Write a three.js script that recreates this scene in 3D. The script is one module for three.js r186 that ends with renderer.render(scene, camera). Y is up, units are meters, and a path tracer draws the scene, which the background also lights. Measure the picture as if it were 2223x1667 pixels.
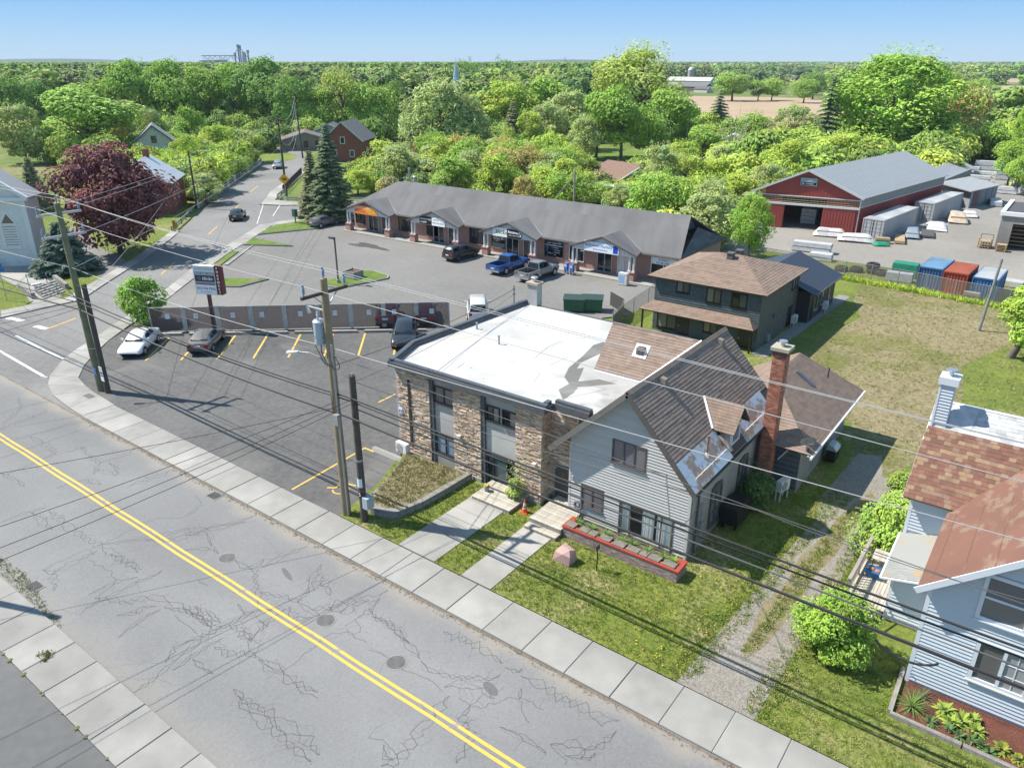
import*as THREE from 'three';
import{ConvexGeometry}from 'three/addons/geometries/ConvexGeometry.js';

// ---------------------------------------------------------------- camera, sky, sun, exposure
const scene=new THREE.Scene();
const camera=new THREE.PerspectiveCamera(53.8,1024/767,0.5,12000);
camera.position.set(0,21,0);
{const p=23.12*Math.PI/180;camera.lookAt(-0.6*Math.cos(p)*50,21-Math.sin(p)*50,-0.8*Math.cos(p)*50);}
const renderer=new THREE.WebGLRenderer({antialias:true});
renderer.toneMapping=THREE.LinearToneMapping;
renderer.toneMappingExposure=1.62;
renderer.shadowMap.enabled=true;
{// clear late-spring sky: pale at the horizon, deeper blue overhead, a few thin streaks
const w=512,h=256,d=new Float32Array(w*h*4);
const mix=(a,b,t)=>a+(b-a)*t;
const stops=[[0,[.35,.475,.57]],[.02,[.29,.44,.58]],[.05,[.205,.38,.59]],[.075,[.165,.335,.58]],[.14,[.18,.335,.55]],[.3,[.19,.335,.53]],[.6,[.16,.285,.46]],[1,[.145,.255,.41]]];
for(let j=0;j<h;j++)for(let i=0;i<w;i++){
const el=((j+.5)/h-.5)*Math.PI,s=Math.max(0,Math.sin(el));let k=0;
while(k<stops.length-2&&s>stops[k+1][0])k++;
const t=Math.min(1,Math.max(0,(s-stops[k][0])/(stops[k+1][0]-stops[k][0])));
const az=(i+.5)/w*Math.PI*2;
const wisp=Math.max(0,Math.sin(az*5+9*s)*.5+Math.sin(az*11-14*s+1.3)*.35+Math.sin(az*3+22*s)*.4-.25)*.09*Math.max(0,1-Math.abs(s-.16)/.16);
for(let c=0;c<3;c++)d[(j*w+i)*4+c]=mix(mix(stops[k][1][c],stops[k+1][1][c],t),.85,wisp);
d[(j*w+i)*4+3]=1;
}
const t=new THREE.DataTexture(d,w,h,THREE.RGBAFormat,THREE.FloatType);
t.mapping=THREE.EquirectangularReflectionMapping;t.magFilter=t.minFilter=THREE.LinearFilter;t.needsUpdate=true;
scene.background=t;scene.environment=t;
}
const sun=new THREE.DirectionalLight(new THREE.Color(1,.94,.845),5);
sun.position.set(-30-88,120,-40+35.1);sun.target.position.set(-30,0,-40);
sun.castShadow=true;sun.shadow.mapSize.set(4096,4096);
Object.assign(sun.shadow.camera,{left:-130,right:130,top:130,bottom:-130,near:1,far:400});
scene.add(sun,sun.target);
scene.fog=new THREE.FogExp2(new THREE.Color(.62,.74,.88),.00011);

// ---------------------------------------------------------------- helpers
function rng(s){return()=>{s|=0;s=s+0x6D2B79F5|0;let t=Math.imul(s ^ s>>>15,1|s);t=t+Math.imul(t ^ t>>>7,61|t)^ t;return((t ^ t>>>14)>>>0)/4294967296;};}
const R=rng(7),rr=(a,b)=>a+(b-a)*R();
const V=(x,y,z)=>new THREE.Vector3(x,y,z);
const UP=V(0,1,0);
class B{// collects faces; uv in metres along each face
constructor(){this.p=[];}
tri(a,b,c){this.p.push(a[0],a[1],a[2],b[0],b[1],b[2],c[0],c[1],c[2]);return this;}
quad(a,b,c,d){return this.tri(a,b,c).tri(a,c,d);}
hex(q){// 8 corners: bottom ring 0-3 anticlockwise seen from below... top ring 4-7
const f=(a,b,c,d)=>this.quad(q[a],q[b],q[c],q[d]);
f(0,1,2,3);f(7,6,5,4);f(0,4,5,1);f(1,5,6,2);f(2,6,7,3);f(3,7,4,0);return this;
}
box(x0,y0,z0,x1,y1,z1){return this.hex([[x0,y0,z0],[x1,y0,z0],[x1,y0,z1],[x0,y0,z1],[x0,y1,z0],[x1,y1,z0],[x1,y1,z1],[x0,y1,z1]]);}
bar(a,b,w,h,up=UP){// box section w wide, h deep from a to b
const A=V(...a),Bv=V(...b),d=Bv.clone().sub(A).normalize();let s=V().crossVectors(up,d);if(s.lengthSq()<1e-6)s=V(1,0,0);s.normalize();
const n=V().crossVectors(d,s).multiplyScalar(h/2);s.multiplyScalar(w/2);const q=[];
for(const P of[A,Bv])for(const[i,j]of[[-1,-1],[1,-1],[1,1],[-1,1]])q.push([P.x+s.x*i+n.x*j,P.y+s.y*i+n.y*j,P.z+s.z*i+n.z*j]);
return this.hex(q);
}
cyl(a,b,r0,r1=r0,seg=8,cap=true){
const A=V(...a),Bv=V(...b),d=Bv.clone().sub(A).normalize(),s=V().crossVectors(Math.abs(d.y)>.9?V(1,0,0):UP,d).normalize(),n=V().crossVectors(d,s);
const pt=(P,r,t)=>[P.x+(s.x*Math.cos(t)+n.x*Math.sin(t))*r,P.y+(s.y*Math.cos(t)+n.y*Math.sin(t))*r,P.z+(s.z*Math.cos(t)+n.z*Math.sin(t))*r];
for(let i=0;i<seg;i++){
const t0=i/seg*6.28319,t1=(i+1)/seg*6.28319;
this.quad(pt(A,r0,t0),pt(A,r0,t1),pt(Bv,r1,t1),pt(Bv,r1,t0));
if(cap){this.tri([A.x,A.y,A.z],pt(A,r0,t1),pt(A,r0,t0));this.tri([Bv.x,Bv.y,Bv.z],pt(Bv,r1,t0),pt(Bv,r1,t1));}
}return this;
}
line(pts,r,seg=6){for(let i=0;i+1<pts.length;i++)this.cyl(pts[i],pts[i+1],r,r,seg,i===0||i+2===pts.length);return this;}
flat(poly,y){// horizontal sheet, poly of [x,z]
const t=THREE.ShapeUtils.triangulateShape(poly.map(p=>new THREE.Vector2(p[0],-p[1])),[]);
const cw=THREE.ShapeUtils.area(poly.map(p=>new THREE.Vector2(p[0],-p[1])))<0;
for(const[a,b,c]of t){const P=i=>[poly[i][0],y,poly[i][1]];const n=(poly[b][0]-poly[a][0])*(poly[c][1]-poly[a][1])-(poly[b][1]-poly[a][1])*(poly[c][0]-poly[a][0]);n<0?this.tri(P(a),P(b),P(c)):this.tri(P(a),P(c),P(b));}
return this;
}
prism(poly,y0,y1){// upright prism with top and bottom
this.flat(poly,y1);const n=poly.length;let A=0;for(let i=0;i<n;i++){const a=poly[i],b=poly[(i+1)%n];A+=a[0]*b[1]-b[0]*a[1];}
for(let i=0;i<n;i++){let a=poly[i],b=poly[(i+1)%n];if(A>0)[a,b]=[b,a];this.quad([a[0],y0,a[1]],[b[0],y0,b[1]],[b[0],y1,b[1]],[a[0],y1,a[1]]);}
return this;
}
slab(q,t){// thick plate from a planar quad/polygon (array of points), thickness t along the face normal, downwards
const a=V(...q[0]),n=V().crossVectors(V(...q[1]).sub(a),V(...q[2]).sub(a)).normalize();if(n.y<0)n.negate();
const lo=q.map(p=>[p[0]-n.x*t,p[1]-n.y*t,p[2]-n.z*t]),m=q.length;
for(let i=1;i+1<m;i++){this.tri(q[0],q[i],q[i+1]);this.tri(lo[0],lo[i+1],lo[i]);}
for(let i=0;i<m;i++){const j=(i+1)%m;this.quad(lo[i],lo[j],q[j],q[i]);}
return this;
}
sphere(x,y,z,r,sy=1,seg=8){const g=new THREE.SphereGeometry(r,seg,Math.max(4,seg>>1)).toNonIndexed(),a=g.attributes.position.array;for(let i=0;i<a.length;i+=3)this.p.push(a[i]+x,a[i+1]*sy+y,a[i+2]+z);return this;}
geo(smooth=false){
const g=new THREE.BufferGeometry(),P=this.p,n=P.length/3,uv=new Float32Array(n*2);
g.setAttribute('position',new THREE.Float32BufferAttribute(P,3));g.computeVertexNormals();
const N=g.attributes.normal.array;
for(let i=0;i<n;i++){
const nx=N[i*3],ny=N[i*3+1],nz=N[i*3+2],x=P[i*3],y=P[i*3+1],z=P[i*3+2],l=Math.hypot(nx,nz);
if(l<.05){uv[i*2]=x;uv[i*2+1]=-z;}
else{const ux=nz/l,uz=-nx/l;uv[i*2]=x*ux+z*uz;uv[i*2+1]=y*l-(x*nx/l+z*nz/l)*ny;}
}
g.setAttribute('uv',new THREE.BufferAttribute(uv,2));
if(smooth)smoothNormals(g,smooth===true?.5:smooth);
return g;
}
}
function smoothNormals(g,minDot){
const P=g.attributes.position.array,N=g.attributes.normal.array,n=P.length/3,m=new Map(),out=new Float32Array(N.length);
for(let i=0;i<n;i++){const k=Math.round(P[i*3]*500)+','+Math.round(P[i*3+1]*500)+','+Math.round(P[i*3+2]*500);(m.get(k)||m.set(k,[]).get(k)).push(i);}
for(const l of m.values())for(const i of l){
let x=0,y=0,z=0;
for(const j of l)if(N[i*3]*N[j*3]+N[i*3+1]*N[j*3+1]+N[i*3+2]*N[j*3+2]>minDot){x+=N[j*3];y+=N[j*3+1];z+=N[j*3+2];}
const q=Math.hypot(x,y,z)||1;out[i*3]=x/q;out[i*3+1]=y/q;out[i*3+2]=z/q;
}
g.setAttribute('normal',new THREE.BufferAttribute(out,3));
}
const used=new Map();
function numbered(n){const k=used.get(n)||0;used.set(n,k+1);return k?n+'_'+String(k).padStart(3,'0'):n;}
function mesh(name,b,m,parent,smooth){
const o=new THREE.Mesh(b instanceof B?b.geo(smooth):b,m);o.name=name;o.castShadow=o.receiveShadow=true;if(parent)parent.add(o);return o;
}
function thing(name,label,category,group,x=0,y=0,z=0,turn=0){
const o=new THREE.Group();o.name=numbered(name);o.position.set(x,y,z);o.rotation.y=turn;o.userData={label,category};if(group)o.userData.group=group;scene.add(o);return o;
}
function solo(name,b,m,label,category,group,smooth){const o=mesh(numbered(name),b,m,scene,smooth);o.userData={label,category};if(group)o.userData.group=group;return o;}
function struct(name,b,m,label){const o=mesh(numbered(name),b,m,scene);o.userData={kind:'structure'};if(label)o.userData.label=label;return o;}
function structGroup(name){const o=new THREE.Group();o.name=numbered(name);o.userData={kind:'structure'};scene.add(o);return o;}
function stuff(name,o,label,category,parent=scene){o.name=parent===scene?numbered(name):name;o.userData={kind:'stuff'};if(parent===scene){o.userData.label=label;o.userData.category=category;}o.castShadow=o.receiveShadow=true;parent.add(o);return o;}
function dup(src,label,x,y,z,turn=0,group){const c=src.clone();c.name=numbered(src.name.replace(/_\d\d\d$/,''));c.userData={...src.userData,label};if(group)c.userData.group=group;c.position.set(x,y,z);c.rotation.y=turn;scene.add(c);return c;}

// ---------------------------------------------------------------- textures (tileable noise) and materials
function vnoise(per,seed){
const r=rng(seed),t=new Float32Array(per*per);for(let i=0;i<t.length;i++)t[i]=r();
return(x,y)=>{const xi=Math.floor(x),yi=Math.floor(y),fx=x-xi,fy=y-yi,u=fx*fx*(3-2*fx),v=fy*fy*(3-2*fy),m=a=>((a%per)+per)%per;const a=t[m(yi)*per+m(xi)],b=t[m(yi)*per+m(xi+1)],c=t[m(yi+1)*per+m(xi)],d=t[m(yi+1)*per+m(xi+1)];return a+(b-a)*u+(c-a)*v+(a-b-c+d)*u*v;};
}
const noiseCache=new Map();
function fbm(base,oct,seed){// tileable noise, tabulated once over the unit square
const key=base+','+oct+','+seed;if(noiseCache.has(key))return noiseCache.get(key);
const n=512,T=new Float32Array(n*n);let a=.5,q=0;
for(let o=0;o<oct&&(base<<o)<=512;o++){const per=base<<o,f=vnoise(per,seed+o*31),st=per/n;for(let j=0;j<n;j++)for(let i=0;i<n;i++)T[j*n+i]+=a*f(i*st,j*st);q+=a;a*=.55;}
for(let i=0;i<T.length;i++)T[i]/=q;
const fn=(u,v)=>{u=(u-Math.floor(u))*n;v=(v-Math.floor(v))*n;const x=u|0,y=v|0,fx=u-x,fy=v-y,x1=(x+1)&511,r0=(y&511)*n,r1=((y+1)&511)*n,xx=x&511;return(T[r0+xx]*(1-fx)+T[r0+x1]*fx)*(1-fy)+(T[r1+xx]*(1-fx)+T[r1+x1]*fx)*fy;};
noiseCache.set(key,fn);return fn;
}
const SL=new Uint8Array(4097);for(let i=0;i<4097;i++){const c=i/4096;SL[i]=Math.round(255*(c<.0031308?c*12.92:1.055*c**(1/2.4)-.055));}
const toS=c=>SL[c<=0?0:c>=1?4096:(c*4096+.5)|0];
function tex(size,metres,fn,srgb=true,sizeY=size,metresY=metres){// fn(u,v) -> linear colour array or number
const d=new Uint8Array(size*sizeY*4);
for(let j=0;j<sizeY;j++)for(let i=0;i<size;i++){const c=fn((i+.5)/size,(j+.5)/sizeY),k=(j*size+i)*4;for(let q=0;q<3;q++){const x=typeof c==='number'?c:c[q];d[k+q]=srgb?toS(x):Math.round(255*Math.min(1,Math.max(0,x)));}d[k+3]=255;}
const t=new THREE.DataTexture(d,size,sizeY);t.wrapS=t.wrapT=THREE.RepeatWrapping;t.magFilter=THREE.LinearFilter;t.minFilter=THREE.LinearMipmapLinearFilter;t.generateMipmaps=true;if(srgb)t.colorSpace=THREE.SRGBColorSpace;t.repeat.set(1/metres,1/metresY);t.needsUpdate=true;return t;
}
function canvasTex(w,h,draw){const c=document.createElement('canvas');c.width=w;c.height=h;const g=c.getContext('2d');draw(g,w,h);const t=new THREE.CanvasTexture(c);t.colorSpace=THREE.SRGBColorSpace;t.magFilter=THREE.LinearFilter;t.needsUpdate=true;return t;}
const lerp3=(a,b,t)=>[a[0]+(b[0]-a[0])*t,a[1]+(b[1]-a[1])*t,a[2]+(b[2]-a[2])*t];
const clamp=(x,a=0,b=1)=>Math.min(b,Math.max(a,x)),sstep=(a,b,x)=>{x=clamp((x-a)/(b-a));return x*x*(3-2*x);};
const rgb=(r,g,b)=>new THREE.Color().setRGB(r,g,b);
function mat(c,o={}){const{phys,...k}=o;return new(phys?THREE.MeshPhysicalMaterial:THREE.MeshStandardMaterial)({color:Array.isArray(c)?rgb(...c):c,roughness:.85,...k});}
const grainT=(()=>{const a=fbm(8,6,3),b=fbm(64,2,9);return tex(512,2,(u,v)=>.72+.28*clamp(.5+(a(u,v)-.5)*1.6)*1-.12*b(u,v));})();
const blotchT=(()=>{const a=fbm(4,7,13),b=fbm(3,3,19);return tex(512,7,(u,v)=>clamp(.62+.5*(a(u,v)-.35)+.3*(b(u,v)-.5),.3,1));})();
const fineB=(()=>{const a=fbm(64,3,5);return tex(512,1.2,(u,v)=>a(u,v),false);})();
const streakT=(()=>{const a=fbm(32,3,71),b=fbm(4,4,72);return tex(256,1.5,(u,v)=>.7+.3*clamp(a(u*1,v*.125+0)*.7+b(u,v)*.5),true);})();
const M={};
M.asphalt=mat([.25,.246,.24],{map:(()=>{const a=fbm(4,6,21),f=fbm(128,2,22),c=fbm(2,3,23);return tex(1024,24,(u,v)=>clamp(.74+.30*(a(u,v)-.5)+.2*(c(u,v)-.5)+.22*(f(u,v)-.5),.3,1));})(),roughness:.92});
M.lot=mat([.155,.152,.148],{map:(()=>{const a=fbm(3,6,31),f=fbm(128,2,32),s=fbm(6,4,33);return tex(1024,26,(u,v)=>{const k=clamp(.62+.5*(a(u,v)-.5)+.3*(f(u,v)-.5));return lerp3([k,k,k],[1,.98,.95],.55*sstep(.62,.82,s(u,v)*a(v,u)*1.9));});})(),roughness:.9});
M.plaza=mat([.225,.218,.206],{map:(()=>{const a=fbm(4,6,41),f=fbm(128,2,42),c=fbm(2,3,43);return tex(1024,32,(u,v)=>clamp(.76+.3*(a(u,v)-.5)+.22*(c(u,v)-.5)+.18*(f(u,v)-.5),.3,1));})(),roughness:.93});
M.yard=mat([.30,.28,.25],{map:M.plaza.map,roughness:.95});
M.concrete=mat([.44,.428,.4],{map:blotchT,roughness:.9,bumpMap:fineB,bumpScale:.004});
M.concrete2=mat([.475,.46,.428],{map:blotchT,roughness:.9,bumpMap:fineB,bumpScale:.004});
M.concrete3=mat([.41,.397,.37],{map:blotchT,roughness:.9,bumpMap:fineB,bumpScale:.004});
M.concreteDark=mat([.27,.26,.24],{map:grainT,roughness:.95,bumpMap:fineB,bumpScale:.006});
function grassTex(seed,metres,g1,g2,dry,dryAmt,size=1024){const a=fbm(8,6,seed),p=fbm(3,4,seed+5),f=fbm(128,2,seed+9),q=fbm(6,4,seed+3);return tex(size,metres,(u,v)=>{const d=sstep(.62-dryAmt*.5,.86-dryAmt*.5,p(u,v)*.6+q(u,v)*.4+.12*(f(u,v)-.5));let c=lerp3(g1,g2,clamp(a(u,v)*1.6-.3));c=lerp3(c,dry,d*.9);const k=.55+.9*f(u,v)*(.6+.4*a(v,u));return c.map(x=>x*k);});}
M.lawn=mat(0xffffff,{map:grassTex(51,11,[.135,.19,.022],[.225,.255,.04],[.36,.315,.15],.36),roughness:1,bumpMap:fineB,bumpScale:.05});
M.lawn2=mat(0xffffff,{map:grassTex(61,16,[.13,.185,.025],[.21,.25,.04],[.3,.27,.11],.2),roughness:1,bumpMap:fineB,bumpScale:.05});
M.dryLot=mat(0xffffff,{map:grassTex(67,19,[.16,.172,.042],[.23,.215,.075],[.31,.255,.145],.6),roughness:1,bumpMap:fineB,bumpScale:.05});
M.soilGrass=mat(0xffffff,{map:grassTex(57,6,[.1,.12,.03],[.18,.17,.06],[.3,.25,.15],.75,512),roughness:1,bumpMap:fineB,bumpScale:.05});
M.ground=mat(0xffffff,{map:grassTex(77,90,[.09,.14,.02],[.15,.2,.03],[.2,.19,.08],.2,512),roughness:1});
M.gravel=mat(0xffffff,{map:(()=>{const a=fbm(4,5,81),f=fbm(256,2,82);return tex(1024,12,(u,v)=>{const k=.5+.8*f(u,v);return lerp3([.33,.295,.25],[.235,.22,.195],a(u,v)).map(x=>x*k);});})(),roughness:1,bumpMap:fineB,bumpScale:.03});
M.field=mat(0xffffff,{map:(()=>{const a=fbm(4,5,91),f=fbm(64,3,92);return tex(512,160,(u,v)=>lerp3([.42,.31,.21],[.30,.22,.14],clamp(a(u,v)*.7+f(u,v*.1)*.5-.1)));})(),roughness:1});
M.yellow=mat([.62,.36,.05],{map:grainT,roughness:.8});
M.whitePaint=mat([.66,.66,.64],{map:grainT,roughness:.8});
M.white=mat([.74,.74,.73],{map:streakT,roughness:.6});
M.whiteTrim=mat([.72,.73,.75],{roughness:.55});
M.darkTrim=mat([.06,.065,.07],{roughness:.5});
M.slate=mat([.095,.11,.125],{map:grainT,roughness:.6});
M.black=mat([.012,.012,.013],{roughness:.5});
M.rubber=mat([.018,.018,.019],{roughness:.9});
M.glass=mat([.02,.025,.03],{roughness:.04,metalness:0,phys:true,specularIntensity:1,ior:1.6});
M.glassPale=mat([.19,.2,.21],{roughness:.06,phys:true});
M.glassBlue=mat([.2,.26,.33],{roughness:.05,phys:true});
M.steel=mat([.5,.52,.54],{roughness:.4,metalness:.8});
M.galv=mat([.45,.47,.49],{roughness:.5,metalness:.55,map:grainT});
M.rock=mat([.44,.29,.26],{roughness:.9,bumpMap:fineB,bumpScale:.03});
const woodT=(()=>{const a=fbm(32,3,111),b=fbm(4,4,112);return tex(512,2,(u,v)=>clamp(.5+.38*a(u,v*.06)+.28*(b(u,v)-.3)));})();
M.poleWood=mat([.33,.26,.16],{map:woodT,roughness:.95,bumpMap:woodT,bumpScale:.01});
M.poleOld=mat([.105,.09,.075],{map:woodT,roughness:.95,bumpMap:woodT,bumpScale:.012});
M.poleGreen=mat([.23,.235,.14],{map:woodT,roughness:.95,bumpMap:woodT,bumpScale:.01});
M.greyWood=mat([.36,.33,.29],{map:woodT,roughness:.95});
M.plank=[mat([.55,.5,.42],{map:woodT,roughness:.95}),mat([.5,.46,.40],{map:woodT,roughness:.95}),mat([.58,.54,.47],{map:woodT,roughness:.95})];
M.wire=mat([.02,.02,.022],{roughness:.6});
M.wireBright=mat([.5,.5,.5],{roughness:.45,metalness:.5});
M.wireGrey=mat([.09,.09,.095],{roughness:.5});
// ---------------------------------------------------------------- ground, streets, pavements (metres: x along the main street, z across it)
const CRACKS=[[-29.91,-14.38,-29.03,-15.21,-28.20,-15.15],[-27.41,-15.30,-26.47,-15.25,-25.94,-15.43,-25.49,-15.04,-24.98,-14.82,-23.67,-13.90],[-25.88,-15.69,-25.81,-16.72,-25.69,-17.49,-25.49,-18.21],[-26.47,-15.25,-26.25,-15.84,-26.44,-16.36],[-24.52,-14.58,-23.39,-15.04,-22.70,-15.18,-21.44,-15.12,-21.00,-15.18],[-22.70,-15.18,-22.85,-15.73,-23.50,-16.64,-23.99,-17.64],[-22.85,-15.73,-22.88,-16.00,-23.23,-16.74,-22.46,-16.61,-21.78,-16.15],[-21.82,-15.19,-21.45,-15.75,-21.07,-16.50,-20.27,-17.28,-20.22,-18.19],[-21.45,-15.75,-20.53,-15.89,-20.74,-16.46,-20.26,-17.20],[-20.08,-14.10,-20.08,-14.76,-19.77,-15.15,-18.99,-15.24,-18.34,-15.25],[-19.94,-15.37,-19.93,-15.98,-19.29,-15.52,-19.43,-15.16,-19.94,-15.37],[-19.93,-15.98,-19.84,-16.68,-20.14,-17.57],[-19.94,-16.70,-19.32,-16.44,-18.61,-16.54,-17.79,-16.31,-17.17,-16.20],[-26.15,-12.08,-25.62,-12.07,-24.84,-12.22,-24.34,-12.16,-23.77,-12.58,-23.78,-13.36,-23.61,-13.85,-23.06,-14.26,-22.89,-14.66],[-25.94,-12.38,-25.29,-12.50,-24.48,-12.57,-24.03,-12.38],[-25.62,-12.07,-24.83,-12.05,-24.19,-12.01],[-23.78,-13.36,-24.79,-13.61],[-23.77,-12.58,-23.12,-12.73,-22.89,-12.57,-22.37,-12.63,-22.09,-12.44],[-22.37,-12.63,-22.64,-13.43,-22.75,-14.14,-22.74,-14.78],[-24.29,-10.94,-23.96,-11.76,-23.97,-12.34,-23.76,-12.68],[-22.74,-14.78,-22.38,-14.50,-21.67,-14.59,-21.34,-15.10],[-23.02,-13.49,-22.24,-13.47],[-27.36,-13.49,-26.48,-13.50],[-31.17,-15.15,-30.72,-15.61,-30.53,-16.38,-29.97,-17.18,-29.67,-18.32],[-30.99,-15.04,-30.31,-15.79,-28.99,-15.24],[-32.75,-17.10,-32.59,-16.40,-32.48,-15.95],[-33.82,-17.43,-32.75,-17.10],[-19.48,-16.46,-18.51,-16.57,-17.56,-16.20,-16.55,-16.00,-16.16,-15.78],[-17.56,-16.20,-17.04,-16.26],[-16.16,-15.78,-15.61,-15.64,-15.03,-15.78,-14.54,-16.00,-13.92,-16.40,-13.43,-16.69,-13.27,-17.18],[-18.20,-15.00,-17.39,-15.21,-15.98,-15.14,-15.11,-15.22,-14.43,-15.17],[-14.58,-15.33,-14.46,-15.64,-13.94,-15.89,-13.39,-16.16,-12.95,-16.01,-12.65,-16.03],[-13.85,-15.26,-13.28,-15.23,-13.28,-15.56,-13.25,-16.12],[-13.28,-15.23,-13.21,-14.83,-12.92,-14.48,-12.50,-14.42,-12.26,-14.00,-12.18,-13.31,-12.07,-12.96],[-13.28,-15.23,-12.78,-15.53,-12.62,-15.99,-12.38,-16.30,-11.99,-16.39,-11.67,-16.11,-11.03,-15.83],[-14.19,-15.14,-14.17,-14.56,-13.92,-14.04,-14.06,-13.31,-13.82,-12.89,-13.70,-12.06,-14.09,-11.44],[-15.17,-12.15,-14.51,-12.32,-14.09,-12.34,-13.67,-12.08],[-14.53,-12.24,-14.17,-11.88,-13.70,-12.06],[-12.31,-16.97,-11.99,-16.39],[-13.41,-17.44,-12.85,-17.56,-12.88,-17.98],[-12.68,-17.47,-11.73,-17.55,-10.97,-17.49,-10.08,-17.56,-9.26,-17.53,-8.56,-17.93],[-12.11,-16.64,-11.43,-16.61,-10.92,-16.67],[-16.58,-17.51,-15.26,-17.68,-14.21,-17.67,-13.45,-17.48],[-10.08,-15.58,-9.29,-15.37,-9.27,-15.06],[-10.08,-15.58,-9.48,-16.09,-9.08,-16.10,-9.00,-15.76,-9.60,-15.42],[-9.08,-16.10,-8.72,-16.48,-8.60,-17.04,-8.60,-17.59],[-9.00,-15.76,-8.74,-15.84,-8.68,-16.40],[-11.86,-15.14,-11.14,-15.32,-10.37,-15.25,-9.82,-15.20],[-39.30,-10.20,-39.28,-11.27,-38.88,-12.31],[-38.96,-11.51,-36.40,-11.44],[-38.42,-12.10,-36.54,-12.09,-35.08,-12.01,-33.52,-12.14,-32.25,-12.24,-31.09,-12.21,-29.85,-12.42],[-33.57,-9.77,-33.63,-10.75,-33.45,-12.11,-33.51,-13.19,-33.44,-14.42,-33.47,-15.10,-32.40,-15.90,-32.62,-17.00],[-32.99,-9.78,-33.04,-11.04,-33.09,-12.07],[-33.52,-12.14,-32.52,-13.44,-31.93,-14.21,-31.39,-15.45,-30.28,-16.28,-29.52,-17.71],[-32.10,-13.68,-31.08,-14.52,-30.53,-15.75],[-33.63,-9.73,-32.88,-9.87,-32.25,-9.65,-31.52,-9.26],[-32.70,-11.30,-31.31,-11.47,-30.31,-11.38,-30.10,-10.99,-29.60,-10.19,-29.41,-9.58,-29.23,-9.11],[-29.41,-9.58,-29.37,-10.61,-29.43,-11.76,-29.19,-12.49,-29.33,-13.10],[-29.80,-10.16,-28.44,-10.81,-27.98,-11.66,-27.20,-11.86,-26.15,-12.15,-24.99,-12.29,-24.14,-12.45],[-30.23,-10.10,-30.21,-11.18,-29.64,-12.16],[-27.98,-10.16,-27.40,-10.72,-27.62,-11.05,-27.08,-11.57],[-26.65,-9.54,-26.87,-10.17,-26.94,-10.94,-26.88,-11.60],[-26.88,-11.60,-25.77,-12.06,-24.63,-12.20,-23.98,-11.99],[-23.40,-8.42,-23.41,-9.08,-23.60,-9.82,-23.79,-10.71,-23.93,-11.47,-23.87,-12.42,-23.70,-13.26,-23.64,-13.90],[-23.88,-9.91,-24.34,-10.51,-24.24,-10.91,-24.11,-11.45],[-23.27,-9.87,-23.37,-10.71,-23.37,-11.45,-23.29,-12.17],[-23.22,-10.62,-22.44,-10.59,-21.78,-10.69],[-23.14,-11.51,-22.36,-11.68,-21.58,-12.05,-21.65,-12.31,-22.31,-12.57,-23.23,-12.78],[-22.31,-12.57,-22.55,-13.41,-22.79,-14.05],[-21.68,-12.19,-20.80,-12.12,-19.99,-12.23,-19.91,-12.59,-20.02,-13.43,-19.97,-14.22],[-20.80,-12.12,-19.45,-12.24,-18.49,-12.11,-17.66,-12.27],[-21.20,-12.13,-20.15,-12.21,-18.93,-12.25,-17.89,-12.46],[-20.67,-10.66,-19.86,-10.63,-18.75,-10.74,-17.92,-10.77,-17.11,-10.80,-15.74,-10.65],[-20.27,-10.59,-19.34,-10.39,-18.15,-10.43,-16.96,-10.35,-15.75,-10.34],[-32.37,-12.15,-30.74,-12.32,-29.85,-12.13],[-26.06,-11.60,-24.91,-11.53,-24.14,-11.54],[-53.06,-15.54,-53.20,-16.79,-52.80,-17.78,-52.46,-18.74],[-54.74,-17.27,-53.14,-16.83,-51.89,-15.77,-51.37,-14.89],[-50.66,-14.61,-50.79,-15.53,-50.76,-16.62,-51.28,-17.77],[-48.21,-14.49,-48.19,-15.27,-47.94,-16.44,-48.03,-17.60,-47.78,-18.21],[-48.11,-15.23,-46.81,-15.34,-45.22,-15.24,-44.61,-15.16,-44.09,-15.91,-44.15,-16.41,-43.62,-16.63],[-44.15,-16.41,-42.55,-16.18,-41.30,-16.09,-40.79,-15.64,-40.17,-15.14],[-41.44,-16.15,-41.28,-16.61,-41.16,-17.57,-41.51,-18.39],[-41.01,-16.47,-40.16,-16.44,-39.04,-15.98],[-40.79,-15.64,-39.78,-15.91,-39.04,-15.98],[-44.63,-12.27,-43.91,-12.33,-42.85,-12.50,-41.83,-12.37],[-40.48,-13.38,-40.40,-14.19,-40.07,-14.90,-38.72,-14.99],[-37.62,-15.81,-37.55,-16.63,-37.27,-17.47,-37.49,-18.44],[-44.61,-15.16,-44.35,-13.97,-44.21,-12.10]];
struct('ground',new B().flat([[-6500,2500],[4500,2500],[4500,-7000],[-6500,-7000]],-.06),M.ground);
const roadPoly=[[60,-8.35],[-120,-8.35],[-120,-19],[-80,-19.5],[-76,-21.5],[-74.7,-24],[-74.6,-31],[-77.7,-34.4],[-84.7,-42.4],[-92.3,-50.4],[-96.5,-54.4],[-114.7,-70.7],[-130.2,-86.8],[-138,-96.4],[-153,-109.8],[-190,-133],[-192,-146],[-154.5,-123.2],[-136,-108],[-132.2,-102.9],[-113.5,-81.2],[-105,-73.2],[-101.7,-74.5],[-93.2,-81.5],[-60,-110],[-52,-104],[-85.2,-75.4],[-89.9,-69.6],[-91,-67.1],[-91.3,-63.3],[-82.5,-51.35],[-77.1,-44.2],[-71.85,-38.2],[-66,-30.6],[-62.9,-26.7],[-61,-24],[-59.7,-22.5],[-57.1,-20.4],[-55.4,-19.5],[-53.3,-18.9],[-50.3,-18.6],[60,-18.5]];
struct('road',new B().flat(roadPoly,0),M.asphalt);
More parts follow.
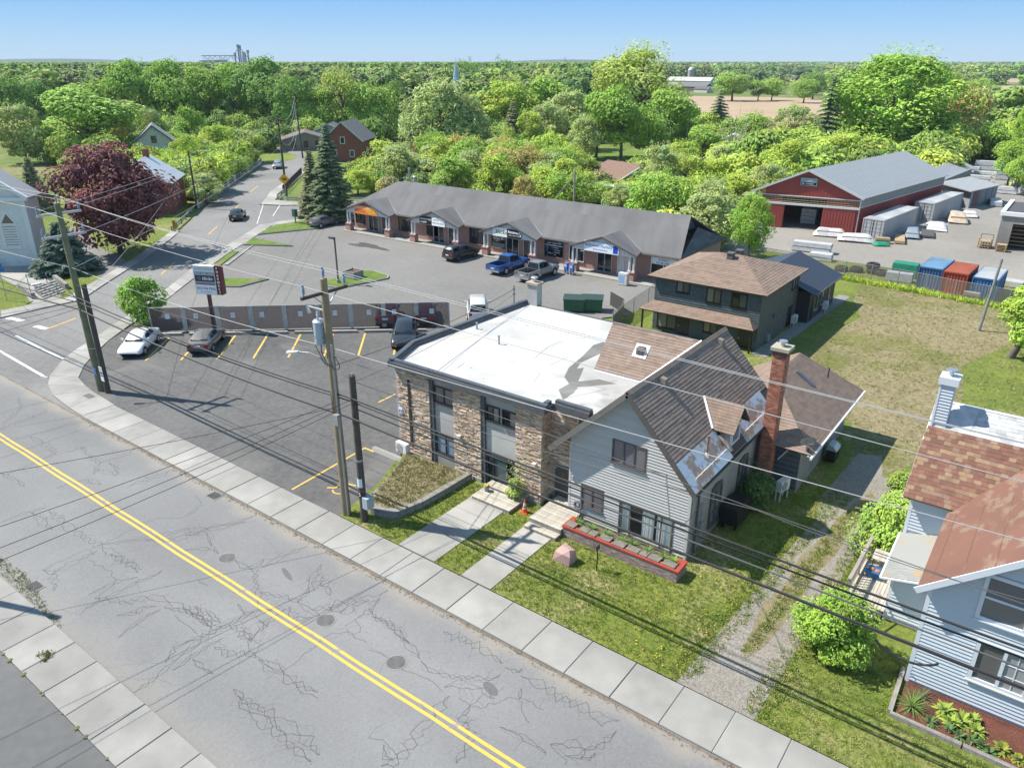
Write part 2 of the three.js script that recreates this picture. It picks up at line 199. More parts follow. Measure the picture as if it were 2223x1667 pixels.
{// cracked, patched surface of the main street in front of the buildings
const noise=fbm(5,6,201),fine=fbm(256,2,202),big=fbm(3,3,203),r=rng(55);
const z0=-18.44,z1=-8.37,W=1536;
for(let seg=0;seg<3;seg++){
const x0=-62+seg*22,x1=x0+22,H=Math.round(W*(z1-z0)/(x1-x0)),s=W/(x1-x0);
const c=document.createElement('canvas');c.width=W;c.height=H;const g=c.getContext('2d');
g.fillStyle='#fff';g.fillRect(0,0,W,H);g.lineJoin=g.lineCap='round';
const P=(x,z)=>[(x-x0)*s,(z-z0)*s],rc=rng(99);
const wob=(pts,amp,lw,al)=>{g.strokeStyle=`rgba(38,38,42,${al})`;g.lineWidth=lw;g.beginPath();let f=true;for(let i=0;i+3<pts.length;i+=2){const n=Math.max(2,Math.ceil(Math.hypot(pts[i+2]-pts[i],pts[i+3]-pts[i+1])/.16));for(let k=0;k<=n;k++){const t=k/n,e=k&&k<n?amp:amp*.3;const[X,Y]=P(pts[i]+(pts[i+2]-pts[i])*t+(rc()-.5)*e,pts[i+1]+(pts[i+3]-pts[i+1])*t+(rc()-.5)*e);f?g.moveTo(X,Y):g.lineTo(X,Y);f=false;}}g.stroke();};
for(const l of CRACKS){const seq=[];for(let i=0;i+3<l.length;i+=2){const d=Math.hypot(l[i+2]-l[i],l[i+3]-l[i+1]),n=Math.max(2,Math.ceil(d/.22)),nx=-(l[i+3]-l[i+1])/d,nz=(l[i+2]-l[i])/d;for(let k=0;k<n;k++)seq.push([l[i]+(l[i+2]-l[i])*k/n,l[i+1]+(l[i+3]-l[i+1])*k/n,nx,nz]);}const ph=rc()*6,wl=.8+.5*rc(),amp=.1+.13*rc(),chain=rc()<.8;for(const[sg,lw,al]of chain?[[1,1.5,.58],[-1,1.35,.46],[2.1,1,.28]]:[[.5,1.5,.5]]){const q=[];seq.forEach((p,i)=>{const e=Math.min(1,i/3,(seq.length-1-i)/3),o=amp*sg*Math.sin(i*wl+ph+1.9*Math.sin(i*.37+ph*2)+(sg>1.5?1.6:0))*e*(.5+rc());q.push(p[0]+p[2]*o,p[1]+p[3]*o);});wob(q,.05,lw,al);}for(let m=0;m<seq.length;m+=5)if(rc()<.4){const p=seq[m],sd=rc()<.5?1:-1,d=.35+.6*rc();wob([p[0],p[1],p[0]+p[2]*sd*d*.6+.2*(rc()-.5),p[1]+p[3]*sd*d*.6,p[0]+p[2]*sd*d+.5*(rc()-.5),p[1]+p[3]*sd*d],.07,1,.33);}}
for(let k=0;k<26;k++){const x=-60+rc()*62,z=z0+rc()*10,a=rc()*3.14;wob([x,z,x+Math.cos(a)*1.2,z+Math.sin(a)*.7,x+Math.cos(a)*2.1,z+Math.sin(a)*1.4],.12,1,.28);}
g.fillStyle='rgba(150,150,152,.6)';for(const[x,z,a,b]of[[-24.6,-16.1,.55,.12],[-13.2,-16.3,.4,.2]]){const[X,Y]=P(x,z);g.beginPath();g.ellipse(X,Y,a*s,b*s,.3,0,6.3);g.fill();}
for(let k=0;k<60;k++){const[X,Y]=P(-60+rc()*62,z0+rc()*10);g.fillStyle='rgba(20,20,22,.8)';g.fillRect(X,Y,2,2);}
const px=g.getImageData(0,0,W,H).data;
const t=tex(W,x1-x0,(u,v)=>{
const i=Math.min(W-1,Math.floor(u*W)),j=Math.min(H-1,Math.floor((1-v)*H)),m=(px[(j*W+i)*4]/255)**2.2,x=x0+u*(x1-x0),z=z1-v*(z1-z0);
const U=x/24,Vv=z/24;let k=.185*(1+.34*(noise(U,Vv)-.5)+.26*(big(U*.5,Vv)-.5)+.3*(fine(U*2,Vv*2)-.5))*(.985+.03*Math.sin(z*2.1+noise(U,Vv)*5));
let col=[k,k*1.0,k*1.005];
const gd=sstep(1.0,.0,z-z0+(noise(U*3,Vv*3)-.5)*1.5),gd2=sstep(1.3,.1,z1-z+(noise(U*3,Vv*3+3)-.5)*1.9);// sand washed into the gutters
col=lerp3(col,[.30,.265,.215],.62*Math.max(gd,gd2*.4)*(.6+.6*fine(U*5,Vv*5)));
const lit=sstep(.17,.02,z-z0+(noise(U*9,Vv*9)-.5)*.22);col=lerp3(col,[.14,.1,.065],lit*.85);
return col.map(q=>q*(.16+.84*m));
},true,H,z1-z0);
t.offset.set(-x0/(x1-x0),z1/(z1-z0));t.wrapS=t.wrapT=THREE.ClampToEdgeWrapping;
struct('street_surface',new B().flat([[x0,z1],[x1,z1],[x1,z0],[x0,z0]],.004),mat(0xffffff,{map:t,roughness:.92,bumpMap:fineB,bumpScale:.004}));
}
}
// painted markings
const strip=(b,a,c,w,y)=>{const dx=c[0]-a[0],dz=c[1]-a[1],l=Math.hypot(dx,dz),nx=-dz/l*w/2,nz=dx/l*w/2;return b.flat([[a[0]+nx,a[1]+nz],[c[0]+nx,c[1]+nz],[c[0]-nx,c[1]-nz],[a[0]-nx,a[1]-nz]],y);};
const wornY=(()=>{const a=fbm(16,4,301),f=fbm(64,2,302);return mat(0xffffff,{map:tex(512,6,(u,v)=>lerp3([.64,.40,.075],[.3,.27,.2],sstep(.62,.8,a(u,v)+.25*(f(u,v)-.5)))),roughness:.85});})();
const wornW=(()=>{const a=fbm(16,4,311),f=fbm(64,2,312);return mat(0xffffff,{map:tex(512,6,(u,v)=>lerp3([.62,.62,.6],[.28,.28,.28],sstep(.55,.72,a(u,v)+.25*(f(u,v)-.5)))),roughness:.85});})();
for(const z of[-14.02,-14.3]){const b=new B();for(let x=-52;x<30;x+=2)strip(b,[x,z+.02*Math.sin(x)],[x+2,z+.02*Math.sin(x+2)],.13,.009);struct('centre_line',b,wornY);}
for(const[a,c,w]of[[[-77.5,-40.7],[-81.3,-44.6],.13],[[-91.5,-55.4],[-95.3,-59.2],.13],[[-103,-66.6],[-107.5,-71.2],.13],[[-117,-80],[-122,-85.2],.13],[[-69.4,-28],[-68.4,-25.2],.16]])struct('centre_dash',strip(new B(),a,c,w,.009),wornY);
for(const[a,c,w]of[[[-74.4,-24.4],[-72.4,-24.8],.55],[[-70,-24.85],[-68.4,-25.1],.55],[[-68.7,-22.75],[-60,-22.6],.22],[[-66.5,-20.45],[-57.1,-20.1],.22],[[-105,-73.9],[-92.4,-63.6],.12],[[-102,-74.8],[-95.5,-68.6],.12]])struct('road_line',strip(new B(),a,c,w,.009),wornW);
for(const[a,c]of[[[-97.5,-75.5],[-95.6,-73.6]],[[-94.4,-73],[-92.6,-71.2]]])struct('stop_line',strip(new B(),a,c,.5,.009),wornW);

// kerbed pavements: slabs on a concrete bed
function slabRow(name,x0,x1,step,za,zb,y,skip){
const G=structGroup(name),ms=[M.concrete,M.concrete2,M.concrete3,M.concrete];mesh('bed',new B().box(x0,-.05,za+.02,x1,y-.035,zb-.02),M.concreteDark,G);
let i=0;for(let x=x0;x<x1-.1;x+=step){const e=Math.min(step,x1-x),t=(R()-.5)*.012,b=new B(),c=.02,h0=y+t,h1=y+(R()-.5)*.012;const q=(k,yy,h)=>[[x+.011+k,yy,za+k],[x+e-.011-k,yy,za+k],[x+e-.011-k,yy,zb-k],[x+.011+k,yy,zb-k]];
const lo=q(0,y-.12),mi=q(0,h0-c),hi=q(c,h0).map((p,n)=>[p[0],n===1||n===2?h1:h0,p[2]]);b.hex([...lo,...mi]);b.p.length-=18*0;for(let n=0;n<4;n++){const m=(n+1)%4;b.quad(mi[n],hi[n],hi[m],mi[m]);}b.quad(hi[3],hi[2],hi[1],hi[0]);mesh('slab',b,ms[i++%4===3?2:Math.floor(R()*4)],G);}
return G;
}
slabRow('sidewalk',-48.3,30,1.94,-20.56,-18.47,.1);
slabRow('far_side_sidewalk',-50,24,1.72,-8.35,-6.4,.1);
struct('shop_forecourt',new B().box(-52,-.05,-6.38,24,.06,30),mat([.15,.152,.15],{map:M.plaza.map,roughness:.95}));
{const b=new B();const r=rng(12);for(let k=0;k<90;k++){const x=-50+r()*74,s=.1+r()*.25;b.sphere(x,.07,-6.39,s*.4,.5,6);}stuff('weed_edge',mesh('w',b,mat([.12,.13,.05]),null),'weeds growing along the back edge of the near sidewalk','weeds');}
{// rounded street corner and cross street pavement
const outer=[[-66,-30.6],[-62.9,-26.7],[-61,-24],[-59.7,-22.5],[-57.1,-20.4],[-55.4,-19.5],[-53.3,-18.9],[-50.33,-18.6],[-48.3,-18.5]],inner=[[-63.9,-30.2],[-61.1,-26.7],[-59.3,-24.8],[-57.2,-22.9],[-55,-21.4],[-53.1,-21],[-51.9,-20.85],[-50.7,-20.75],[-48.3,-20.58]];
const G=structGroup('corner_sidewalk');const ms=[M.concrete,M.concrete2,M.concrete3];
for(let i=0;i+1<outer.length;i++){const g=.006;const L=(a,b,t)=>[a[0]+(b[0]-a[0])*t,a[1]+(b[1]-a[1])*t];mesh('slab',new B().prism([L(outer[i],outer[i+1],g),L(outer[i],outer[i+1],1-g),L(inner[i],inner[i+1],1-g),L(inner[i],inner[i+1],g)],-.04,.1),ms[i%3],G);}
const o2=[[-66,-30.6],[-71.85,-38.2],[-77.1,-44.2],[-82.5,-51.35],[-87,-57.5],[-91.3,-63.3],[-91,-67.1],[-89.9,-69.6],[-85.2,-75.4],[-80.5,-79]],i2=[[-63.9,-30.2],[-69.6,-37.6],[-75,-44.2],[-80.4,-51.2],[-85.6,-58.6],[-89.3,-63.6],[-88.9,-67],[-87.6,-69.2],[-83.2,-73.8],[-79,-77.4]];
const G2=structGroup('cross_street_sidewalk');
for(let i=0;i+1<o2.length;i++){const n=Math.max(1,Math.round(Math.hypot(o2[i+1][0]-o2[i][0],o2[i+1][1]-o2[i][1])/2));const L=(a,b,t)=>[a[0]+(b[0]-a[0])*t,a[1]+(b[1]-a[1])*t];const low=i===0;for(let k=0;k<n;k++)mesh('slab',new B().prism([L(o2[i],o2[i+1],(k+.01)/n),L(o2[i],o2[i+1],(k+.99)/n),L(i2[i],i2[i+1],(k+.99)/n),L(i2[i],i2[i+1],(k+.01)/n)],-.04,low?.055:.1),ms[(i+k)%3],G2);}
const o3=[[-80,-19.5],[-76,-21.5],[-74.7,-24],[-74.6,-31],[-77.7,-34.4],[-84.7,-42.4],[-92.3,-50.4],[-96.5,-54.4]],i3=[[-81,-21.3],[-78,-22.8],[-76.9,-24.8],[-76.3,-30.4],[-79,-33.6],[-85.6,-41.6],[-93,-49.4],[-97.2,-53.6]];
const G3=structGroup('church_side_sidewalk');for(let i=0;i+1<o3.length;i++){const n=Math.max(1,Math.round(Math.hypot(o3[i+1][0]-o3[i][0],o3[i+1][1]-o3[i][1])/2.2));const L=(a,b,t)=>[a[0]+(b[0]-a[0])*t,a[1]+(b[1]-a[1])*t];for(let k=0;k<n;k++)mesh('slab',new B().prism([L(o3[i],o3[i+1],(k+.01)/n),L(o3[i],o3[i+1],(k+.99)/n),L(i3[i],i3[i+1],(k+.99)/n),L(i3[i],i3[i+1],(k+.01)/n)],-.04,.1),ms[(i+k)%3],G3);}
struct('bridge_sidewalk',new B().prism([[-105,-73.4],[-113.5,-81.4],[-132.2,-103],[-131,-104],[-111.6,-82.6],[-106.5,-77.2],[-101.4,-78.3],[-92,-85.8],[-93,-81.8],[-101.7,-74.8]],-.04,.1),M.concrete2);
}
// car parks
const lotPoly=[[-63.4,-29.9],[-61.06,-26.7],[-57.2,-22.9],[-55,-21.42],[-53.1,-21.02],[-50.7,-20.8],[-48.3,-20.6],[-26.2,-20.6],[-26.4,-23.2],[-27.3,-25.6],[-28.6,-27.3],[-29,-27.5],[-30.2,-30.2],[-29.8,-41.2],[-30,-45],[-41.6,-45.6],[-59.6,-30]];
struct('parking_lot',new B().flat(lotPoly,.05),M.lot);
struct('plaza_pavement',new B().flat([[-64,-31],[-59.6,-30.4],[-41.7,-45.8],[-30,-45.2],[-29.5,-52],[-32,-56],[-29.7,-59.3],[-30.5,-73],[-84,-72.5],[-86.5,-68.5],[-88.8,-66.9],[-89.1,-63.6],[-85.5,-58.6],[-80.3,-51.2],[-74.9,-44.2],[-69.5,-37.6]],.045),M.plaza);
const stalls=[[-57.83,-30.02,-54.47,-26.14],[-55.9,-31.75,-52.41,-27.83],[-53.96,-33.65,-50.43,-29.63],[-52.03,-35.45,-48.32,-31.36],[-49.86,-37.09,-46.32,-33.08],[-47.8,-38.81,-44.29,-34.85],[-45.76,-40.52,-42.26,-36.53],[-43.79,-42.37,-40.24,-38.36]];
for(const s of stalls)struct('stall_line',strip(new B(),[s[0],s[1]],[s[2],s[3]],.15,.056),wornY);
for(const[a,c]of[[[-30.23,-20.8],[-30.62,-26.35]],[[-30.7,-26.37],[-29.85,-26.37]],[[-34.7,-31.4],[-34.77,-33.05]]])struct('stall_line',strip(new B(),a,c,.12,.056),wornY);
{const b=new B();const cx=-28.15,cz=-22.35;for(let k=0;k<14;k++){const a=-2.2+k*.33,c=a+.33;strip(b,[cx+.42*Math.cos(a),cz+.42*Math.sin(a)],[cx+.42*Math.cos(c),cz+.42*Math.sin(c)],.09,.056);}strip(b,[cx-.75,cz+.3],[cx-.35,cz+.05],.1,.057);strip(b,[cx-.35,cz+.05],[cx-.5,cz-.55],.1,.058);strip(b,[cx-.5,cz-.55],[cx+.35,cz-.75],.1,.0565);struct('wheelchair_symbol',b,wornY);}
{// kerb under the fence with short drain slots
const G=structGroup('fence_kerb'),A=[-59.4,-29.55],Z=[-41.6,-44.3],n=8;for(let i=0;i<n;i++){const t0=i/n+.004,t1=(i+1)/n-.022,P=t=>[A[0]+(Z[0]-A[0])*t,.15,A[1]+(Z[1]-A[1])*t];mesh('kerb_block',new B().bar(P(t0),P(t1),.28,.22),M.concrete2,G);}
}
// lawns, yards
const lawnY=.085;
struct('front_lawn',new B().flat([[-26.3,-20.6],[-22.15,-20.6],[-22.15,-27.4],[-23.3,-27.4],[-24.1,-22.2],[-24.9,-21.6],[-26,-21.5]],lawnY),M.lawn);
struct('front_lawn',new B().flat([[-19.85,-20.6],[-18.3,-20.6],[-18.3,-25.6],[-19,-27.4],[-19.85,-27.4]],lawnY),M.lawn);
struct('front_lawn',new B().flat([[-16.6,-20.6],[-7.9,-20.6],[-7.7,-26],[-7.5,-30],[-7.1,-35],[-6.5,-40],[-8.6,-47],[-10.8,-47],[-10.8,-25.6],[-16.6,-25.6]],lawnY),M.lawn);
struct('side_lawn',new B().flat([[-26.25,-20.6],[14,-20.6],[14,-90],[-30.5,-90],[-30.5,-57],[-29,-45],[-29,-28.5],[-27,-24]],lawnY-.006),M.lawn2);
struct('worn_grass',new B().flat([[-8.6,-47],[-7.2,-42],[-5.3,-41.5],[-4,-44],[-4.6,-50],[-3.6,-56],[-4.6,-62],[-3,-67],[-1.5,-73],[-1.2,-80],[-6,-81.5],[-12,-82],[-16.6,-81.8],[-15.6,-75],[-13.6,-70],[-14.8,-62],[-14.5,-55],[-12,-50]],lawnY+.005),M.dryLot);
struct('gravel_drive',new B().flat([[-7.9,-20.58],[-5,-20.58],[-4.85,-27],[-4.7,-33],[-4.3,-39],[-4.2,-41],[-5.5,-41],[-6.6,-38],[-7.2,-33],[-7.5,-27]],lawnY+.006),M.gravel);
struct('grass_strip',new B().flat([[-6.55,-23.5],[-6.3,-23.2],[-5.95,-24.4],[-5.75,-26.5],[-5.6,-28.2],[-5.75,-30],[-5.45,-32],[-5.4,-34.5],[-5.05,-37],[-5.2,-38.6],[-5.5,-39],[-5.9,-37.5],[-6.25,-35.2],[-6.3,-33.4],[-6.7,-31],[-6.6,-28.8],[-6.9,-26.6],[-6.7,-25]],lawnY+.011),M.soilGrass);
struct('lane_gravel',new B().flat([[-7.5,-36.5],[-7.0,-34.5],[-6.4,-38.5],[-5.4,-41],[-6,-43.5],[-7.2,-43]],lawnY+.0085),M.gravel);
struct('church_lawn',new B().flat([[-77,-24.8],[-76.4,-30.4],[-79,-33.7],[-85.6,-41.6],[-93,-49.4],[-97.2,-53.6],[-112,-66.4],[-128,-80],[-150,-70],[-150,-20],[-82,-21.5]],.04),M.lawn2);
struct('church_drive',new B().flat([[-81,-36.2],[-85.6,-41.4],[-95.5,-43],[-110,-48],[-112,-45],[-97,-40],[-93,-38.6],[-85,-37]],.052),M.plaza);
struct('church_path',new B().flat([[-77,-27.5],[-76.6,-30],[-79.5,-31],[-84,-32.6],[-91,-33.4],[-95,-33.4],[-95,-30],[-89.7,-29.8],[-82.5,-29]],.056),M.concrete);
struct('lumber_yard',new B().flat([[-36,-87],[-30,-84.5],[-19,-83.5],[6,-82.5],[40,-82],[40,-200],[-26,-200],[-24,-165],[-40,-130],[-40,-104]],.03),M.yard);
struct('back_path',new B().flat([[-18.1,-55],[-16.9,-55],[-16.1,-76],[-17.2,-76]],.1),M.concreteDark);
struct('back_yard_paving',new B().flat([[-29.5,-45],[-9,-47.5],[-18.5,-54],[-18.5,-56],[-27,-56.4],[-31,-56],[-31,-50]],.06),M.concreteDark);
for(const[p]of[[[[-236,-491],[-146,-508],[-60,-330],[-70,-232],[-104,-215],[-160,-330]]],[[[-93,-865],[250,-1100],[250,-560],[-26,-463],[-50,-465]]],[[[-46,-417],[200,-520],[200,-440],[-20,-374],[-40,-357]]],[[[-431,-1268],[-380,-1306],[-256,-884],[-315,-942]]],[[[-141,-1196],[100,-1400],[100,-1200],[-65,-1028],[-116,-990]]],[[[-900,-620],[-700,-640],[-640,-560],[-800,-520]]]])struct('plowed_field',new B().flat(p,-.02),M.field);
struct('park_lawn',new B().flat([[-104,-168],[-93,-182],[-84,-182],[-76,-168],[-95,-153]],-.01),mat(0xffffff,{map:grassTex(87,14,[.09,.17,.02],[.15,.23,.03],[.2,.2,.06],.05,256),roughness:1}));
struct('far_lawn',new B().flat([[-165,-112],[-175,-122],[-158,-122],[-150,-116],[-146,-106]],.02),M.park_lawn||M.lawn2);
// plaza islands: kerb and turf
for(const[name,p]of[['island',[[-86.6,-60],[-85.8,-58.9],[-82.6,-66.2],[-83.4,-68.4],[-86,-70.4],[-88.6,-68.6],[-88.7,-66.6],[-89,-64]]],['island',[[-84.6,-57.2],[-82.2,-54.2],[-76.6,-57.4]]],['island',[[-70.3,-43.4],[-67.8,-41.5],[-66.2,-42.6],[-66.3,-46.2]]],['island',[[-60.9,-48.9],[-59.6,-47.9],[-57.8,-48.2],[-56.5,-53.8],[-57.2,-54.6],[-60,-55],[-61,-54.4]]]]){
const G=structGroup('planted_island'),cx=p.reduce((s,q)=>s+q[0],0)/p.length,cz=p.reduce((s,q)=>s+q[1],0)/p.length,ins=k=>p.map(q=>{const d=Math.hypot(q[0]-cx,q[1]-cz);return[cx+(q[0]-cx)*(1-k/d),cz+(q[1]-cz)*(1-k/d)];});
mesh('kerb',new B().prism(p,.02,.2),M.concrete3,G);mesh('turf',new B().prism(ins(.22),.1,.225),M.park||(M.park=mat(0xffffff,{map:grassTex(97,7,[.09,.17,.02],[.16,.23,.03],[.26,.24,.1],.12,256),roughness:1,bumpMap:fineB,bumpScale:.04})),G);
}
{const b=new B().flat([[-84.2,-58.8],[-83.8,-58.4],[-75,-47.2],[-75.4,-47]],.13);struct('verge_kerb',b,M.concrete3);}
struct('verge_turf',new B().flat([[-80.2,-51.2],[-74.9,-44.4],[-74.3,-45],[-79.8,-52]],.13),M.park);
{const r=rng(31),p=[];for(let k=0;k<26;k++){const a=k/26*6.283,d=1+.35*Math.sin(a*3+1)+.3*r();p.push([-69.6+Math.cos(a)*2.6*d,-63.2+Math.sin(a)*.75*d]);}struct('puddle',new B().flat(p,.049),mat([.12,.116,.11],{roughness:.2}));}
// walks to the doors
{const G=structGroup('entrance_walk');for(const[z0,z1]of[[-26.1,-23.9],[-23.88,-20.6]])mesh('slab',new B().box(-22.12,-.02,z0,-19.87,.115,z1-.01),R()<.5?M.concrete:M.concrete2,G);}
{const G=structGroup('side_door_walk');for(const[z0,z1]of[[-25.6,-23.1],[-23.08,-20.6]])mesh('slab',new B().box(-18.27,-.02,z0,-16.62,.115,z1-.01),M.concrete2,G);}
// manholes, grates
const manT=mat([.15,.15,.152],{map:grainT,roughness:.7,metalness:.3});
for(const[i,[x,z]]of[[-27.77,-15.2],[-20.85,-15.12],[-16.88,-15.17]].entries()){const t=thing('manhole_cover',['dark round manhole cover, leftmost of three beside the yellow lines','dark round manhole cover, middle of three beside the yellow lines','dark round manhole cover, rightmost of three beside the yellow lines'][i],'manhole cover','manhole covers in the street',x,.006,z);mesh('lid',new B().cyl([0,0,0],[0,.012,0],.36,.35,20),manT,t);mesh('rim',new B().cyl([0,-.002,0],[0,.006,0],.43,.43,20),M.concreteDark,t);}
for(const[x,z,l]of[[-33.03,-18,'iron storm drain grate beside the far kerb'],[-32.67,-8.95,'iron storm drain grate among weeds by the near kerb']]){const t=thing('drain_grate',l,'drain grate',null,x,.006,z);mesh('frame',new B().box(-.42,0,-.32,.42,.014,.32),M.concreteDark,t);for(let k=0;k<9;k++)mesh('grate_bar',new B().box(-.34+k*.076,.012,-.25,-.34+k*.076+.04,.03,.25),manT,t);}
solo('utility_plate',new B().box(-51.5,.1,-20.5,-50.7,.112,-20.05),manT,'rusty metal plate set in the corner sidewalk','plate');
// ---------------------------------------------------------------- building kit
function rootPos(o){let x=0,y=0,z=0;while(o&&o!==scene){x+=o.position.x;y+=o.position.y;z+=o.position.z;o=o.parent;}return[x,y,z];}
function put(name,b,m,parent,smooth){const[x,y,z]=rootPos(parent),p=b.p;for(let i=0;i<p.length;i+=3){p[i]-=x;p[i+1]-=y;p[i+2]-=z;}return mesh(name,b,m,parent,smooth);}
const facade=(x,z,turn=0)=>({x,z,turn,p:(u,y,n)=>[x+u*Math.cos(turn)+n*Math.sin(turn),y,z-u*Math.sin(turn)+n*Math.cos(turn)]});
function fbox(b,f,u0,y0,n0,u1,y1,n1){const q=[];for(const y of[y0,y1])for(const[u,n]of[[u0,n0],[u1,n0],[u1,n1],[u0,n1]])q.push(f.p(u,y,n));return b.hex(q);}
function windowOn(parent,f,u0,u1,y0,y1,o={}){// frame mesh with a pane per light
const{n=2,rows=1,frame=M.darkTrim,glass=M.glass,fw=.06,proud=.06,sill=true,split,name='window',mull=fw*.8}=o,b=new B(),w=u1-u0;
fbox(b,f,u0-fw,y0-fw,-.01,u0,y1+fw,proud);fbox(b,f,u1,y0-fw,-.01,u1+fw,y1+fw,proud);fbox(b,f,u0,y1,-.01,u1,y1+fw,proud-.002);fbox(b,f,u0,y0-fw,-.01,u1,y0,proud-.002);
const cuts=split||Array.from({length:n+1},(_,i)=>i/n);
for(let i=1;i+1<cuts.length;i++)fbox(b,f,u0+w*cuts[i]-mull/2,y0,-.01,u0+w*cuts[i]+mull/2,y1,proud-.01);
for(let j=1;j<rows;j++){const y=y0+(y1-y0)*j/rows;fbox(b,f,u0,y-mull*.4,-.01,u1,y+mull*.4,proud-.014);}
const m=put(name,b,frame,parent);
for(let i=0;i+1<cuts.length;i++)for(let j=0;j<rows;j++){const a=u0+w*cuts[i]+(i?mull/2:0),c=u0+w*cuts[i+1]-(i+2<cuts.length?mull/2:0),e=y0+(y1-y0)*j/rows+(j?mull*.4:0),g=y0+(y1-y0)*(j+1)/rows-(j+1<rows?mull*.4:0);put('pane',fbox(new B(),f,a,e,-.008,c,g,.012),Array.isArray(glass)?glass[i%glass.length]:glass,m);}
if(sill)put('sill',fbox(new B(),f,u0-fw-.03,y0-fw-.05,0,u1+fw+.03,y0-fw-.003,proud+.05),o.sillMat||frame,m);
return m;
}
function siding(parent,f,u0,u1,y0,y1,pitch,mats,o={}){// lapped boards; clip(y) -> [u0,u1]; holes [[u0,u1,y0,y1]]
const holes=o.holes||[],clip=o.clip||(()=>[u0,u1]);let k=0;
for(let y=y0;y<y1-.02;y+=pitch){
const t=Math.min(y+pitch,y1),[c0,c1]=clip((y+t)/2),[d0,d1]=clip(t),[e0,e1]=clip(y);if(c1-c0<.08)continue;let segs=[[c0,c1]];
for(const h of holes)if(h[3]>y+pitch*.4&&h[2]<t-pitch*.4)segs=segs.flatMap(([a,b])=>h[1]<=a||h[0]>=b?[[a,b]]:[[a,h[0]],[h[1],b]].filter(s=>s[1]-s[0]>.04));
for(const[a,c]of segs){const A0=a===c0?e0:a,A1=a===c0?d0:a,C0=c===c1?e1:c,C1=c===c1?d1:c,th=o.proud||.046;const q=[f.p(A0,y,0),f.p(C0,y,0),f.p(C0,y+.001,th),f.p(A0,y+.001,th),f.p(A1,t,0),f.p(C1,t,0),f.p(C1,t,.006),f.p(A1,t,.006)];put('siding_board',new B().hex(q),mats[k%mats.length],parent);}
k++;
}
}
function shingles(parent,e0,e1,r0,r1,o={}){// lapped courses on a planar slope: eave e0-e1, top r0-r1 (points)
const{course=.145,len=.95,mats,max=300,thick=.02,name='shingle',seed=1}=o,r=rng(seed),E0=V(...e0),E1=V(...e1),Q0=V(...r0),Q1=V(...r1),slope=E0.clone().add(E1).sub(Q0).sub(Q1).length()/2,n=Math.max(2,Math.round(slope/course));
const nor=V().crossVectors(E1.clone().sub(E0),Q0.clone().sub(E0));if(nor.lengthSq()<1e-9)nor.crossVectors(E1.clone().sub(E0),Q1.clone().sub(E0));nor.normalize();if(nor.y<0)nor.negate();
const rest=mats.map(()=>new B());let cnt=0;const all=[];
for(let i=0;i<n;i++){
const t0=i/n,t1=Math.min(1,(i+1.12)/n),a0=E0.clone().lerp(Q0,t0),b0=E1.clone().lerp(Q1,t0),a1=E0.clone().lerp(Q0,t1),b1=E1.clone().lerp(Q1,t1),L=a0.distanceTo(b0);if(L<.1)continue;let s=-(i%3)*len/3-r()*.08;
while(s<L){const l=len*(o.vary?.8+.4*r():1),s0=Math.max(0,s),s1=Math.min(L,s+l);if(s1-s0>.03)all.push([a0,b0,a1,b1,(s0+(s0?.004:0))/L,s1/L,Math.floor(r()*mats.length),thick*(.8+.5*r())]);s+=l;}
}
const stepK=Math.max(1,all.length/max);
all.forEach(([a0,b0,a1,b1,u0,u1,k,th],i)=>{
const P=(a,b,u,d)=>{const p=a.clone().lerp(b,u).addScaledVector(nor,d);return[p.x,p.y,p.z];};
const own=i<max,b=own?new B():rest[k];b.hex([P(a0,b0,u0,0),P(a0,b0,u1,0),P(a1,b1,u1,-.004),P(a1,b1,u0,-.004),P(a0,b0,u0,th),P(a0,b0,u1,th),P(a1,b1,u1,.003),P(a1,b1,u0,.003)]);
if(own)put(name,b,mats[k],parent);
});
rest.forEach((b,i)=>{if(b.p.length){const m=put(name+'_courses',b,mats[i],parent);m.userData.kind='stuff';}});
}
function bricks(f,u0,u1,y0,y1,o={}){// small bricks or ledge stones with vertex colours, proud of the wall by varying depth
const{h=.07,l=.22,gap=.008,cols,seed=3,d0=.02,d1=.03,skip,varyH=0,varyL=.0,n0=0}=o,r=rng(seed),b=new B(),C=[];let row=0;
for(let y=y0;y<y1-.01;){const hh=Math.min(y1-y,h*(1+varyH*(r()*2-1)));let u=u0-(row%2?l/2:0)-(varyL?r()*l:0);while(u<u1){const ll=l*(1+varyL*(r()*2-1)),a=Math.max(u0,u),c=Math.min(u1,u+ll);if(c-a>.02&&!(skip&&skip((a+c)/2,y+hh/2))){const n=b.p.length,d=d0+(d1-d0)*r();fbox(b,f,a+gap/2,y+gap/2,n0,c-gap/2,y+hh-gap/2,n0+d);const col=cols[Math.floor(r()*cols.length)],k=.82+.36*r();for(let i=n;i<b.p.length;i+=3)C.push(col[0]*k,col[1]*k,col[2]*k);}u+=ll;}y+=hh;row++;}
b.colors=C;return b;
}
function putC(name,b,m,parent){const o=put(name,b,m,parent);o.geometry.setAttribute('color',new THREE.Float32BufferAttribute(b.colors,3));return o;}
M.vc=mat(0xffffff,{vertexColors:true,roughness:.92,bumpMap:fineB,bumpScale:.01});
const shade=(c,k)=>c.map(x=>x*k);
const shMats=(c,n=4,amp=.16)=>Array.from({length:n},(_,i)=>mat(shade(c,1-amp+2*amp*i/(n-1)),{map:grainT,roughness:.95}));
M.brownSh=shMats([.3,.225,.183],4,.08);M.tanSh=shMats([.27,.195,.152],4,.07);M.greySh=mat([.135,.135,.14],{map:blotchT,roughness:.9});
M.brickCols=[[.36,.15,.1],[.31,.125,.085],[.42,.19,.13],[.26,.105,.075]];

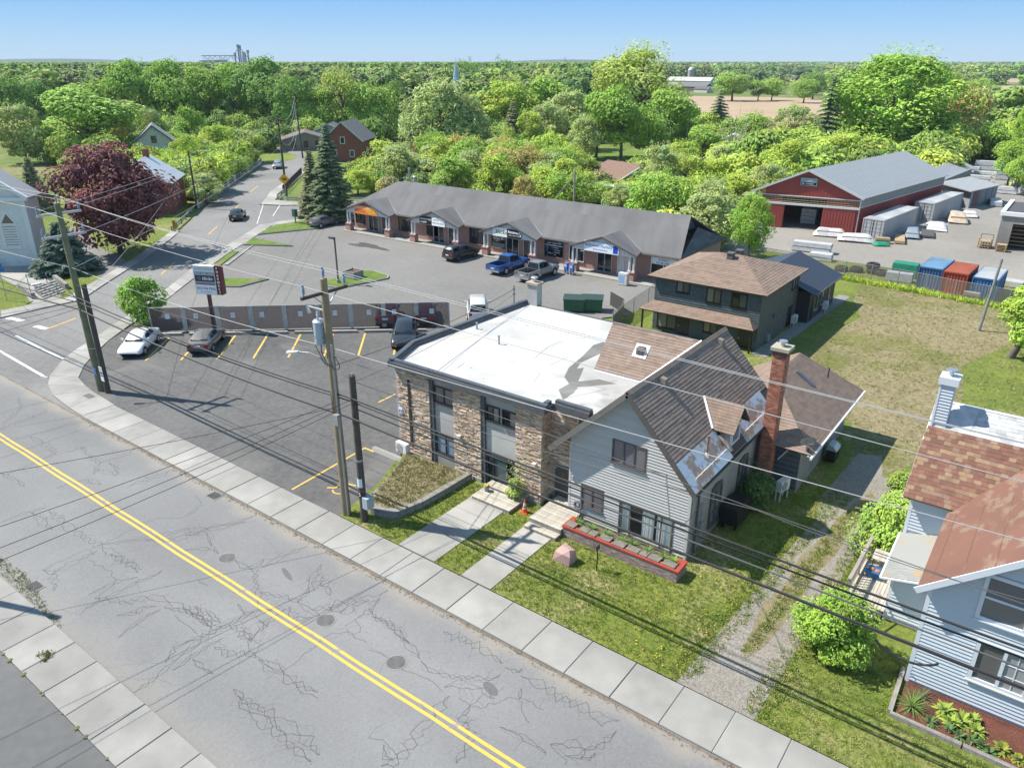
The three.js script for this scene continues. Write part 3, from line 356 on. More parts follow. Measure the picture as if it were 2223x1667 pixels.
// ---------------------------------------------------------------- stone-fronted flat-roofed office
{
const T=thing('stone_office_building','two-storey flat-roofed office with ledgestone panels and white membrane roof','office building',null,-23.5,0,-34);
const wallM=mat([.56,.56,.545],{map:blotchT,roughness:.9}),core=mat([.26,.26,.26],{map:blotchT});
put('wall',new B().prism([[-28.75,-27.65],[-18.75,-27.65],[-18.75,-28.25],[-16.8,-28.25],[-16.8,-40.8],[-29.6,-40.8],[-29.85,-30]],0,5.52),core,T);
const f=facade(0,-27.65),stoneCols=[[.55,.42,.3],[.5,.36,.26],[.6,.49,.38],[.44,.32,.23],[.57,.46,.36],[.52,.37,.25],[.64,.56,.46],[.4,.31,.25]];
const base=mat([.5,.49,.46],{map:blotchT});
let s=40;const stone=(ff,a,b,y0,y1,n0,skip)=>{const m=putC('ledgestone_veneer',bricks(ff,a,b,y0,y1,{h:.066,l:.3,varyL:.5,varyH:.3,gap:.01,cols:stoneCols,seed:s++,d0:.01,d1:.075,skip,n0}),M.vc,T);m.userData.kind='stuff';};
for(const[a,b]of[[-28.62,-26.22],[-24.51,-22.62],[-20.34,-18.74]]){put('stone_panel',fbox(new B(),f,a+.003,.28,0,b-.003,5.45,.2),M.concreteDark,T);stone(f,a,b,.3,5.44,.195);put('footing',fbox(new B(),f,a-.02,0,.001,b+.02,.29,.3),base,T);}
for(const[a,b]of[[-26.22,-24.51],[-22.62,-20.34]])put('stucco_panel',fbox(new B(),f,a,0,0,b,5.44,.05),wallM,T);
for(const a of[-26.2,-22.6])put('pilaster',fbox(new B(),f,a,0,.04,a+.22,5.43,.19),M.slate,T);
put('corner_post',fbox(new B(),f,-28.75,0,-.02,-28.63,5.43,.22),mat([.36,.37,.38]),T);
put('sill_band',fbox(new B(),f,-26,.02,.05,-24.52,.8,.13),base,T);
const fr=mat([.03,.032,.035],{roughness:.4}),g2=[M.glassPale,mat([.12,.125,.13],{roughness:.07})],fw=facade(0,-27.6);
windowOn(T,fw,-25.9,-24.6,3.95,4.83,{frame:fr,glass:[mat([.14,.135,.13],{roughness:.1}),mat([.16,.15,.15],{roughness:.1})],fw:.05,proud:.09});
windowOn(T,fw,-25.88,-24.58,.92,1.98,{frame:fr,glass:M.glassBlue,fw:.05,proud:.09});
for(const[a,b]of[[-22.28,-21.5],[-21.24,-20.42]])windowOn(T,fw,a,b,3.92,4.68,{frame:fr,glass:[M.glass,mat([.25,.24,.22],{roughness:.12})],fw:.05,proud:.09});
{const d=windowOn(T,fw,-22.25,-20.62,.16,1.86,{frame:fr,glass:[M.glass,mat([.07,.1,.105],{roughness:.05}),M.glass],split:[0,.24,.78,1],name:'door',fw:.06,proud:.1,sill:false});put('handle',fbox(new B(),fw,-20.98,.85,.1,-20.94,1.15,.14),M.steel,d);}
put('drain_channel',fbox(new B(),f,-27.78,.8,.26,-27.62,4.8,.3),mat([.03,.024,.02]),T);
// return and recess with the side door
const fs=facade(-18.75,-27.65,Math.PI/2);stone(fs,0,.6,.2,5.44,-.005);putC('ledgestone_veneer',bricks(facade(-18.75,-27.45,Math.PI/2),0,.2,.2,5.44,{h:.082,l:.2,gap:.01,cols:stoneCols,seed:77,d0:.01,d1:.06}),M.vc,T).userData.kind='stuff';
const fr2=facade(0,-28.25);stone(fr2,-18.72,-17.12,.4,5.44,0,(u,y)=>u>-18.5&&u<-17.35&&y<2.28);
{const d=put('side_door',fbox(new B(),fr2,-18.42,.42,-.02,-17.42,2.14,.03),mat([.07,.065,.06],{roughness:.6}),T);put('door_frame',new B().bar(fr2.p(-18.46,.4,.04),fr2.p(-18.46,2.2,.04),.07,.09).bar(fr2.p(-17.38,.4,.04),fr2.p(-17.38,2.2,.04),.07,.09).bar(fr2.p(-18.5,2.22,.04),fr2.p(-17.34,2.22,.04),.09,.07),M.concrete2,d);put('number_plate',fbox(new B(),fr2,-17.98,1.5,.03,-17.94,1.9,.036),mat([.25,.2,.1],{metalness:.5}),d);}
for(const[u,y]of[[-24.05,2.42],[-19.1,2.36]]){const l=put('wall_light',fbox(new B(),f,u-.09,y-.06,.26,u+.09,y+.07,.42),M.white,T);put('light_hood',fbox(new B(),f,u-.11,y+.07,.255,u+.11,y+.1,.44),M.white,l);}
// cornice, roof
const P=[[-28.95,-27.08],[-18.38,-27.08],[-18.38,-27.88],[-16.4,-27.88]],tr=mat([.10,.112,.128],{roughness:.45,map:grainT});
const rim=(pts,name,e0)=>{for(let i=0;i+1<pts.length;i++){let[a,b]=[pts[i],pts[i+1]];if(name==='cornice'&&e0===0&&i===1)a=[a[0],a[1]-.425];const dx=b[0]-a[0],dz=b[1]-a[1],l=Math.hypot(dx,dz),nx=dz/l,nz=-dx/l,w=.42,e=e0+.006*i,bb=new B();const O=k=>[[a[0]+nx*k,a[1]+nz*k],[b[0]+nx*k,b[1]+nz*k]];const o=O(0),q=O(w),q2=O(w*.45);bb.hex([[o[0][0],5.42-e,o[0][1]],[o[1][0],5.42,o[1][1]],[q[1][0],5.42,q[1][1]],[q[0][0],5.42,q[0][1]],[o[0][0],5.72+e,o[0][1]],[o[1][0],5.72+e,o[1][1]],[q[1][0],5.72+e,q[1][1]],[q[0][0],5.72+e,q[0][1]]]);const m=put(name,bb,tr,T);const c=new B();const o2=O(.12),o3=O(.36);c.hex([[o2[0][0],5.73+e,o2[0][1]],[o2[1][0],5.73+e,o2[1][1]],[o3[1][0],5.73+e,o3[1][1]],[o3[0][0],5.73+e,o3[0][1]],[o2[0][0],5.86+e,o2[0][1]],[o2[1][0],5.86+e,o2[1][1]],[o3[1][0],5.86+e,o3[1][1]],[o3[0][0],5.86+e,o3[0][1]]]);put('cap',c,tr,m);}};
rim(P,'cornice',0);rim([[-29.6,-40.9],[-30.02,-30],[-28.9,-27.06]].map(p=>[p[0],p[1]]),'cornice',.02);
const RX0=-30.2,RX1=-16,RZ0=-41,RZ1=-27.2,rn=fbm(5,6,401),rn2=fbm(3,4,405),S=1024;
const rc=document.createElement('canvas');rc.width=rc.height=S;const g=rc.getContext('2d');g.fillStyle='#000';g.fillRect(0,0,S,S);
const q=(x,z)=>[(x-RX0)/(RX1-RX0)*S,(z-RZ0)/(RZ1-RZ0)*S],r2=rng(5);g.lineCap=g.lineJoin='round';
g.fillStyle='#f00';g.beginPath();[-21.19,-37.30,-21.37,-36.49,-20.91,-34.61,-20.58,-32.64,-20.05,-31.37,-19.34,-30.73,-19.36,-29.77,-18.45,-28.82,-18.50,-29.86,-18.71,-30.63,-17.35,-32.22,-18.40,-32.21,-19.12,-31.28,-19.91,-33.13,-20.13,-32.76,-20.44,-33.61,-20.31,-35.29,-20.2,-37.2].forEach((v,i,a)=>{if(i%2===0){const[X,Y]=q(v,a[i+1]);i?g.lineTo(X,Y):g.moveTo(X,Y);}});g.fill();
for(const l of[[-29.29,-28.78,-29.50,-30.07,-29.50,-31.07,-29.10,-31.88,-28.38,-32.55,-28.09,-33.29,-27.98,-34.86],[-22.93,-32.64,-23.19,-33.83,-23.31,-34.71,-23.26,-35.88],[-28.17,-36.42,-28,-37.44,-27.26,-40.8],[-21.59,-32.31,-21.52,-33.13,-21.44,-33.98],[-25.48,-28.96,-25.62,-29.72],[-26.9,-37.08,-26.16,-37.07,-25.49,-37.01,-24.66,-37.08],[-23.09,-37.04,-22.58,-37.03,-22.18,-37.86],[-21.72,-31.04,-21.32,-31.03,-21.1,-30.38,-20.98,-29.89],[-23.76,-31.12,-23.5,-31.64],[-19.3,-31,-17.4,-31.4],[-18.6,-28.9,-17.4,-31.2],[-18.9,-29.6,-17.6,-32.6]]){g.strokeStyle='#c00';g.lineWidth=2.4+2*r2();g.beginPath();for(let i=0;i<l.length;i+=2){const[X,Y]=q(l[i]+(r2()-.5)*.1,l[i+1]+(r2()-.5)*.1);i?g.lineTo(X,Y):g.moveTo(X,Y);}g.stroke();}
for(let k=0;k<70;k++){const[X,Y]=q(RX0+1+r2()*11,RZ0+1+r2()*12);g.fillStyle=`rgba(200,0,0,${.4 + .6 * r2()})`;g.beginPath();g.ellipse(X,Y,2+7*r2()*r2(),1+3*r2(),r2()*3,0,6.3);g.fill();}
const mk=g.getImageData(0,0,S,S).data;
const rt=tex(S,RX1-RX0,(u,v)=>{const i=Math.floor(u*S),j=Math.floor((1-v)*S),m=mk[(j*S+i)*4]/255,n=rn(u,v),n2=rn2(u,v);let c=lerp3([.46,.457,.447],[.36,.355,.34],sstep(.52,.75,n*.6+n2*.5));c=lerp3(c,[.5,.45,.36],.5*sstep(.62,.75,rn(v,u)));c=lerp3(c,[.14,.135,.125],clamp(m*(.55+.9*n)));const dirty=sstep(.40,.62,n)*sstep(3.6,.3,Math.hypot((u*14.2-12.2),(1-v)*13.8-11));return lerp3(c,[.17,.165,.155],dirty*.75);},true,S,RZ1-RZ0);
rt.offset.set((-RX0-23.5)/(RX1-RX0),(RZ1-34+68)/(RZ1-RZ0)-34*2/(RZ1-RZ0));rt.wrapS=rt.wrapT=THREE.ClampToEdgeWrapping;
rt.offset.set((-23.5-RX0)/(RX1-RX0),(RZ1+34)/(RZ1-RZ0));
put('roof_membrane',new B().flat([[-29.35,-40.85],[-29.72,-30],[-28.7,-27.45],[-18.7,-27.45],[-18.7,-28.2],[-16.3,-28.2],[-16.3,-40.85]],5.56),mat(0xffffff,{map:rt,roughness:.75,bumpMap:blotchT,bumpScale:.03}),T);
put('roof_edge',new B().box(-29.6,5.3,-40.98,-16.8,5.6,-40.84),tr,T);
{const c=put('chimney',new B().box(-29.25,5.5,-41.35,-28.45,7.0,-40.75),mat([.6,.6,.59],{map:blotchT,roughness:.9}),T);put('chimney_cap',new B().box(-29.34,7,-41.44,-28.36,7.16,-40.66),mat([.46,.4,.31],{map:grainT}),c);put('flue',new B().cyl([-28.85,7.16,-41.05],[-28.85,7.45,-41.05],.14,.14,10).cyl([-28.85,7.45,-41.05],[-28.85,7.52,-41.05],.26,.2,10),M.steel,c);}
for(const[x,z,h]of[[-28.7,-34.6,.4],[-25.91,-33.26,.5]])put('vent_pipe',new B().cyl([x,5.55,z],[x,5.55+h,z],.06,.06,8).cyl([x,5.55+h,z],[x,5.6+h,z],.08,.08,8),M.galv,T);
put('service_mast',new B().cyl([-29.75,4.6,-39.9],[-29.75,7.0,-39.9],.035,.035,6).bar([-29.85,6.4,-39.9],[-29.65,6.4,-39.9],.05,.05).bar([-29.85,6.75,-39.9],[-29.65,6.75,-39.9],.05,.05),M.wireGrey,T);
const sg=canvasTex(64,96,(c)=>{c.fillStyle='#e8edf2';c.fillRect(0,0,64,96);c.fillStyle='#1d5fae';c.fillRect(6,40,52,50);c.fillStyle='#fff';c.beginPath();c.arc(30,50,5,0,7);c.fill();c.lineWidth=5;c.strokeStyle='#fff';c.beginPath();c.moveTo(30,55);c.lineTo(30,68);c.lineTo(42,68);c.lineTo(46,80);c.stroke();c.beginPath();c.arc(30,72,11,.3,3.6);c.stroke();});
const sp=new THREE.PlaneGeometry(.28,.42);const sm=mesh('parking_sign',sp,mat(0xffffff,{map:sg,roughness:.5}),T);sm.position.set(-28.45+23.5,2.75,-27.36+34);sm.userData.label='blue and white accessible parking sign';
}
{// wooden steps
const st=(name,label,x0,x1,steps)=>{const T=thing(name,label,'steps',null,(x0+x1)/2,0,steps[0][0]);for(const[z0,z1,y,n]of steps){const w=(z0-z1)/n;for(let k=0;k<n;k++)put('plank',new B().box(x0,y-.045,z0-(k+1)*w+.012,x1,y+(R()-.5)*.006,z0-k*w-.004),M.plank[Math.floor(R()*3)],T);put('riser',new B().box(x0+.02,.02,z1+.02,x1-.02,y-.046,z0-.02),M.greyWood,T);}};
st('entrance_steps','weathered low plank landing at the glass front door',-21.95,-19.5,[[-25.75,-26.9,.3,6],[-26.9,-27.5,.42,3]]);
st('side_door_steps','two weathered plank steps up to the recessed dark side door',-18.2,-16.35,[[-25.2,-25.65,.28,2],[-25.65,-27.0,.5,6],[-27,-28.2,.51,5]]);
}
{// retaining wall round the raised bed
const T=thing('raised_bed','raised bed of patchy grass held by a curved concrete block wall','garden bed',null,-25,0,-24.5);
const out=[[-28.3,-27.25],[-27.4,-25.7],[-26.45,-23.3],[-25.9,-22],[-25.1,-21.65],[-24.3,-21.75],[-23.7,-22.2],[-23.35,-23.6],[-23.25,-25.2],[-23.2,-27.35]];
const cx=-25.2,cz=-25,ins=p=>{const d=Math.hypot(p[0]-cx,p[1]-cz),k=1-.32/d;return[cx+(p[0]-cx)*k,cz+(p[1]-cz)*k];};
const L=(a,b,t)=>[a[0]+(b[0]-a[0])*t,a[1]+(b[1]-a[1])*t];
for(let i=0;i+1<out.length;i++){const h0=.1+.38*sstep(0,4,i),n=Math.max(1,Math.round(Math.hypot(out[i+1][0]-out[i][0],out[i+1][1]-out[i][1])/.55));for(let k=0;k<n;k++){const a=L(out[i],out[i+1],k/n+.008),b=L(out[i],out[i+1],(k+1)/n-.008),c=ins(b),d=ins(a),rows=h0>.35?3:1;for(let j=0;j<rows;j++)put('block',new B().prism([a,b,c,d],h0*j/rows+(j?.004:0),h0*(j+1)/rows),j===rows-1?M.concreteDark:M.concrete3,T);}}
put('soil',new B().flat(out.map(ins),.42),M.soilGrass,T);
}
solo('wheel_stop',new B().hex([[-30.1,.05,-26.75],[-27.5,.05,-26.72],[-27.5,.05,-26.35],[-30.1,.05,-26.4],[-30.06,.24,-26.68],[-27.54,.24,-26.66],[-27.54,.24,-26.44],[-30.06,.24,-26.48]]),M.concrete3,'long concrete kerb stop at the accessible parking stall','kerb stop');

// ---------------------------------------------------------------- grey gabled house
{
const T=thing('grey_house','grey clapboard gabled house with brown shingle roof and tall brick chimney','house',null,-13.5,0,-33);
const sd=[mat([.47,.465,.455],{roughness:.7}),mat([.45,.446,.437],{roughness:.7}),mat([.49,.485,.475],{roughness:.7})],tr=mat([.115,.105,.098],{roughness:.6,map:grainT}),stucco=mat([.42,.41,.39],{map:blotchT,roughness:.95,bumpMap:fineB,bumpScale:.01});
const xl=-17.1,xr=-10.8,xc=-14,H=7.6,zf=-27.5,zb=-37.6,roofR=x=>7.8-1.086*(x-xc),roofL=x=>7.8-.974*(xc-x);
// shell with an opening for the large window
const gy=x=>Math.min(x>xc?roofR(x):roofL(x),7.7)-.18,bw=[-14.18,-11.58,.32,1.96],bs=new B(),wall=(x0,x1,y0,y1)=>bs.box(x0,y0,zf-.18,x1,y1,zf);
wall(xl,bw[0],0,2.2);wall(bw[1],xr,0,2.2);wall(bw[0],bw[1],0,bw[2]);wall(bw[0],bw[1],bw[3],2.2);{const q=[[xl,2.2],[xr,2.2],[xr,gy(xr)],[xc,gy(xc)],[xl,gy(xl)]];for(const z of[zf,zf-.18])for(let i=1;i<4;i++)bs.tri([...q[0],z],[...q[i],z],[...q[i+1],z]);}
put('front_wall',bs,sd[1],T);
put('side_wall',new B().box(xr-.2,0,zb,xr,4.15,zf-.181),stucco,T);put('side_wall',new B().box(xl,0,zb,xl+.2,4.3,zf-.181),stucco,T);put('back_wall',new B().prism([[xl,zb],[xr,zb],[xr,zb+.2],[xl,zb+.2]].map(p=>p),0,4.2).tri([xl,4.2,zb],[xc,7.5,zb],[xr,4.2,zb]),stucco,T);
const f=facade(0,zf);
const clip=y=>y<gy(xl)?[xl+.09,xr-.09]:[Math.max(xl+.09,xc-(7.8-.18-y)/.974),Math.min(xr-.09,xc+(7.8-.18-y)/1.086)];
const holes=[[-14.83,-13.07,3.92,5.15],[-16.41,-15.14,1.0,2.2],[-14.28,-11.48,.22,2.06]];
siding(T,f,xl,xr,.25,7.45,.152,sd,{clip,holes});
put('corner_board',fbox(new B(),f,xl-.02,.1,-.02,xl+.088,4.25,.045),sd[2],T);put('corner_board',fbox(new B(),f,xr-.088,.1,-.02,xr+.03,4.1,.045),sd[2],T);put('foundation',fbox(new B(),f,xl,0,0,xr,.25,.02),M.concrete3,T);
const pl=mat([.13,.125,.135],{roughness:.12});
windowOn(T,f,-14.75,-13.15,4.0,5.07,{n:3,frame:tr,glass:[mat([.16,.15,.17],{roughness:.15}),mat([.14,.13,.155],{roughness:.15})],fw:.075});
windowOn(T,f,-16.33,-15.22,1.08,2.12,{n:2,frame:tr,glass:pl,fw:.075});
{const clear=mat([1,1,1],{phys:true,transmission:1,thickness:0,roughness:.02,ior:1.5});const w=windowOn(T,f,-14.2,-11.56,.3,1.98,{split:[0,.2,.8,1],frame:tr,glass:clear,fw:.075});
const room=mat([.36,.35,.32]);put('room_lining',new B().box(-14.4,.1,zf-1.6,-11.4,.2,zf-.2).box(-14.4,2.1,zf-1.6,-11.4,2.2,zf-.2).box(-14.4,.2,zf-1.7,-11.4,2.1,zf-1.6).box(-14.5,.1,zf-1.6,-14.4,2.2,zf-.2).box(-11.4,.1,zf-1.6,-11.3,2.2,zf-.2),room,w);
for(const[a,b]of[[-14.15,-13.75],[-13.1,-12.5],[-12.35,-11.62]]){const c=new B(),n=28;for(let i=0;i<n;i++){const p=k=>[a+(b-a)*k/n,zf-.1+.035*Math.sin(k*1.35)+.02*Math.sin(k*.6)];const[x0,z0]=p(i),[x1,z1]=p(i+1);c.quad([x0,.34,z0],[x1,.34,z1],[x1,1.95,z1],[x0,1.95,z0]);}put('curtain',c,mat([.85,.85,.81],{roughness:1}),w,true);}}
// side windows and trim
const fs=facade(xr,0,Math.PI/2);
for(const[a,b,y0,y1]of[[29.9,31.0,.75,2.45],[33.3,34.3,.75,2.45]]){windowOn(T,fs,a,b,y0,y1,{frame:tr,glass:M.glassPale,rows:3,n:2,fw:.1,proud:.08});put('arch_head',fbox(new B(),fs,a-.02,y1+.1,0,b+.02,y1+.28,.075).hex([fs.p(a+.15,y1+.28,0),fs.p(b-.15,y1+.28,0),fs.p(b-.15,y1+.28,.075),fs.p(a+.15,y1+.28,.075),fs.p(a+.4,y1+.38,0),fs.p(b-.4,y1+.38,0),fs.p(b-.4,y1+.38,.075),fs.p(a+.4,y1+.38,.075)]),tr,T);}
put('downspout',new B().cyl([-10.72,.2,-28.2],[-10.72,4.0,-28.2],.045,.045,6),M.darkTrim,T);put('meter_box',fbox(new B(),fs,28.6,1.1,0,28.9,1.55,.18).cyl([-10.7,.1,-28.75],[-10.7,2.6,-28.75],.03,.03,6),M.galv,T);
// main roof
const z0=-27.02,z1=-37.85,deck=mat([.1,.075,.06],{map:grainT});
const rr_=put('roof',new B().slab([[xc,7.8,z0],[-10.5,roofR(-10.5),z0],[-10.5,roofR(-10.5),z1],[xc,7.8,z1]],.12).slab([[xc,7.8,z0],[-17.95,roofL(-17.95),z0],[-17.95,roofL(-17.95),z1],[xc,7.8,z1]],.12),deck,T);
shingles(rr_,[-11.42,roofR(-11.42),z1],[-11.42,roofR(-11.42),z0+.02],[xc,7.8,z1],[xc,7.8,z0+.02],{mats:M.brownSh,seed:8,course:.17,thick:.019,max:290});
shingles(rr_,[-17.97,roofL(-17.97),z0],[-17.97,roofL(-17.97),z1],[xc,7.8,z0],[xc,7.8,z1],{mats:M.brownSh,seed:9,course:.17,max:0,thick:.024});
put('ridge_cap',new B().slab([[xc,7.86,z0-.02],[xc+.16,7.70,z0-.02],[xc+.16,7.70,z1],[xc,7.86,z1]],.03).slab([[xc,7.861,z0-.02],[xc-.16,7.72,z0-.02],[xc-.16,7.72,z1],[xc,7.861,z1]],.03),M.brownSh[0],rr_);
const tin=(()=>{const a=fbm(6,5,501),f2=fbm(32,3,502);return mat(0xffffff,{map:tex(512,5,(u,v)=>lerp3([.50,.55,.60],[.33,.19,.1],.85*sstep(.56,.68,a(u,v)*.8+f2(u,v)*.25))),roughness:.42,metalness:.35});})();
const sheetZ=[z0,-29.2,-31.2,-33.0,-34.9,-36.95];for(let i=0;i+1<sheetZ.length;i++){if(i===2)continue;for(const[xa,xb,d]of[[-11.46,-10.98,.022],[-10.99,-10.44,.014]])put('metal_sheet',new B().slab([[xa,roofR(xa)+d+.012,sheetZ[i]-.004],[xb,roofR(xb)+d+.012,sheetZ[i]-.004],[xb,roofR(xb)+d+.012,sheetZ[i+1]+.004],[xa,roofR(xa)+d+.012,sheetZ[i+1]+.004]],.01),tin,rr_);}
for(const[a,b]of[[-27.6,-31],[-33.2,-36.6]]){const sr=new B().bar([-10.72,roofR(-10.72)+.14,a],[-10.72,roofR(-10.72)+.14,b],.025,.03);for(let z=a;z>b;z-=.6)sr.bar([-10.72,roofR(-10.72),z],[-10.72,roofR(-10.72)+.14,z],.025,.025);put('snow_rail',sr,M.white,rr_);}
put('gutter',new B().bar([-10.43,3.9,z0],[-10.43,3.9,-36.95],.12,.1),M.black,rr_);
for(const s of[0,1]){const xe=s?-10.46:-18.0,ye=s?roofR(xe):roofL(xe);put('barge_board',new B().bar([xc,7.66,z0+.03],[xe,ye-.14,z0+.03],.05,.24),s?tr:mat([.2,.19,.18],{map:grainT}),rr_);}
put('soffit',new B().slab([[xc,7.56,z0],[-17.85,roofL(-17.85)-.2,z0],[-17.85,roofL(-17.85)-.2,zf],[xc,7.56,zf]],.02),sd[0],rr_);
for(const[x,z]of[[-13.62,-29.8],[-13.62,-36.4]]){const y=roofR(x);put('roof_vent',new B().hex([[x-.16,y-.1,z-.17],[x+.16,y-.3,z-.17],[x+.16,y-.3,z+.17],[x-.16,y-.1,z+.17],[x-.12,y+.28,z-.14],[x+.14,y+.22,z-.14],[x+.14,y+.22,z+.14],[x-.12,y+.28,z+.14]]),mat([.2,.17,.15]),rr_);}
put('stack_pipe',new B().cyl([-11.05,roofR(-11.05),-29.4],[-11.05,roofR(-11.05)+.95,-29.4],.045,.045,8).cyl([-11.05,roofR(-11.05)+.95,-29.4],[-11.05,roofR(-11.05)+1.02,-29.4],.06,.06,8),mat([.25,.14,.09],{roughness:.7}),rr_);put('pipe_boot',new B().cyl([-11.05,roofR(-11.05)-.1,-29.4],[-11.05,roofR(-11.05)+.16,-29.4],.14,.06,8),M.white,rr_);
// dormer
{const d=put('dormer',new B().box(-12.4,4.2,-32.75,-10.78,5.18,-31.4).hex([[-12.4,5.18,-32.75],[-10.78,5.18,-32.75],[-10.78,5.18,-31.4],[-12.4,5.18,-31.4],[-12.5,6.05,-32.1],[-10.78,6.05,-32.1],[-10.78,6.05,-32.06],[-12.5,6.05,-32.06]]),sd[0],T);
const fd=facade(-10.78,0,Math.PI/2);windowOn(d,fd,31.62,32.5,4.35,5.15,{frame:M.whiteTrim,glass:M.glassPale,n:1,fw:.06,sill:false,name:'dormer_window'});
put('dormer_roof',new B().slab([[-12.55,6.24,-32.08],[-10.5,6.24,-32.08],[-10.5,5.12,-31.05],[-11.5,5.12,-31.05]],.08).slab([[-12.55,6.241,-32.08],[-10.5,6.241,-32.08],[-10.5,5.12,-33.1],[-11.5,5.12,-33.1]],.08),deck,d);
shingles(d,[-11.5,5.13,-31.03],[-10.48,5.13,-31.03],[-12.55,6.25,-32.08],[-10.48,6.25,-32.08],{mats:M.tanSh,seed:12,course:.16,max:60,len:.5});
put('flashing',new B().bar([-11.52,5.2,-31.0],[-12.5,6.26,-32.0],.1,.03),M.whiteTrim,d);put('side_flashing',new B().slab([[-11.1,5.0,-31.3],[-10.5,4.25,-31.3],[-10.5,4.3,-31.02],[-11.2,4.9,-31.02]],.02),tin,d);}
// cross gable to the left
{const rz=-34.9,top=7.86,xw=-19.2,lo=5.58;const c=put('cross_gable',new B().slab([[xw,lo,-33.0],[-16.3,lo,-33.0],[xc,top,rz],[xw,top,rz]],.12).slab([[xw,lo,-36.8],[-16.3,lo,-36.8],[xc,top,rz],[xw,top,rz]],.12).tri([xw+.25,lo-.02,-33.05],[xw+.25,top-.12,rz],[xw+.25,lo-.02,-36.75]),deck,T);
shingles(c,[xw-.02,lo,-32.97],[-16.3,lo,-32.97],[xw-.02,top,rz],[xc,top,rz],{mats:M.brownSh,seed:14,course:.17,thick:.022,max:240});
put('flashing',new B().bar([-16.35,5.66,-32.98],[-14.05,7.9,-34.86],.14,.03),M.whiteTrim,c);put('step_flashing',new B().bar([-19.2,5.62,-32.95],[-16.3,5.62,-32.95],.1,.1),M.whiteTrim,c);
put('roof_vent',new B().box(-17.2,6.75,-34.25,-16.8,7.12,-33.85),mat([.1,.085,.075]),c);put('vent_flange',new B().slab([[-17.4,6.62,-33.78],[-16.6,6.62,-33.78],[-16.6,7.2,-34.3],[-17.4,7.2,-34.3]],.01),M.whiteTrim,c);}
// brick chimney
{const x0=-10.53,x1=-9.87,za=-35.93,zc=-35.27,c=put('chimney',new B().box(x0+.02,0,za+.02,x1-.02,8.05,zc-.02),mat([.35,.3,.26]),T);
for(const[ff,a,b,s]of[[facade(0,zc-.022),x0+.02,x1-.02,1],[facade(x1-.022,0,Math.PI/2),-zc+.02,-za-.02,2],[facade(x0+.022,0,-Math.PI/2),za+.02,zc-.02,3],[facade(0,za+.022,Math.PI),-x1+.02,-x0-.02,4]])putC('brickwork',bricks(ff,a,b,.02,8.04,{cols:M.brickCols,seed:60+s,d0:.018,d1:.026,l:.215,h:.075}),M.vc,c).userData.kind='stuff';
put('corbel',new B().box(x0-.04,7.85,za-.04,x1+.04,8.06,zc+.04),mat([.2,.09,.06],{map:grainT}),c);put('chimney_cap',new B().box(x0-.12,8.06,za-.12,x1+.12,8.23,zc+.12),mat([.45,.4,.32],{map:grainT}),c);put('flue_cap',new B().cyl([-10.2,8.23,-35.6],[-10.2,8.45,-35.6],.1,.1,10).cyl([-10.2,8.45,-35.6],[-10.2,8.52,-35.6],.22,.2,12),M.steel,c);}
// rear wing
{const w=put('rear_wing',new B().box(-14.2,0,-45.4,-8.7,2.95,-36.4),stucco,T),e=2.95,E=[[-14.6,-35.5],[-8,-35.5],[-8,-45.6],[-14.6,-45.6]],r0=[-11.3,5.4,-38.6],r1=[-11.3,5.4,-43],c=i=>[E[i][0],e,E[i][1]];
put('wing_roof',new B().slab([c(1),c(2),r1,r0],.1).slab([c(0),c(1),r0],.1).slab([c(3),c(0),r0,r1],.1).slab([c(2),c(3),r1],.1),deck,w);
shingles(w,[-7.98,e,-45.6],[-7.98,e,-35.5],r1,r0,{mats:M.tanSh,seed:21,course:.17,max:280,thick:.024});shingles(w,c(0).map((v,i)=>i===2?v+.01:v),c(1).map((v,i)=>i===2?v+.01:v),[-11.31,5.4,-38.6],[-11.29,5.4,-38.6],{mats:M.brownSh,seed:22,course:.17,max:0});shingles(w,c(3),c(2),[-11.31,5.4,-43],[-11.29,5.4,-43],{mats:M.tanSh,seed:23,course:.17,max:0});shingles(w,[-14.62,e,-35.3],[-14.62,e,-45.6],r0,r1,{mats:M.tanSh,seed:24,course:.17,max:0});
put('gutter',new B().bar([-7.94,2.9,-35.2],[-7.94,2.9,-45.6],.1,.12),M.whiteTrim,w);siding(w,facade(0,-36.4),-10.6,-8.72,.3,2.75,.15,[M.slate,mat([.12,.135,.145])]);
put('skylight',new B().slab([[-10.74,5.07,-40.77],[-10.65,5.0,-41.09],[-9.71,4.3,-41.26],[-9.78,4.36,-40.96]],.12),mat([.06,.08,.12],{roughness:.05}),w);
put('stack_pipe',new B().cyl([-9.61,4,-43.3],[-9.61,4.75,-43.3],.035,.035,6),M.black,w);put('downspout',new B().line([[-8.1,2.85,-35.5],[-9.3,2.6,-36.3],[-9.8,1.8,-36.33]],.045),M.white,w);}
}
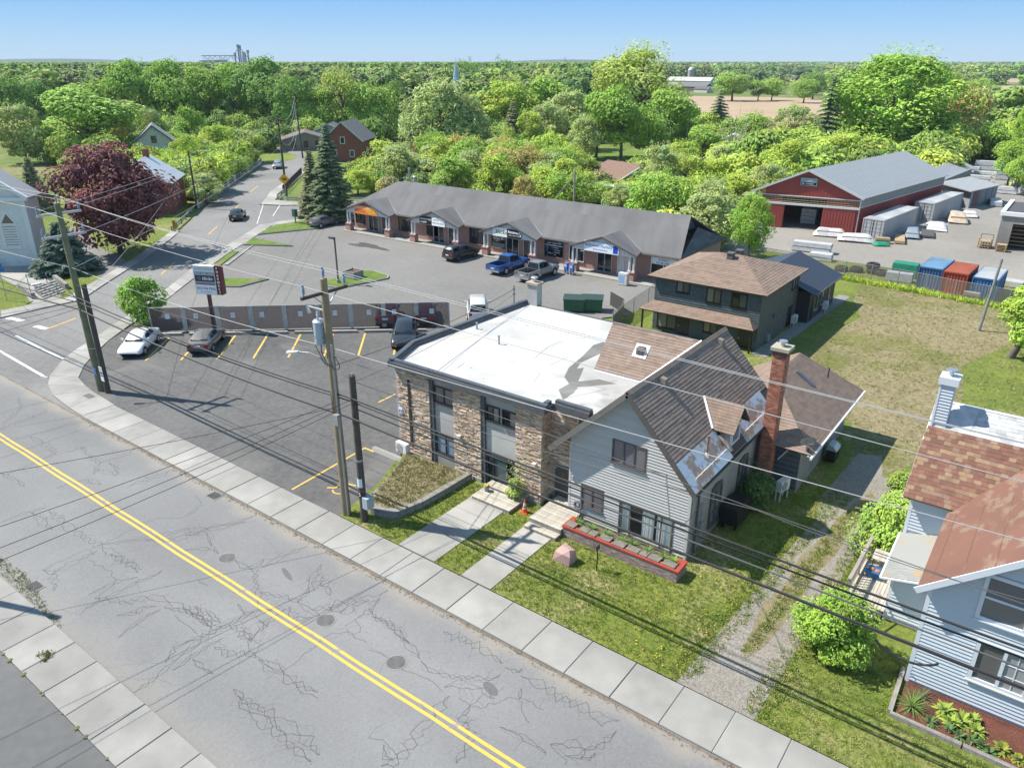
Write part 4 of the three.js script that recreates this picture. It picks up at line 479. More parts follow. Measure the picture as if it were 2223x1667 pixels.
{// brick planter under the front window
const T=thing('brick_planter','long low brick planter with red top under the picture window','planter',null,-13.4,0,-26.1),x0=-16.35,x1=-10.4,za=-26.75,zc=-25.8;
const core=mat([.26,.22,.2]);put('wall',new B().box(x0+.02,0,za,x1-.02,.62,za+.05).box(x0+.02,0,zc-.14,x1-.02,.62,zc-.02).box(x0+.02,0,za+.05,x0+.14,.62,zc-.14).box(x1-.14,0,za+.05,x1-.02,.62,zc-.14),core,T);
const cols=[[.3,.22,.21],[.27,.2,.19],[.34,.26,.24]];putC('brickwork',bricks(facade(0,zc-.022),x0+.02,x1-.02,.01,.62,{cols,seed:91,d0:.016,d1:.026,h:.068,l:.23}),M.vc,T).userData.kind='stuff';putC('brickwork',bricks(facade(x1-.022,0,Math.PI/2),-zc+.02,-za-.02,.01,.62,{cols,seed:92,d0:.016,d1:.026,h:.068,l:.23}),M.vc,T).userData.kind='stuff';
const red=mat([.42,.06,.035],{map:grainT});put('coping',new B().box(x0-.02,.62,zc-.26,x1+.04,.7,zc+.03),red,T);put('coping',new B().box(x1-.36,.621,za,x1+.04,.701,zc-.261),red,T);put('coping',new B().box(x0-.02,.621,za,x0+.3,.701,zc-.261),red,T);put('soil',new B().box(x0+.15,.3,za+.05,x1-.15,.64,zc-.2),mat([.12,.09,.06],{map:grainT}),T);
for(const[u,w]of[[.1,.5],[.85,.45],[1.35,.4],[1.95,.55],[2.65,.6],[3.35,.6],[4.0,.4],[4.45,.55],[5.15,.6]])put('paver',new B().box(x0+u,.702,zc-.52+R()*.05,x0+u+w,.76,zc-.08+R()*.04),M.greyWood2||(M.greyWood2=mat([.22,.2,.175],{map:grainT})),T);
}
// ---------------------------------------------------------------- blue house on the right
{
const T=thing('blue_house','pale blue clapboard house with rusty patched roof at right edge','house',null,2,0,-30);
const sd=[mat([.52,.575,.63],{roughness:.6}),mat([.505,.56,.615],{roughness:.6})],tr=mat([.62,.66,.72],{roughness:.5});
const rust=(()=>{const a=fbm(5,6,601),s=fbm(24,4,602);return mat(0xffffff,{map:tex(512,7,(u,v)=>lerp3(lerp3([.145,.07,.05],[.2,.1,.068],a(u,v)),[.26,.2,.15],.5*sstep(.6,.75,s(u*.5,v)*.7+a(v,u)*.4))),roughness:.7});})();
const rustSh=[[.20,.095,.066],[.235,.118,.08],[.3,.2,.12],[.25,.16,.11],[.18,.085,.06],[.215,.1,.07],[.2,.09,.062]].map(c=>mat(c,{map:grainT,roughness:.8})),whiteSh=[[.52,.54,.56],[.45,.46,.47],[.58,.59,.6]].map(c=>mat(c,{map:grainT,roughness:.8}));
// main body
put('wall',new B().box(-2.9,0,-39,8,4.55,-31.5).hex([[-2.9,4.55,-39],[-2.7,4.55,-39],[-2.7,4.55,-31.5],[-2.9,4.55,-31.5],[-2.9,7.3,-35.3],[-2.7,7.3,-35.3],[-2.7,7.3,-35.1],[-2.9,7.3,-35.1]]),sd[0],T);
siding(T,facade(0,-31.5),-2.88,-1.2,2.9,4.5,.15,sd);put('corner_board',new B().box(-2.95,0,-31.55,-2.82,4.5,-31.46),tr,T);put('corner_board',new B().box(-1.5,2.9,-31.52,-1.38,4.45,-31.46),tr,T);
const rf=put('main_roof',new B().slab([[-3.2,4.6,-31],[8.2,4.6,-31],[8.2,7.4,-35.2],[-3.2,7.4,-35.2]],.1).slab([[-3.2,4.6,-39.4],[8.2,4.6,-39.4],[8.2,7.4,-35.2],[-3.2,7.4,-35.2]],.1),rust,T);
shingles(rf,[-3.22,4.61,-30.98],[1.5,4.61,-30.98],[-3.22,6.66,-34.05],[1.5,6.66,-34.05],{mats:rustSh,seed:31,course:.2,len:.26,max:300,thick:.016,name:'metal_shingle'});
shingles(rf,[-3.22,6.64,-34.02],[3,6.64,-34.02],[-3.22,7.41,-35.2],[3,7.41,-35.2],{mats:whiteSh,seed:32,course:.2,len:.3,max:60,thick:.016,name:'painted_shingle'});
put('ridge_roll',new B().cyl([-3.2,7.42,-35.2],[8,7.42,-35.2],.06,.06,6),tr,rf);put('barge_board',new B().bar([-3.2,4.5,-31],[-3.2,7.3,-35.2],.05,.2),tr,rf);
put('patch',new B().slab([[-2.55,6.72,-34.1],[-1.65,6.75,-34.15],[-1.55,7.4,-35.1],[-2.5,7.42,-35.13]],.03),whiteSh[2],rf);
{const c=put('chimney',new B().box(-3.1,6,-34.65,-2.55,8.6,-34.05),sd[0],T);siding(c,facade(0,-34.05),-3.08,-2.57,6.9,8.55,.14,sd);put('chimney_cap',new B().box(-3.2,8.6,-34.75,-2.45,8.92,-33.95),tr,c);put('flue_cap',new B().cyl([-2.83,8.92,-34.35],[-2.83,9.15,-34.35],.09,.09,8).cyl([-2.83,9.15,-34.35],[-2.83,9.2,-34.35],.24,.22,12),M.steel,c);put('corner_board',new B().box(-3.13,6,-34.08,-3.05,8.6,-34.0),tr,c);}
// front wing
const rl=x=>4.49+.857*(x+1.48);put('front_wing',new B().box(-1.2,0,-31.4,6,4.3,-25.7).hex([[-1.2,4.3,-25.9],[6,4.3,-25.9],[6,4.3,-25.7],[-1.2,4.3,-25.7],[2.3,7.5,-25.9],[2.5,7.5,-25.9],[2.5,7.5,-25.7],[2.3,7.5,-25.7]]),sd[1],T);
const f=facade(0,-25.7);siding(T,f,-1.1,5.9,.25,7.3,.15,sd,{clip:y=>y<4.35?[-1.1,5.9]:[-1.48+(y-4.25)/.857,5.9-(y-4.25)/.857+.2],holes:[[.26,1.74,3.76,5.6],[.52,2.3,1.18,3.0]],proud:.046});
put('corner_board',fbox(new B(),f,-1.24,0,-.02,-1.1,4.35,.04),tr,T);put('corner_board',new B().box(-1.24,0,-25.9,-1.19,4.3,-25.722),tr,T);
windowOn(T,f,.38,1.62,3.9,5.45,{n:1,rows:2,frame:tr,glass:mat([.14,.145,.15],{roughness:.1}),fw:.13,proud:.07,sillMat:tr});
{const w=windowOn(T,f,.66,2.15,1.4,2.85,{n:2,frame:tr,glass:[mat([.12,.12,.12],{roughness:.1}),mat([.3,.31,.31],{roughness:.15})],fw:.13,proud:.07,sillMat:mat([.6,.58,.5])});for(let k=1;k<3;k++)put('muntin',fbox(new B(),f,1.45,1.4+k*.48,.01,2.12,1.43+k*.48,.03),tr,w);put('muntin',fbox(new B(),f,1.78,1.4,.012,1.81,2.85,.031),tr,w);}
const wr=put('wing_roof',new B().slab([[-1.55,rl(-1.55),-25.25],[2.4,rl(2.4),-25.25],[2.4,rl(2.4),-35],[-1.55,rl(-1.55),-30.9]],.1).slab([[6.4,rl(-1.55),-25.25],[2.4,rl(2.4),-25.25],[2.4,rl(2.4),-35],[6.4,rl(-1.55),-30.9]],.1),rust,T);
put('barge_board',new B().bar([-1.58,rl(-1.58)-.13,-25.23],[2.4,rl(2.4)-.13,-25.23],.05,.22),tr,wr);for(let k=0;k<5;k++)put('roof_seam',new B().bar([-1.2+k*.8,rl(-1.2+k*.8)+.01,-25.3],[-1.2+k*.8,rl(-1.2+k*.8)+.01,-30.6],.03,.015),rust,wr);
// low side block with pale roof
put('side_block',new B().box(-2.66,.1,-31.5,-1.2,2.3,-28.8),sd[0],T);siding(T,facade(0,-28.8),-2.58,-1.24,.2,2.15,.15,sd,{proud:.046});put('corner_board',new B().box(-2.7,.1,-28.84,-2.58,2.3,-28.77),tr,T);
const pale=(()=>{const a=fbm(5,5,611);return[0,1].map(k=>mat(0xffffff,{map:tex(256,4,(u,v)=>lerp3([.27-k*.02,.28-k*.02,.265-k*.02],[.36,.24,.12],.8*sstep(.58,.72,a(u,v+k*.3)))),roughness:.7}));})();
const lr=put('low_roof',new B().slab([[-3.0,2.3,-28.35],[-1.22,2.75,-28.35],[-1.22,3.2,-31.5],[-3.0,2.65,-31.5]],.08),pale[0],T);shingles(lr,[-3.0,2.31,-28.33],[-1.22,2.76,-28.33],[-3.0,2.45,-29.6],[-1.22,2.92,-29.6],{mats:pale,seed:35,course:.16,len:.3,max:60,thick:.01});
put('gutter',new B().bar([-3.05,2.26,-28.3],[-3.05,2.6,-31.5],.07,.07).bar([-3.05,2.25,-28.3],[-1.3,2.68,-28.3],.06,.07),M.whiteTrim,lr);
}
{// back deck with rail
const T=thing('wooden_deck','weathered grey plank deck with railing beside the blue house','deck',null,-3.4,0,-30.4);
for(let k=0;k<11;k++)put('plank',new B().box(-4.15+k*.135,.52,-32.4,-4.15+k*.135+.122,.56+R()*.006,-28.6),M.plank[k%3],T);
for(const z of[-32.3,-30.5,-28.7])put('post',new B().box(-4.2,.08,z-.05,-4.1,1.45,z+.05),M.greyWood,T);
put('rail',new B().box(-4.22,1.45,-32.4,-4.08,1.5,-28.6),M.greyWood,T);put('rail',new B().box(-4.2,.75,-32.35,-4.12,.8,-28.65),M.greyWood,T);
for(let z=-32.2;z<-28.8;z+=.2)put('baluster',new B().box(-4.18,.8,z,-4.13,1.45,z+.05),M.greyWood,T);
put('skirt',new B().box(-4.15,.08,-32.4,-2.75,.5,-32.3).box(-4.15,.08,-28.72,-2.75,.5,-28.65),M.greyWood,T);
for(let k=0;k<4;k++)put('stair_tread',new B().box(-3.9,.1+k*.11,-27.7-k*.26,-2.95,.14+k*.11,-27.98-k*.26),M.plank[k%3],T);
for(const x of[-3.95,-2.92])put('stair_rail',new B().bar([x,.75,-27.75],[x,1.25,-28.7],.05,.06).box(x-.03,.08,-27.8,x+.03,.8,-27.74),M.greyWood,T);
}
{const T=thing('porch_bench','small weathered wooden lean-to bench on the deck','bench',null,-3.4,.56,-31.2);put('board',new B().slab([[-3.85,1.25,-31.9],[-3.1,1.25,-31.9],[-3.1,1.15,-31.2],[-3.85,1.15,-31.2]],.03),M.plank[1],T);put('leg',new B().box(-3.8,.57,-31.85,-3.74,1.2,-31.79),M.greyWood,T);put('leg',new B().box(-3.2,.57,-31.85,-3.14,1.2,-31.79),M.greyWood,T);put('leg',new B().box(-3.8,.57,-31.3,-3.74,1.12,-31.24),M.greyWood,T);put('leg',new B().box(-3.2,.57,-31.3,-3.14,1.12,-31.24),M.greyWood,T);}
{const T=thing('recycling_box','blue plastic recycling box on the deck','box',null,-3.6,.56,-30.7),bl=mat([.03,.12,.28],{roughness:.5});put('body',new B().hex([[-3.85,.565,-30.95],[-3.3,.565,-30.95],[-3.3,.565,-30.55],[-3.85,.565,-30.55],[-3.9,.9,-31],[-3.25,.9,-31],[-3.25,.9,-30.5],[-3.9,.9,-30.5]]),bl,T);put('rim',new B().box(-3.93,.88,-31.03,-3.22,.92,-30.98).box(-3.93,.88,-30.52,-3.22,.92,-30.47),bl,T);put('contents',new B().sphere(-3.7,.92,-30.75,.14,.5).sphere(-3.45,.92,-30.7,.13,.5),mat([.35,.16,.12]),T);}
{// mulched flower bed edged with timber
const T=thing('mulch_bed','red mulch flower bed edged with grey timbers in front of blue house','garden bed',null,1.5,0,-24.5);
put('mulch',new B().flat([[-1.15,-25.68],[6,-25.68],[6,-23.7],[-1.15,-23.7]],.13),mat([.2,.075,.05],{map:grainT,roughness:1,bumpMap:fineB,bumpScale:.06}),T);
for(const[a,b]of[[[-1.3,-23.62],[.9,-23.6]],[[.95,-23.6],[3.4,-23.56]],[[3.45,-23.56],[6,-23.5]],[[-1.32,-23.7],[-1.38,-26.2]]])put('timber',new B().bar([a[0],.16,a[1]],[b[0],.16,b[1]],.15,.16),M.greyWood,T);
}
// ---------------------------------------------------------------- dark two-storey house behind
{
const T=thing('dark_two_storey_house','dark grey-green two-storey house with low brown hip roof','house',null,-22.6,0,-60.5);
const sd=[mat([.092,.115,.122],{map:grainT,roughness:.55}),mat([.084,.106,.113],{map:grainT,roughness:.55})],side=mat([.12,.125,.112],{map:grainT,roughness:.7});
put('wall',new B().box(-27.1,0,-65.2,-18.1,4.72,-56),side,T);const f=facade(0,-56),holes=[[-25.2,-24,3.6,4.6],[-22.6,-21.3,3.2,4.5],[-20.5,-19.2,3.2,4.5],[-26.7,-24.9,.35,1.85],[-24.9,-23.7,0,1.85],[-22.6,-21.35,.7,1.75],[-19.8,-18.4,0,1.75]];
siding(T,f,-27.1,-18.1,.1,4.7,.2,sd,{holes});
const fr=mat([.012,.012,.013],{roughness:.35}),gl=[mat([.2,.19,.17],{roughness:.1}),mat([.1,.1,.1],{roughness:.08})];
windowOn(T,f,-25.1,-24.1,3.72,4.46,{frame:fr,glass:gl,fw:.08});windowOn(T,f,-22.5,-21.4,3.33,4.4,{frame:fr,glass:gl,fw:.08});windowOn(T,f,-20.4,-19.3,3.33,4.35,{frame:fr,glass:[M.glass,gl[1]],fw:.08});
windowOn(T,f,-26.6,-25,.45,1.72,{frame:fr,glass:gl,fw:.08});windowOn(T,f,-22.5,-21.45,.82,1.66,{frame:fr,glass:gl,fw:.08});
for(const[a,b]of[[-24.82,-23.8],[-19.7,-18.5]]){const d=put('door',fbox(new B(),f,a,.08,0,b,1.76,.04),mat([.02,.021,.022],{roughness:.4}),T);put('handle',fbox(new B(),f,a+.12,.8,.04,a+.18,.9,.09),M.steel,d);}
const fs=facade(-18.1,0,Math.PI/2);windowOn(T,fs,63.3,64.6,3.4,4.3,{frame:fr,glass:gl,fw:.08});put('side_door',fbox(new B(),fs,63,.1,0,64.1,1.85,.04),mat([.015,.015,.015]),T);put('wall_vent',fbox(new B(),fs,59.2,2.0,0,59.5,2.25,.1),M.darkTrim,T);put('gas_meter',fbox(new B(),fs,58,.3,0,58.5,.8,.25),M.galv,T);
const E=[[-27.65,-55.5],[-17.6,-55.5],[-17.6,-65.7],[-27.65,-65.7]],e=4.72,r0=[-23.6,6.25,-60.6],r1=[-21.7,6.25,-60.6],c=i=>[E[i][0],e,E[i][1]],dk=mat([.09,.07,.06]);
const rf=put('hip_roof',new B().slab([c(0),c(1),r1,r0],.14).slab([c(1),c(2),r1],.14).slab([c(2),c(3),r0,r1],.14).slab([c(3),c(0),r0],.14),dk,T);
shingles(rf,c(0),c(1),r0,r1,{mats:M.tanSh,seed:41,course:.24,max:150,len:1.4});shingles(rf,c(2),c(1),[-21.69,6.25,-60.62],[-21.69,6.25,-60.58],{mats:M.tanSh,seed:42,course:.24,max:120,len:1.4});shingles(rf,c(3),c(0),[-23.61,6.25,-60.62],[-23.61,6.25,-60.58],{mats:M.tanSh,seed:43,course:.24,max:0,len:1.4});shingles(rf,c(2),c(3),r1,r0,{mats:M.tanSh,seed:44,course:.24,max:0,len:1.4});
for(const[x,z]of[[-22.2,-61.3],[-22.4,-59.9]])put('roof_vent',new B().box(x-.25,6,z-.25,x+.25,6.45,z+.25).box(x-.3,6.45,z-.3,x+.3,6.55,z+.3),mat([.1,.1,.095]),rf);
const pr=put('porch_roof',new B().slab([[-27.9,2.0,-54.9],[-18.1,2.0,-54.9],[-18.9,2.6,-55.98],[-27.1,2.6,-55.98]],.1).slab([[-18.1,2.0,-54.9],[-18.1,2.0,-56],[-18.9,2.6,-55.98]],.1),dk,T);shingles(pr,[-27.9,2.01,-54.88],[-18.1,2.01,-54.88],[-27.1,2.61,-55.98],[-18.9,2.61,-55.98],{mats:M.tanSh,seed:45,course:.2,max:60,len:1.2});for(const x of[-27.6,-18.3])put('porch_post',new B().box(x-.06,0,-55.1,x+.06,2,-54.98),fr,T);
put('porch_step',new B().box(-25.2,.02,-55.95,-23.4,.1,-54.8),M.concrete,T);
}
{const T=thing('annex_building','low dark annex with navy metal roof behind the two-storey house','annex',null,-20.8,0,-69),dk=mat([.03,.031,.033],{roughness:.6});put('wall',new B().box(-24.6,0,-73,-17,2.8,-65.22),dk,T);const nv=mat([.05,.065,.095],{roughness:.45,metalness:.2});
const rf=put('roof',new B().slab([[-20.8,4.4,-64.9],[-16.5,2.75,-64.9],[-16.5,2.75,-73.3],[-20.8,4.4,-73.3]],.1).slab([[-20.8,4.4,-64.9],[-25,2.75,-64.9],[-25,2.75,-73.3],[-20.8,4.4,-73.3]],.1).tri([-24.6,2.8,-73],[-17,2.8,-73],[-20.8,4.3,-73]),nv,T);for(let z=-65.3;z>-73.2;z-=.45)put('roof_seam',new B().bar([-20.8,4.42,z],[-16.5,2.77,z],.03,.03),nv,rf);put('gutter',new B().bar([-16.45,2.72,-64.9],[-16.45,2.72,-73.3],.1,.1),M.darkTrim,rf);
const f=facade(-17,0,Math.PI/2);for(const a of[66.8,68.8,71])windowOn(T,f,a,a+.8,.9,2.1,{n:1,frame:mat([.3,.28,.24]),glass:M.glass,fw:.06});put('door',fbox(new B(),f,66,.1,0,66.6,2.1,.05),M.black,T);}
function heatPump(label,x,y,z,turn,stand){const T=thing('heat_pump',label,'heat pump','outdoor heat pump units',x,y,z,turn);mesh('case',new B().box(-.42,0,-.16,.42,.62,.16),M.white,T);const g=mesh('fan_grille',new B().cyl([-.12,.31,.155],[-.12,.31,.18],.24,.24,16),M.darkTrim,T);for(let k=-3;k<4;k++)mesh('grille_bar',new B().box(-.35,.31+k*.065,.18,.11,.325+k*.065,.19),M.white,g);mesh('service_panel',new B().box(.16,.05,.16,.38,.57,.172),M.whiteTrim,T);if(stand)for(const[a,b]of[[-.36,-.12],[.36,-.12],[-.36,.12],[.36,.12]])mesh('stand_leg',new B().box(a-.025,-y+.08,b-.025,a+.025,0,b+.025),M.white,T);return T;}
heatPump('white heat pump unit on the ground at the stone wall corner',-28.05,.35,-26.98,0,true);
heatPump('white heat pump on a tall stand behind the brick chimney',-9.1,.65,-35.4,Math.PI/2-.2,true);
heatPump('white heat pump unit against the olive side wall of the two-storey house',-17.7,.4,-63.9,Math.PI/2,true);
heatPump('white heat pump unit against the navy-roofed annex',-16.75,.4,-69.6,Math.PI/2,true);

// ---------------------------------------------------------------- strip mall
const sign=(w,h,draw)=>canvasTex(w,h,draw);
{
const T=thing('strip_mall','long brown brick strip mall with grey hip roof and four gabled porches','strip mall',null,-55,0,-76);
const brickT=(()=>{const f=fbm(32,3,701),g=fbm(6,4,702);return tex(512,2.4,(u,v)=>{const row=Math.floor(v*32),uu=u*10+(row%2)*.5,m=(uu-Math.floor(uu))<.05||(v*32-row)<.13;const k=.8+.4*f(u,v);return m?[.27*k,.2*k,.17*k]:lerp3([.36,.2,.165],[.43,.25,.205],g(Math.floor(uu)/10,row/32)).map(x=>x*k);});})();
const brick=mat(0xffffff,{map:brickT,roughness:.95}),roofM=(()=>{const a=fbm(6,5,711),s=fbm(24,4,712);return mat(0xffffff,{map:tex(1024,22,(u,v)=>{const k=.118+.05*(a(u,v)-.5)+.05*(s(u+v*.35,v*.12)-.5);return[k,k,k*1.03];}),roughness:.9});})();
const X0=-79.6,X1=-30.9,zf=-69.2,zb=-80.2,e=2.95;
put('wall',new B().box(X0+.6,0,zb,X1-.4,e,zf-.5),brick,T);
const C=[[X0,e,zf+.1],[X1,e,zf+.1],[X1,e,zb-.4],[X0,e,zb-.4]],r0=[-75.3,6.1,-75],r1=[-32.8,6.1,-75];
const rf=put('hip_roof',new B().slab([C[0],C[1],r1,r0],.12).slab([C[3],C[0],r0],.12).slab([C[2],C[3],r0,r1],.12),roofM,T);
const gab=put('gable_end',new B().slab([C[1],C[2],[-32.1,4.9,-75.4]],.12).tri([-33,4.6,-73.4],[-32.8,6,-75],[-32.9,4.6,-76.6]),mat([.09,.095,.11],{map:streakT}),rf);shingles(gab,[-30.9,2.96,-80.6],[-30.9,2.96,-69.1],[-32.1,4.92,-75.42],[-32.1,4.92,-75.38],{mats:shMats([.13,.13,.135],3),seed:51,course:.26,max:100,len:2});
put('fascia',new B().bar([X0,e-.02,zf+.12],[X1,e-.02,zf+.12],.05,.2),mat([.2,.19,.18]),rf);
put('flue_pipe',new B().cyl([-74,5.8,-75.6],[-74,7.6,-75.6],.13,.13,8).cyl([-74,7.6,-75.6],[-74,7.8,-75.6],.2,.16,8),M.galv,rf);put('turbine_vent',new B().cyl([-72.8,5.8,-75.4],[-72.8,6.5,-75.4],.15,.15,8).sphere(-72.8,6.65,-75.4,.3,.9,10),M.galv,rf);put('roof_vent',new B().box(-75.3,6.05,-75.3,-74.8,6.4,-74.8),M.black,rf);
// recessed shopfronts in the front wall: openings laid on the facade at each bay
const f=facade(0,zf-.5),wf=mat([.5,.5,.48],{roughness:.5});
put('walkway',new B().box(X0+.6,.04,zf-.5,X1-.4,.16,zf+1.7),M.concrete2,T);
const W=[[-78.6,-76.9],[-70.5,-68.4],[-65.6,-63.7],[-58.6,-56.2],[-55.2,-53.3],[-47.6,-45.2],[-44.3,-42.5],[-34.3,-31.6]];
const hk=sign(256,200,c=>{c.fillStyle='#0c0f14';c.fillRect(0,0,256,200);c.fillStyle='#dfe6ea';c.font='italic bold 26px serif';c.fillText('Look',22,34);c.fillText("Hicks' Co",104,34);c.fillStyle='#e8eef2';c.fillRect(0,52,256,7);c.strokeStyle='#3aa0d8';c.lineWidth=7;c.beginPath();c.moveTo(20,70);c.bezierCurveTo(60,100,0,120,40,150);c.bezierCurveTo(70,170,20,180,40,195);c.stroke();c.fillStyle='#dfe6ea';c.font='bold 20px sans-serif';['Service','Connects','Products','you'].forEach((t,i)=>c.fillText(t,128,90+i*30));c.font='bold 24px serif';c.fillText('S&Co',50,170);});
const darkT=sign(128,128,c=>{c.fillStyle='#10151a';c.fillRect(0,0,128,128);c.fillStyle='#e6ecef';c.font='italic bold 44px serif';c.fillText('Hicks',12,60);c.fillStyle='#6f8a84';c.fillRect(0,92,128,36);});
const phT=sign(256,128,c=>{c.fillStyle='#dfe7e8';c.fillRect(0,0,256,50);c.fillStyle='#1b4f7c';c.font='bold 22px sans-serif';c.fillText('PHARMACY',70,20);c.fillText('613-489-3483',50,44);c.fillStyle='#12171b';c.fillRect(0,52,256,76);});
W.forEach(([a,b],i)=>{const w=windowOn(T,f,a,b,.85,2.55,{n:i===4||i===5?1:2,frame:i>5?M.whiteTrim:M.darkTrim,glass:i===5?mat(0xffffff,{roughness:.1}):M.glass,fw:.07,proud:.09,sillMat:mat([.34,.17,.13],{map:grainT})});const pt=(t,y0,y1)=>{const g=new THREE.PlaneGeometry(b-a,y1-y0),m=mesh('window_lettering',g,mat(0xffffff,{map:t,roughness:.15}),w);const o=rootPos(w);m.position.set((a+b)/2-o[0],(y0+y1)/2-o[1],zf-.5+.03-o[2]);};if(i===5)pt(hk,.85,2.55);if(i===4)pt(darkT,.85,2.55);if(i===7)pt(phT,.85,2.55);});
{const g=put('opening_grille',new B(),M.yellow,T);g.geometry=(()=>{const b=new B();for(let k=0;k<9;k++)b.bar([-70.4+k*.22+55,2.2,zf-.45+76],[-70.2+k*.22+55,2.58,zf-.45+76],.05,.03);return b.geo();})();}
// porches
const names=[
['pizza',-79.0,-70.2,c=>{c.fillStyle='#e07b3a';c.fillRect(0,0,512,128);c.fillStyle='#f0b37a';c.fillRect(4,4,504,40);c.fillStyle='#c22';c.font='italic bold 46px serif';c.fillText('Fire Grown',24,100);c.fillStyle='#ffd21f';c.font='bold 78px sans-serif';c.strokeStyle='#7a1a10';c.lineWidth=5;c.strokeText('PIZZA',268,106);c.fillText('PIZZA',268,106);}],
['clinic',-67.2,-58.7,c=>{c.fillStyle='#101214';c.fillRect(0,0,250,128);c.fillStyle='#f2f4f4';c.fillRect(254,0,258,128);c.fillStyle='#eee';c.font='bold 40px sans-serif';c.fillText('community',18,58);c.fillText('physio',18,104);c.fillStyle='#333';c.font='bold 32px sans-serif';c.fillText('SERVICE',276,52);c.fillText('AND WELLNESS',268,98);}],
['salon',-55.6,-47.4,c=>{c.fillStyle='#e6ece6';c.fillRect(0,0,256,128);c.fillStyle='#141414';c.fillRect(256,0,256,128);c.fillStyle='#222';c.font='italic bold 74px serif';c.fillText('Hicks',46,90);c.fillStyle='#fff';c.font='bold 50px sans-serif';c.fillText('Renewal',272,62);c.font='22px sans-serif';c.fillText('HAIR & SKIN STUDIO',280,98);c.strokeStyle='#fff';c.lineWidth=5;c.beginPath();c.arc(488,46,14,0,7);c.stroke();c.fillRect(482,66,12,30);}],
['drugs',-43.4,-35.0,c=>{c.fillStyle='#dfe6ee';c.fillRect(0,0,512,128);c.fillStyle='#1c4f9c';c.font='bold 48px sans-serif';c.fillText('North Gower Pharmacy',8,62,410);c.font='bold 30px sans-serif';c.fillText('IPharmaChoice',130,106);c.fillStyle='#1745b8';c.fillRect(432,10,72,108);}]];
for(const[nm,a,b,draw]of names){
const m=(a+b)/2,zp=zf+1.5,ap=4.35,zr=zf-2.0,P=put('porch',new B().slab([[a,e-.05,zp],[m,ap,zp],[m,ap,-72.0],[a+.4,e+.1,zf-.2]],.1).slab([[b,e-.05,zp],[m,ap+.002,zp],[m,ap+.002,-72.0],[b-.4,e+.1,zf-.2]],.1),roofM,T);
const white=M.white;put('gable',new B().tri([a+.5,e-.1,zp-.25],[b-.5,e-.1,zp-.25],[m,ap-.25,zp-.25]),white,P);const gw=(b-a)/2-.5;for(let k=-8;k<=8;k++){const u=k*gw/8.6,h=(ap-.3)-(ap-.3-e+.1)*Math.abs(u)/gw-(e-.1);if(h>.12)put('gable_rib',new B().box(m+u-.05,e-.08,zp-.25,m+u+.05,e-.1+h,zp-.2),white,P);}
put('barge_board',new B().bar([a,e-.14,zp+.02],[m,ap-.09,zp+.02],.05,.18),mat([.09,.09,.095]),P);put('barge_board',new B().bar([b,e-.14,zp+.02],[m,ap-.092,zp+.02],.05,.18),mat([.09,.09,.095]),P);put('valley_flashing',new B().bar([b-.4,e+.14,zf-.15],[m+.05,ap+.04,-71.9],.14,.03),M.galv,P);
put('beam',new B().box(a+.45,e-.32,zp-.45,b-.45,e-.12,zp-.28),white,P);
const gs=new THREE.PlaneGeometry(4.1,1.0),sb=put('sign_board',new B().box(m-2.15,2.62,zp-.2,m+2.0,3.66,zp-.12),M.whiteTrim,P),sm=mesh('sign_face',gs,mat(0xffffff,{map:sign(512,128,draw),roughness:.4}),sb),o=rootPos(sb);sm.position.set(m-.075-o[0],3.14-o[1],zp-.115-o[2]);if(nm==='pizza'){const bw=put('sign_lettering',new B().box(m-1.4,3.7,zp-.19,m+1.2,4.02,zp-.15),mat([.4,.05,.05]),P);bw.userData.label='dark red lettering board above the pizza sign';}
for(const u of[a+.75,b-.75]){const pier=put('brick_pier',new B().box(u-.42,.04,zp-.75,u+.42,1.0,zp-.1),brick,P);put('pier_cap',new B().box(u-.48,1.0,zp-.81,u+.48,1.08,zp-.04),mat([.3,.15,.12]),pier);for(const d of[-.24,.24]){put('column',new B().cyl([u+d,1.08,zp-.42],[u+d,e-.3,zp-.42],.12,.12,10).box(u+d-.16,1.08,zp-.58,u+d+.16,1.2,zp-.26),white,P);}}
for(const[d0,d1]of[[m-1.5,m+.2],[m+1.0,m+2.5]]){const dr=windowOn(T,f,d0,d1,.2,2.3,{n:2,frame:nm==='drugs'&&d0>m?M.whiteTrim:wf,glass:nm==='drugs'&&d0>m?M.white:M.glass,fw:.07,proud:.1,sill:false,name:'door'});put('door_handle',fbox(new B(),f,(d0+d1)/2+.1,.95,.1,(d0+d1)/2+.14,1.4,.14),M.steel,dr);}
}
}
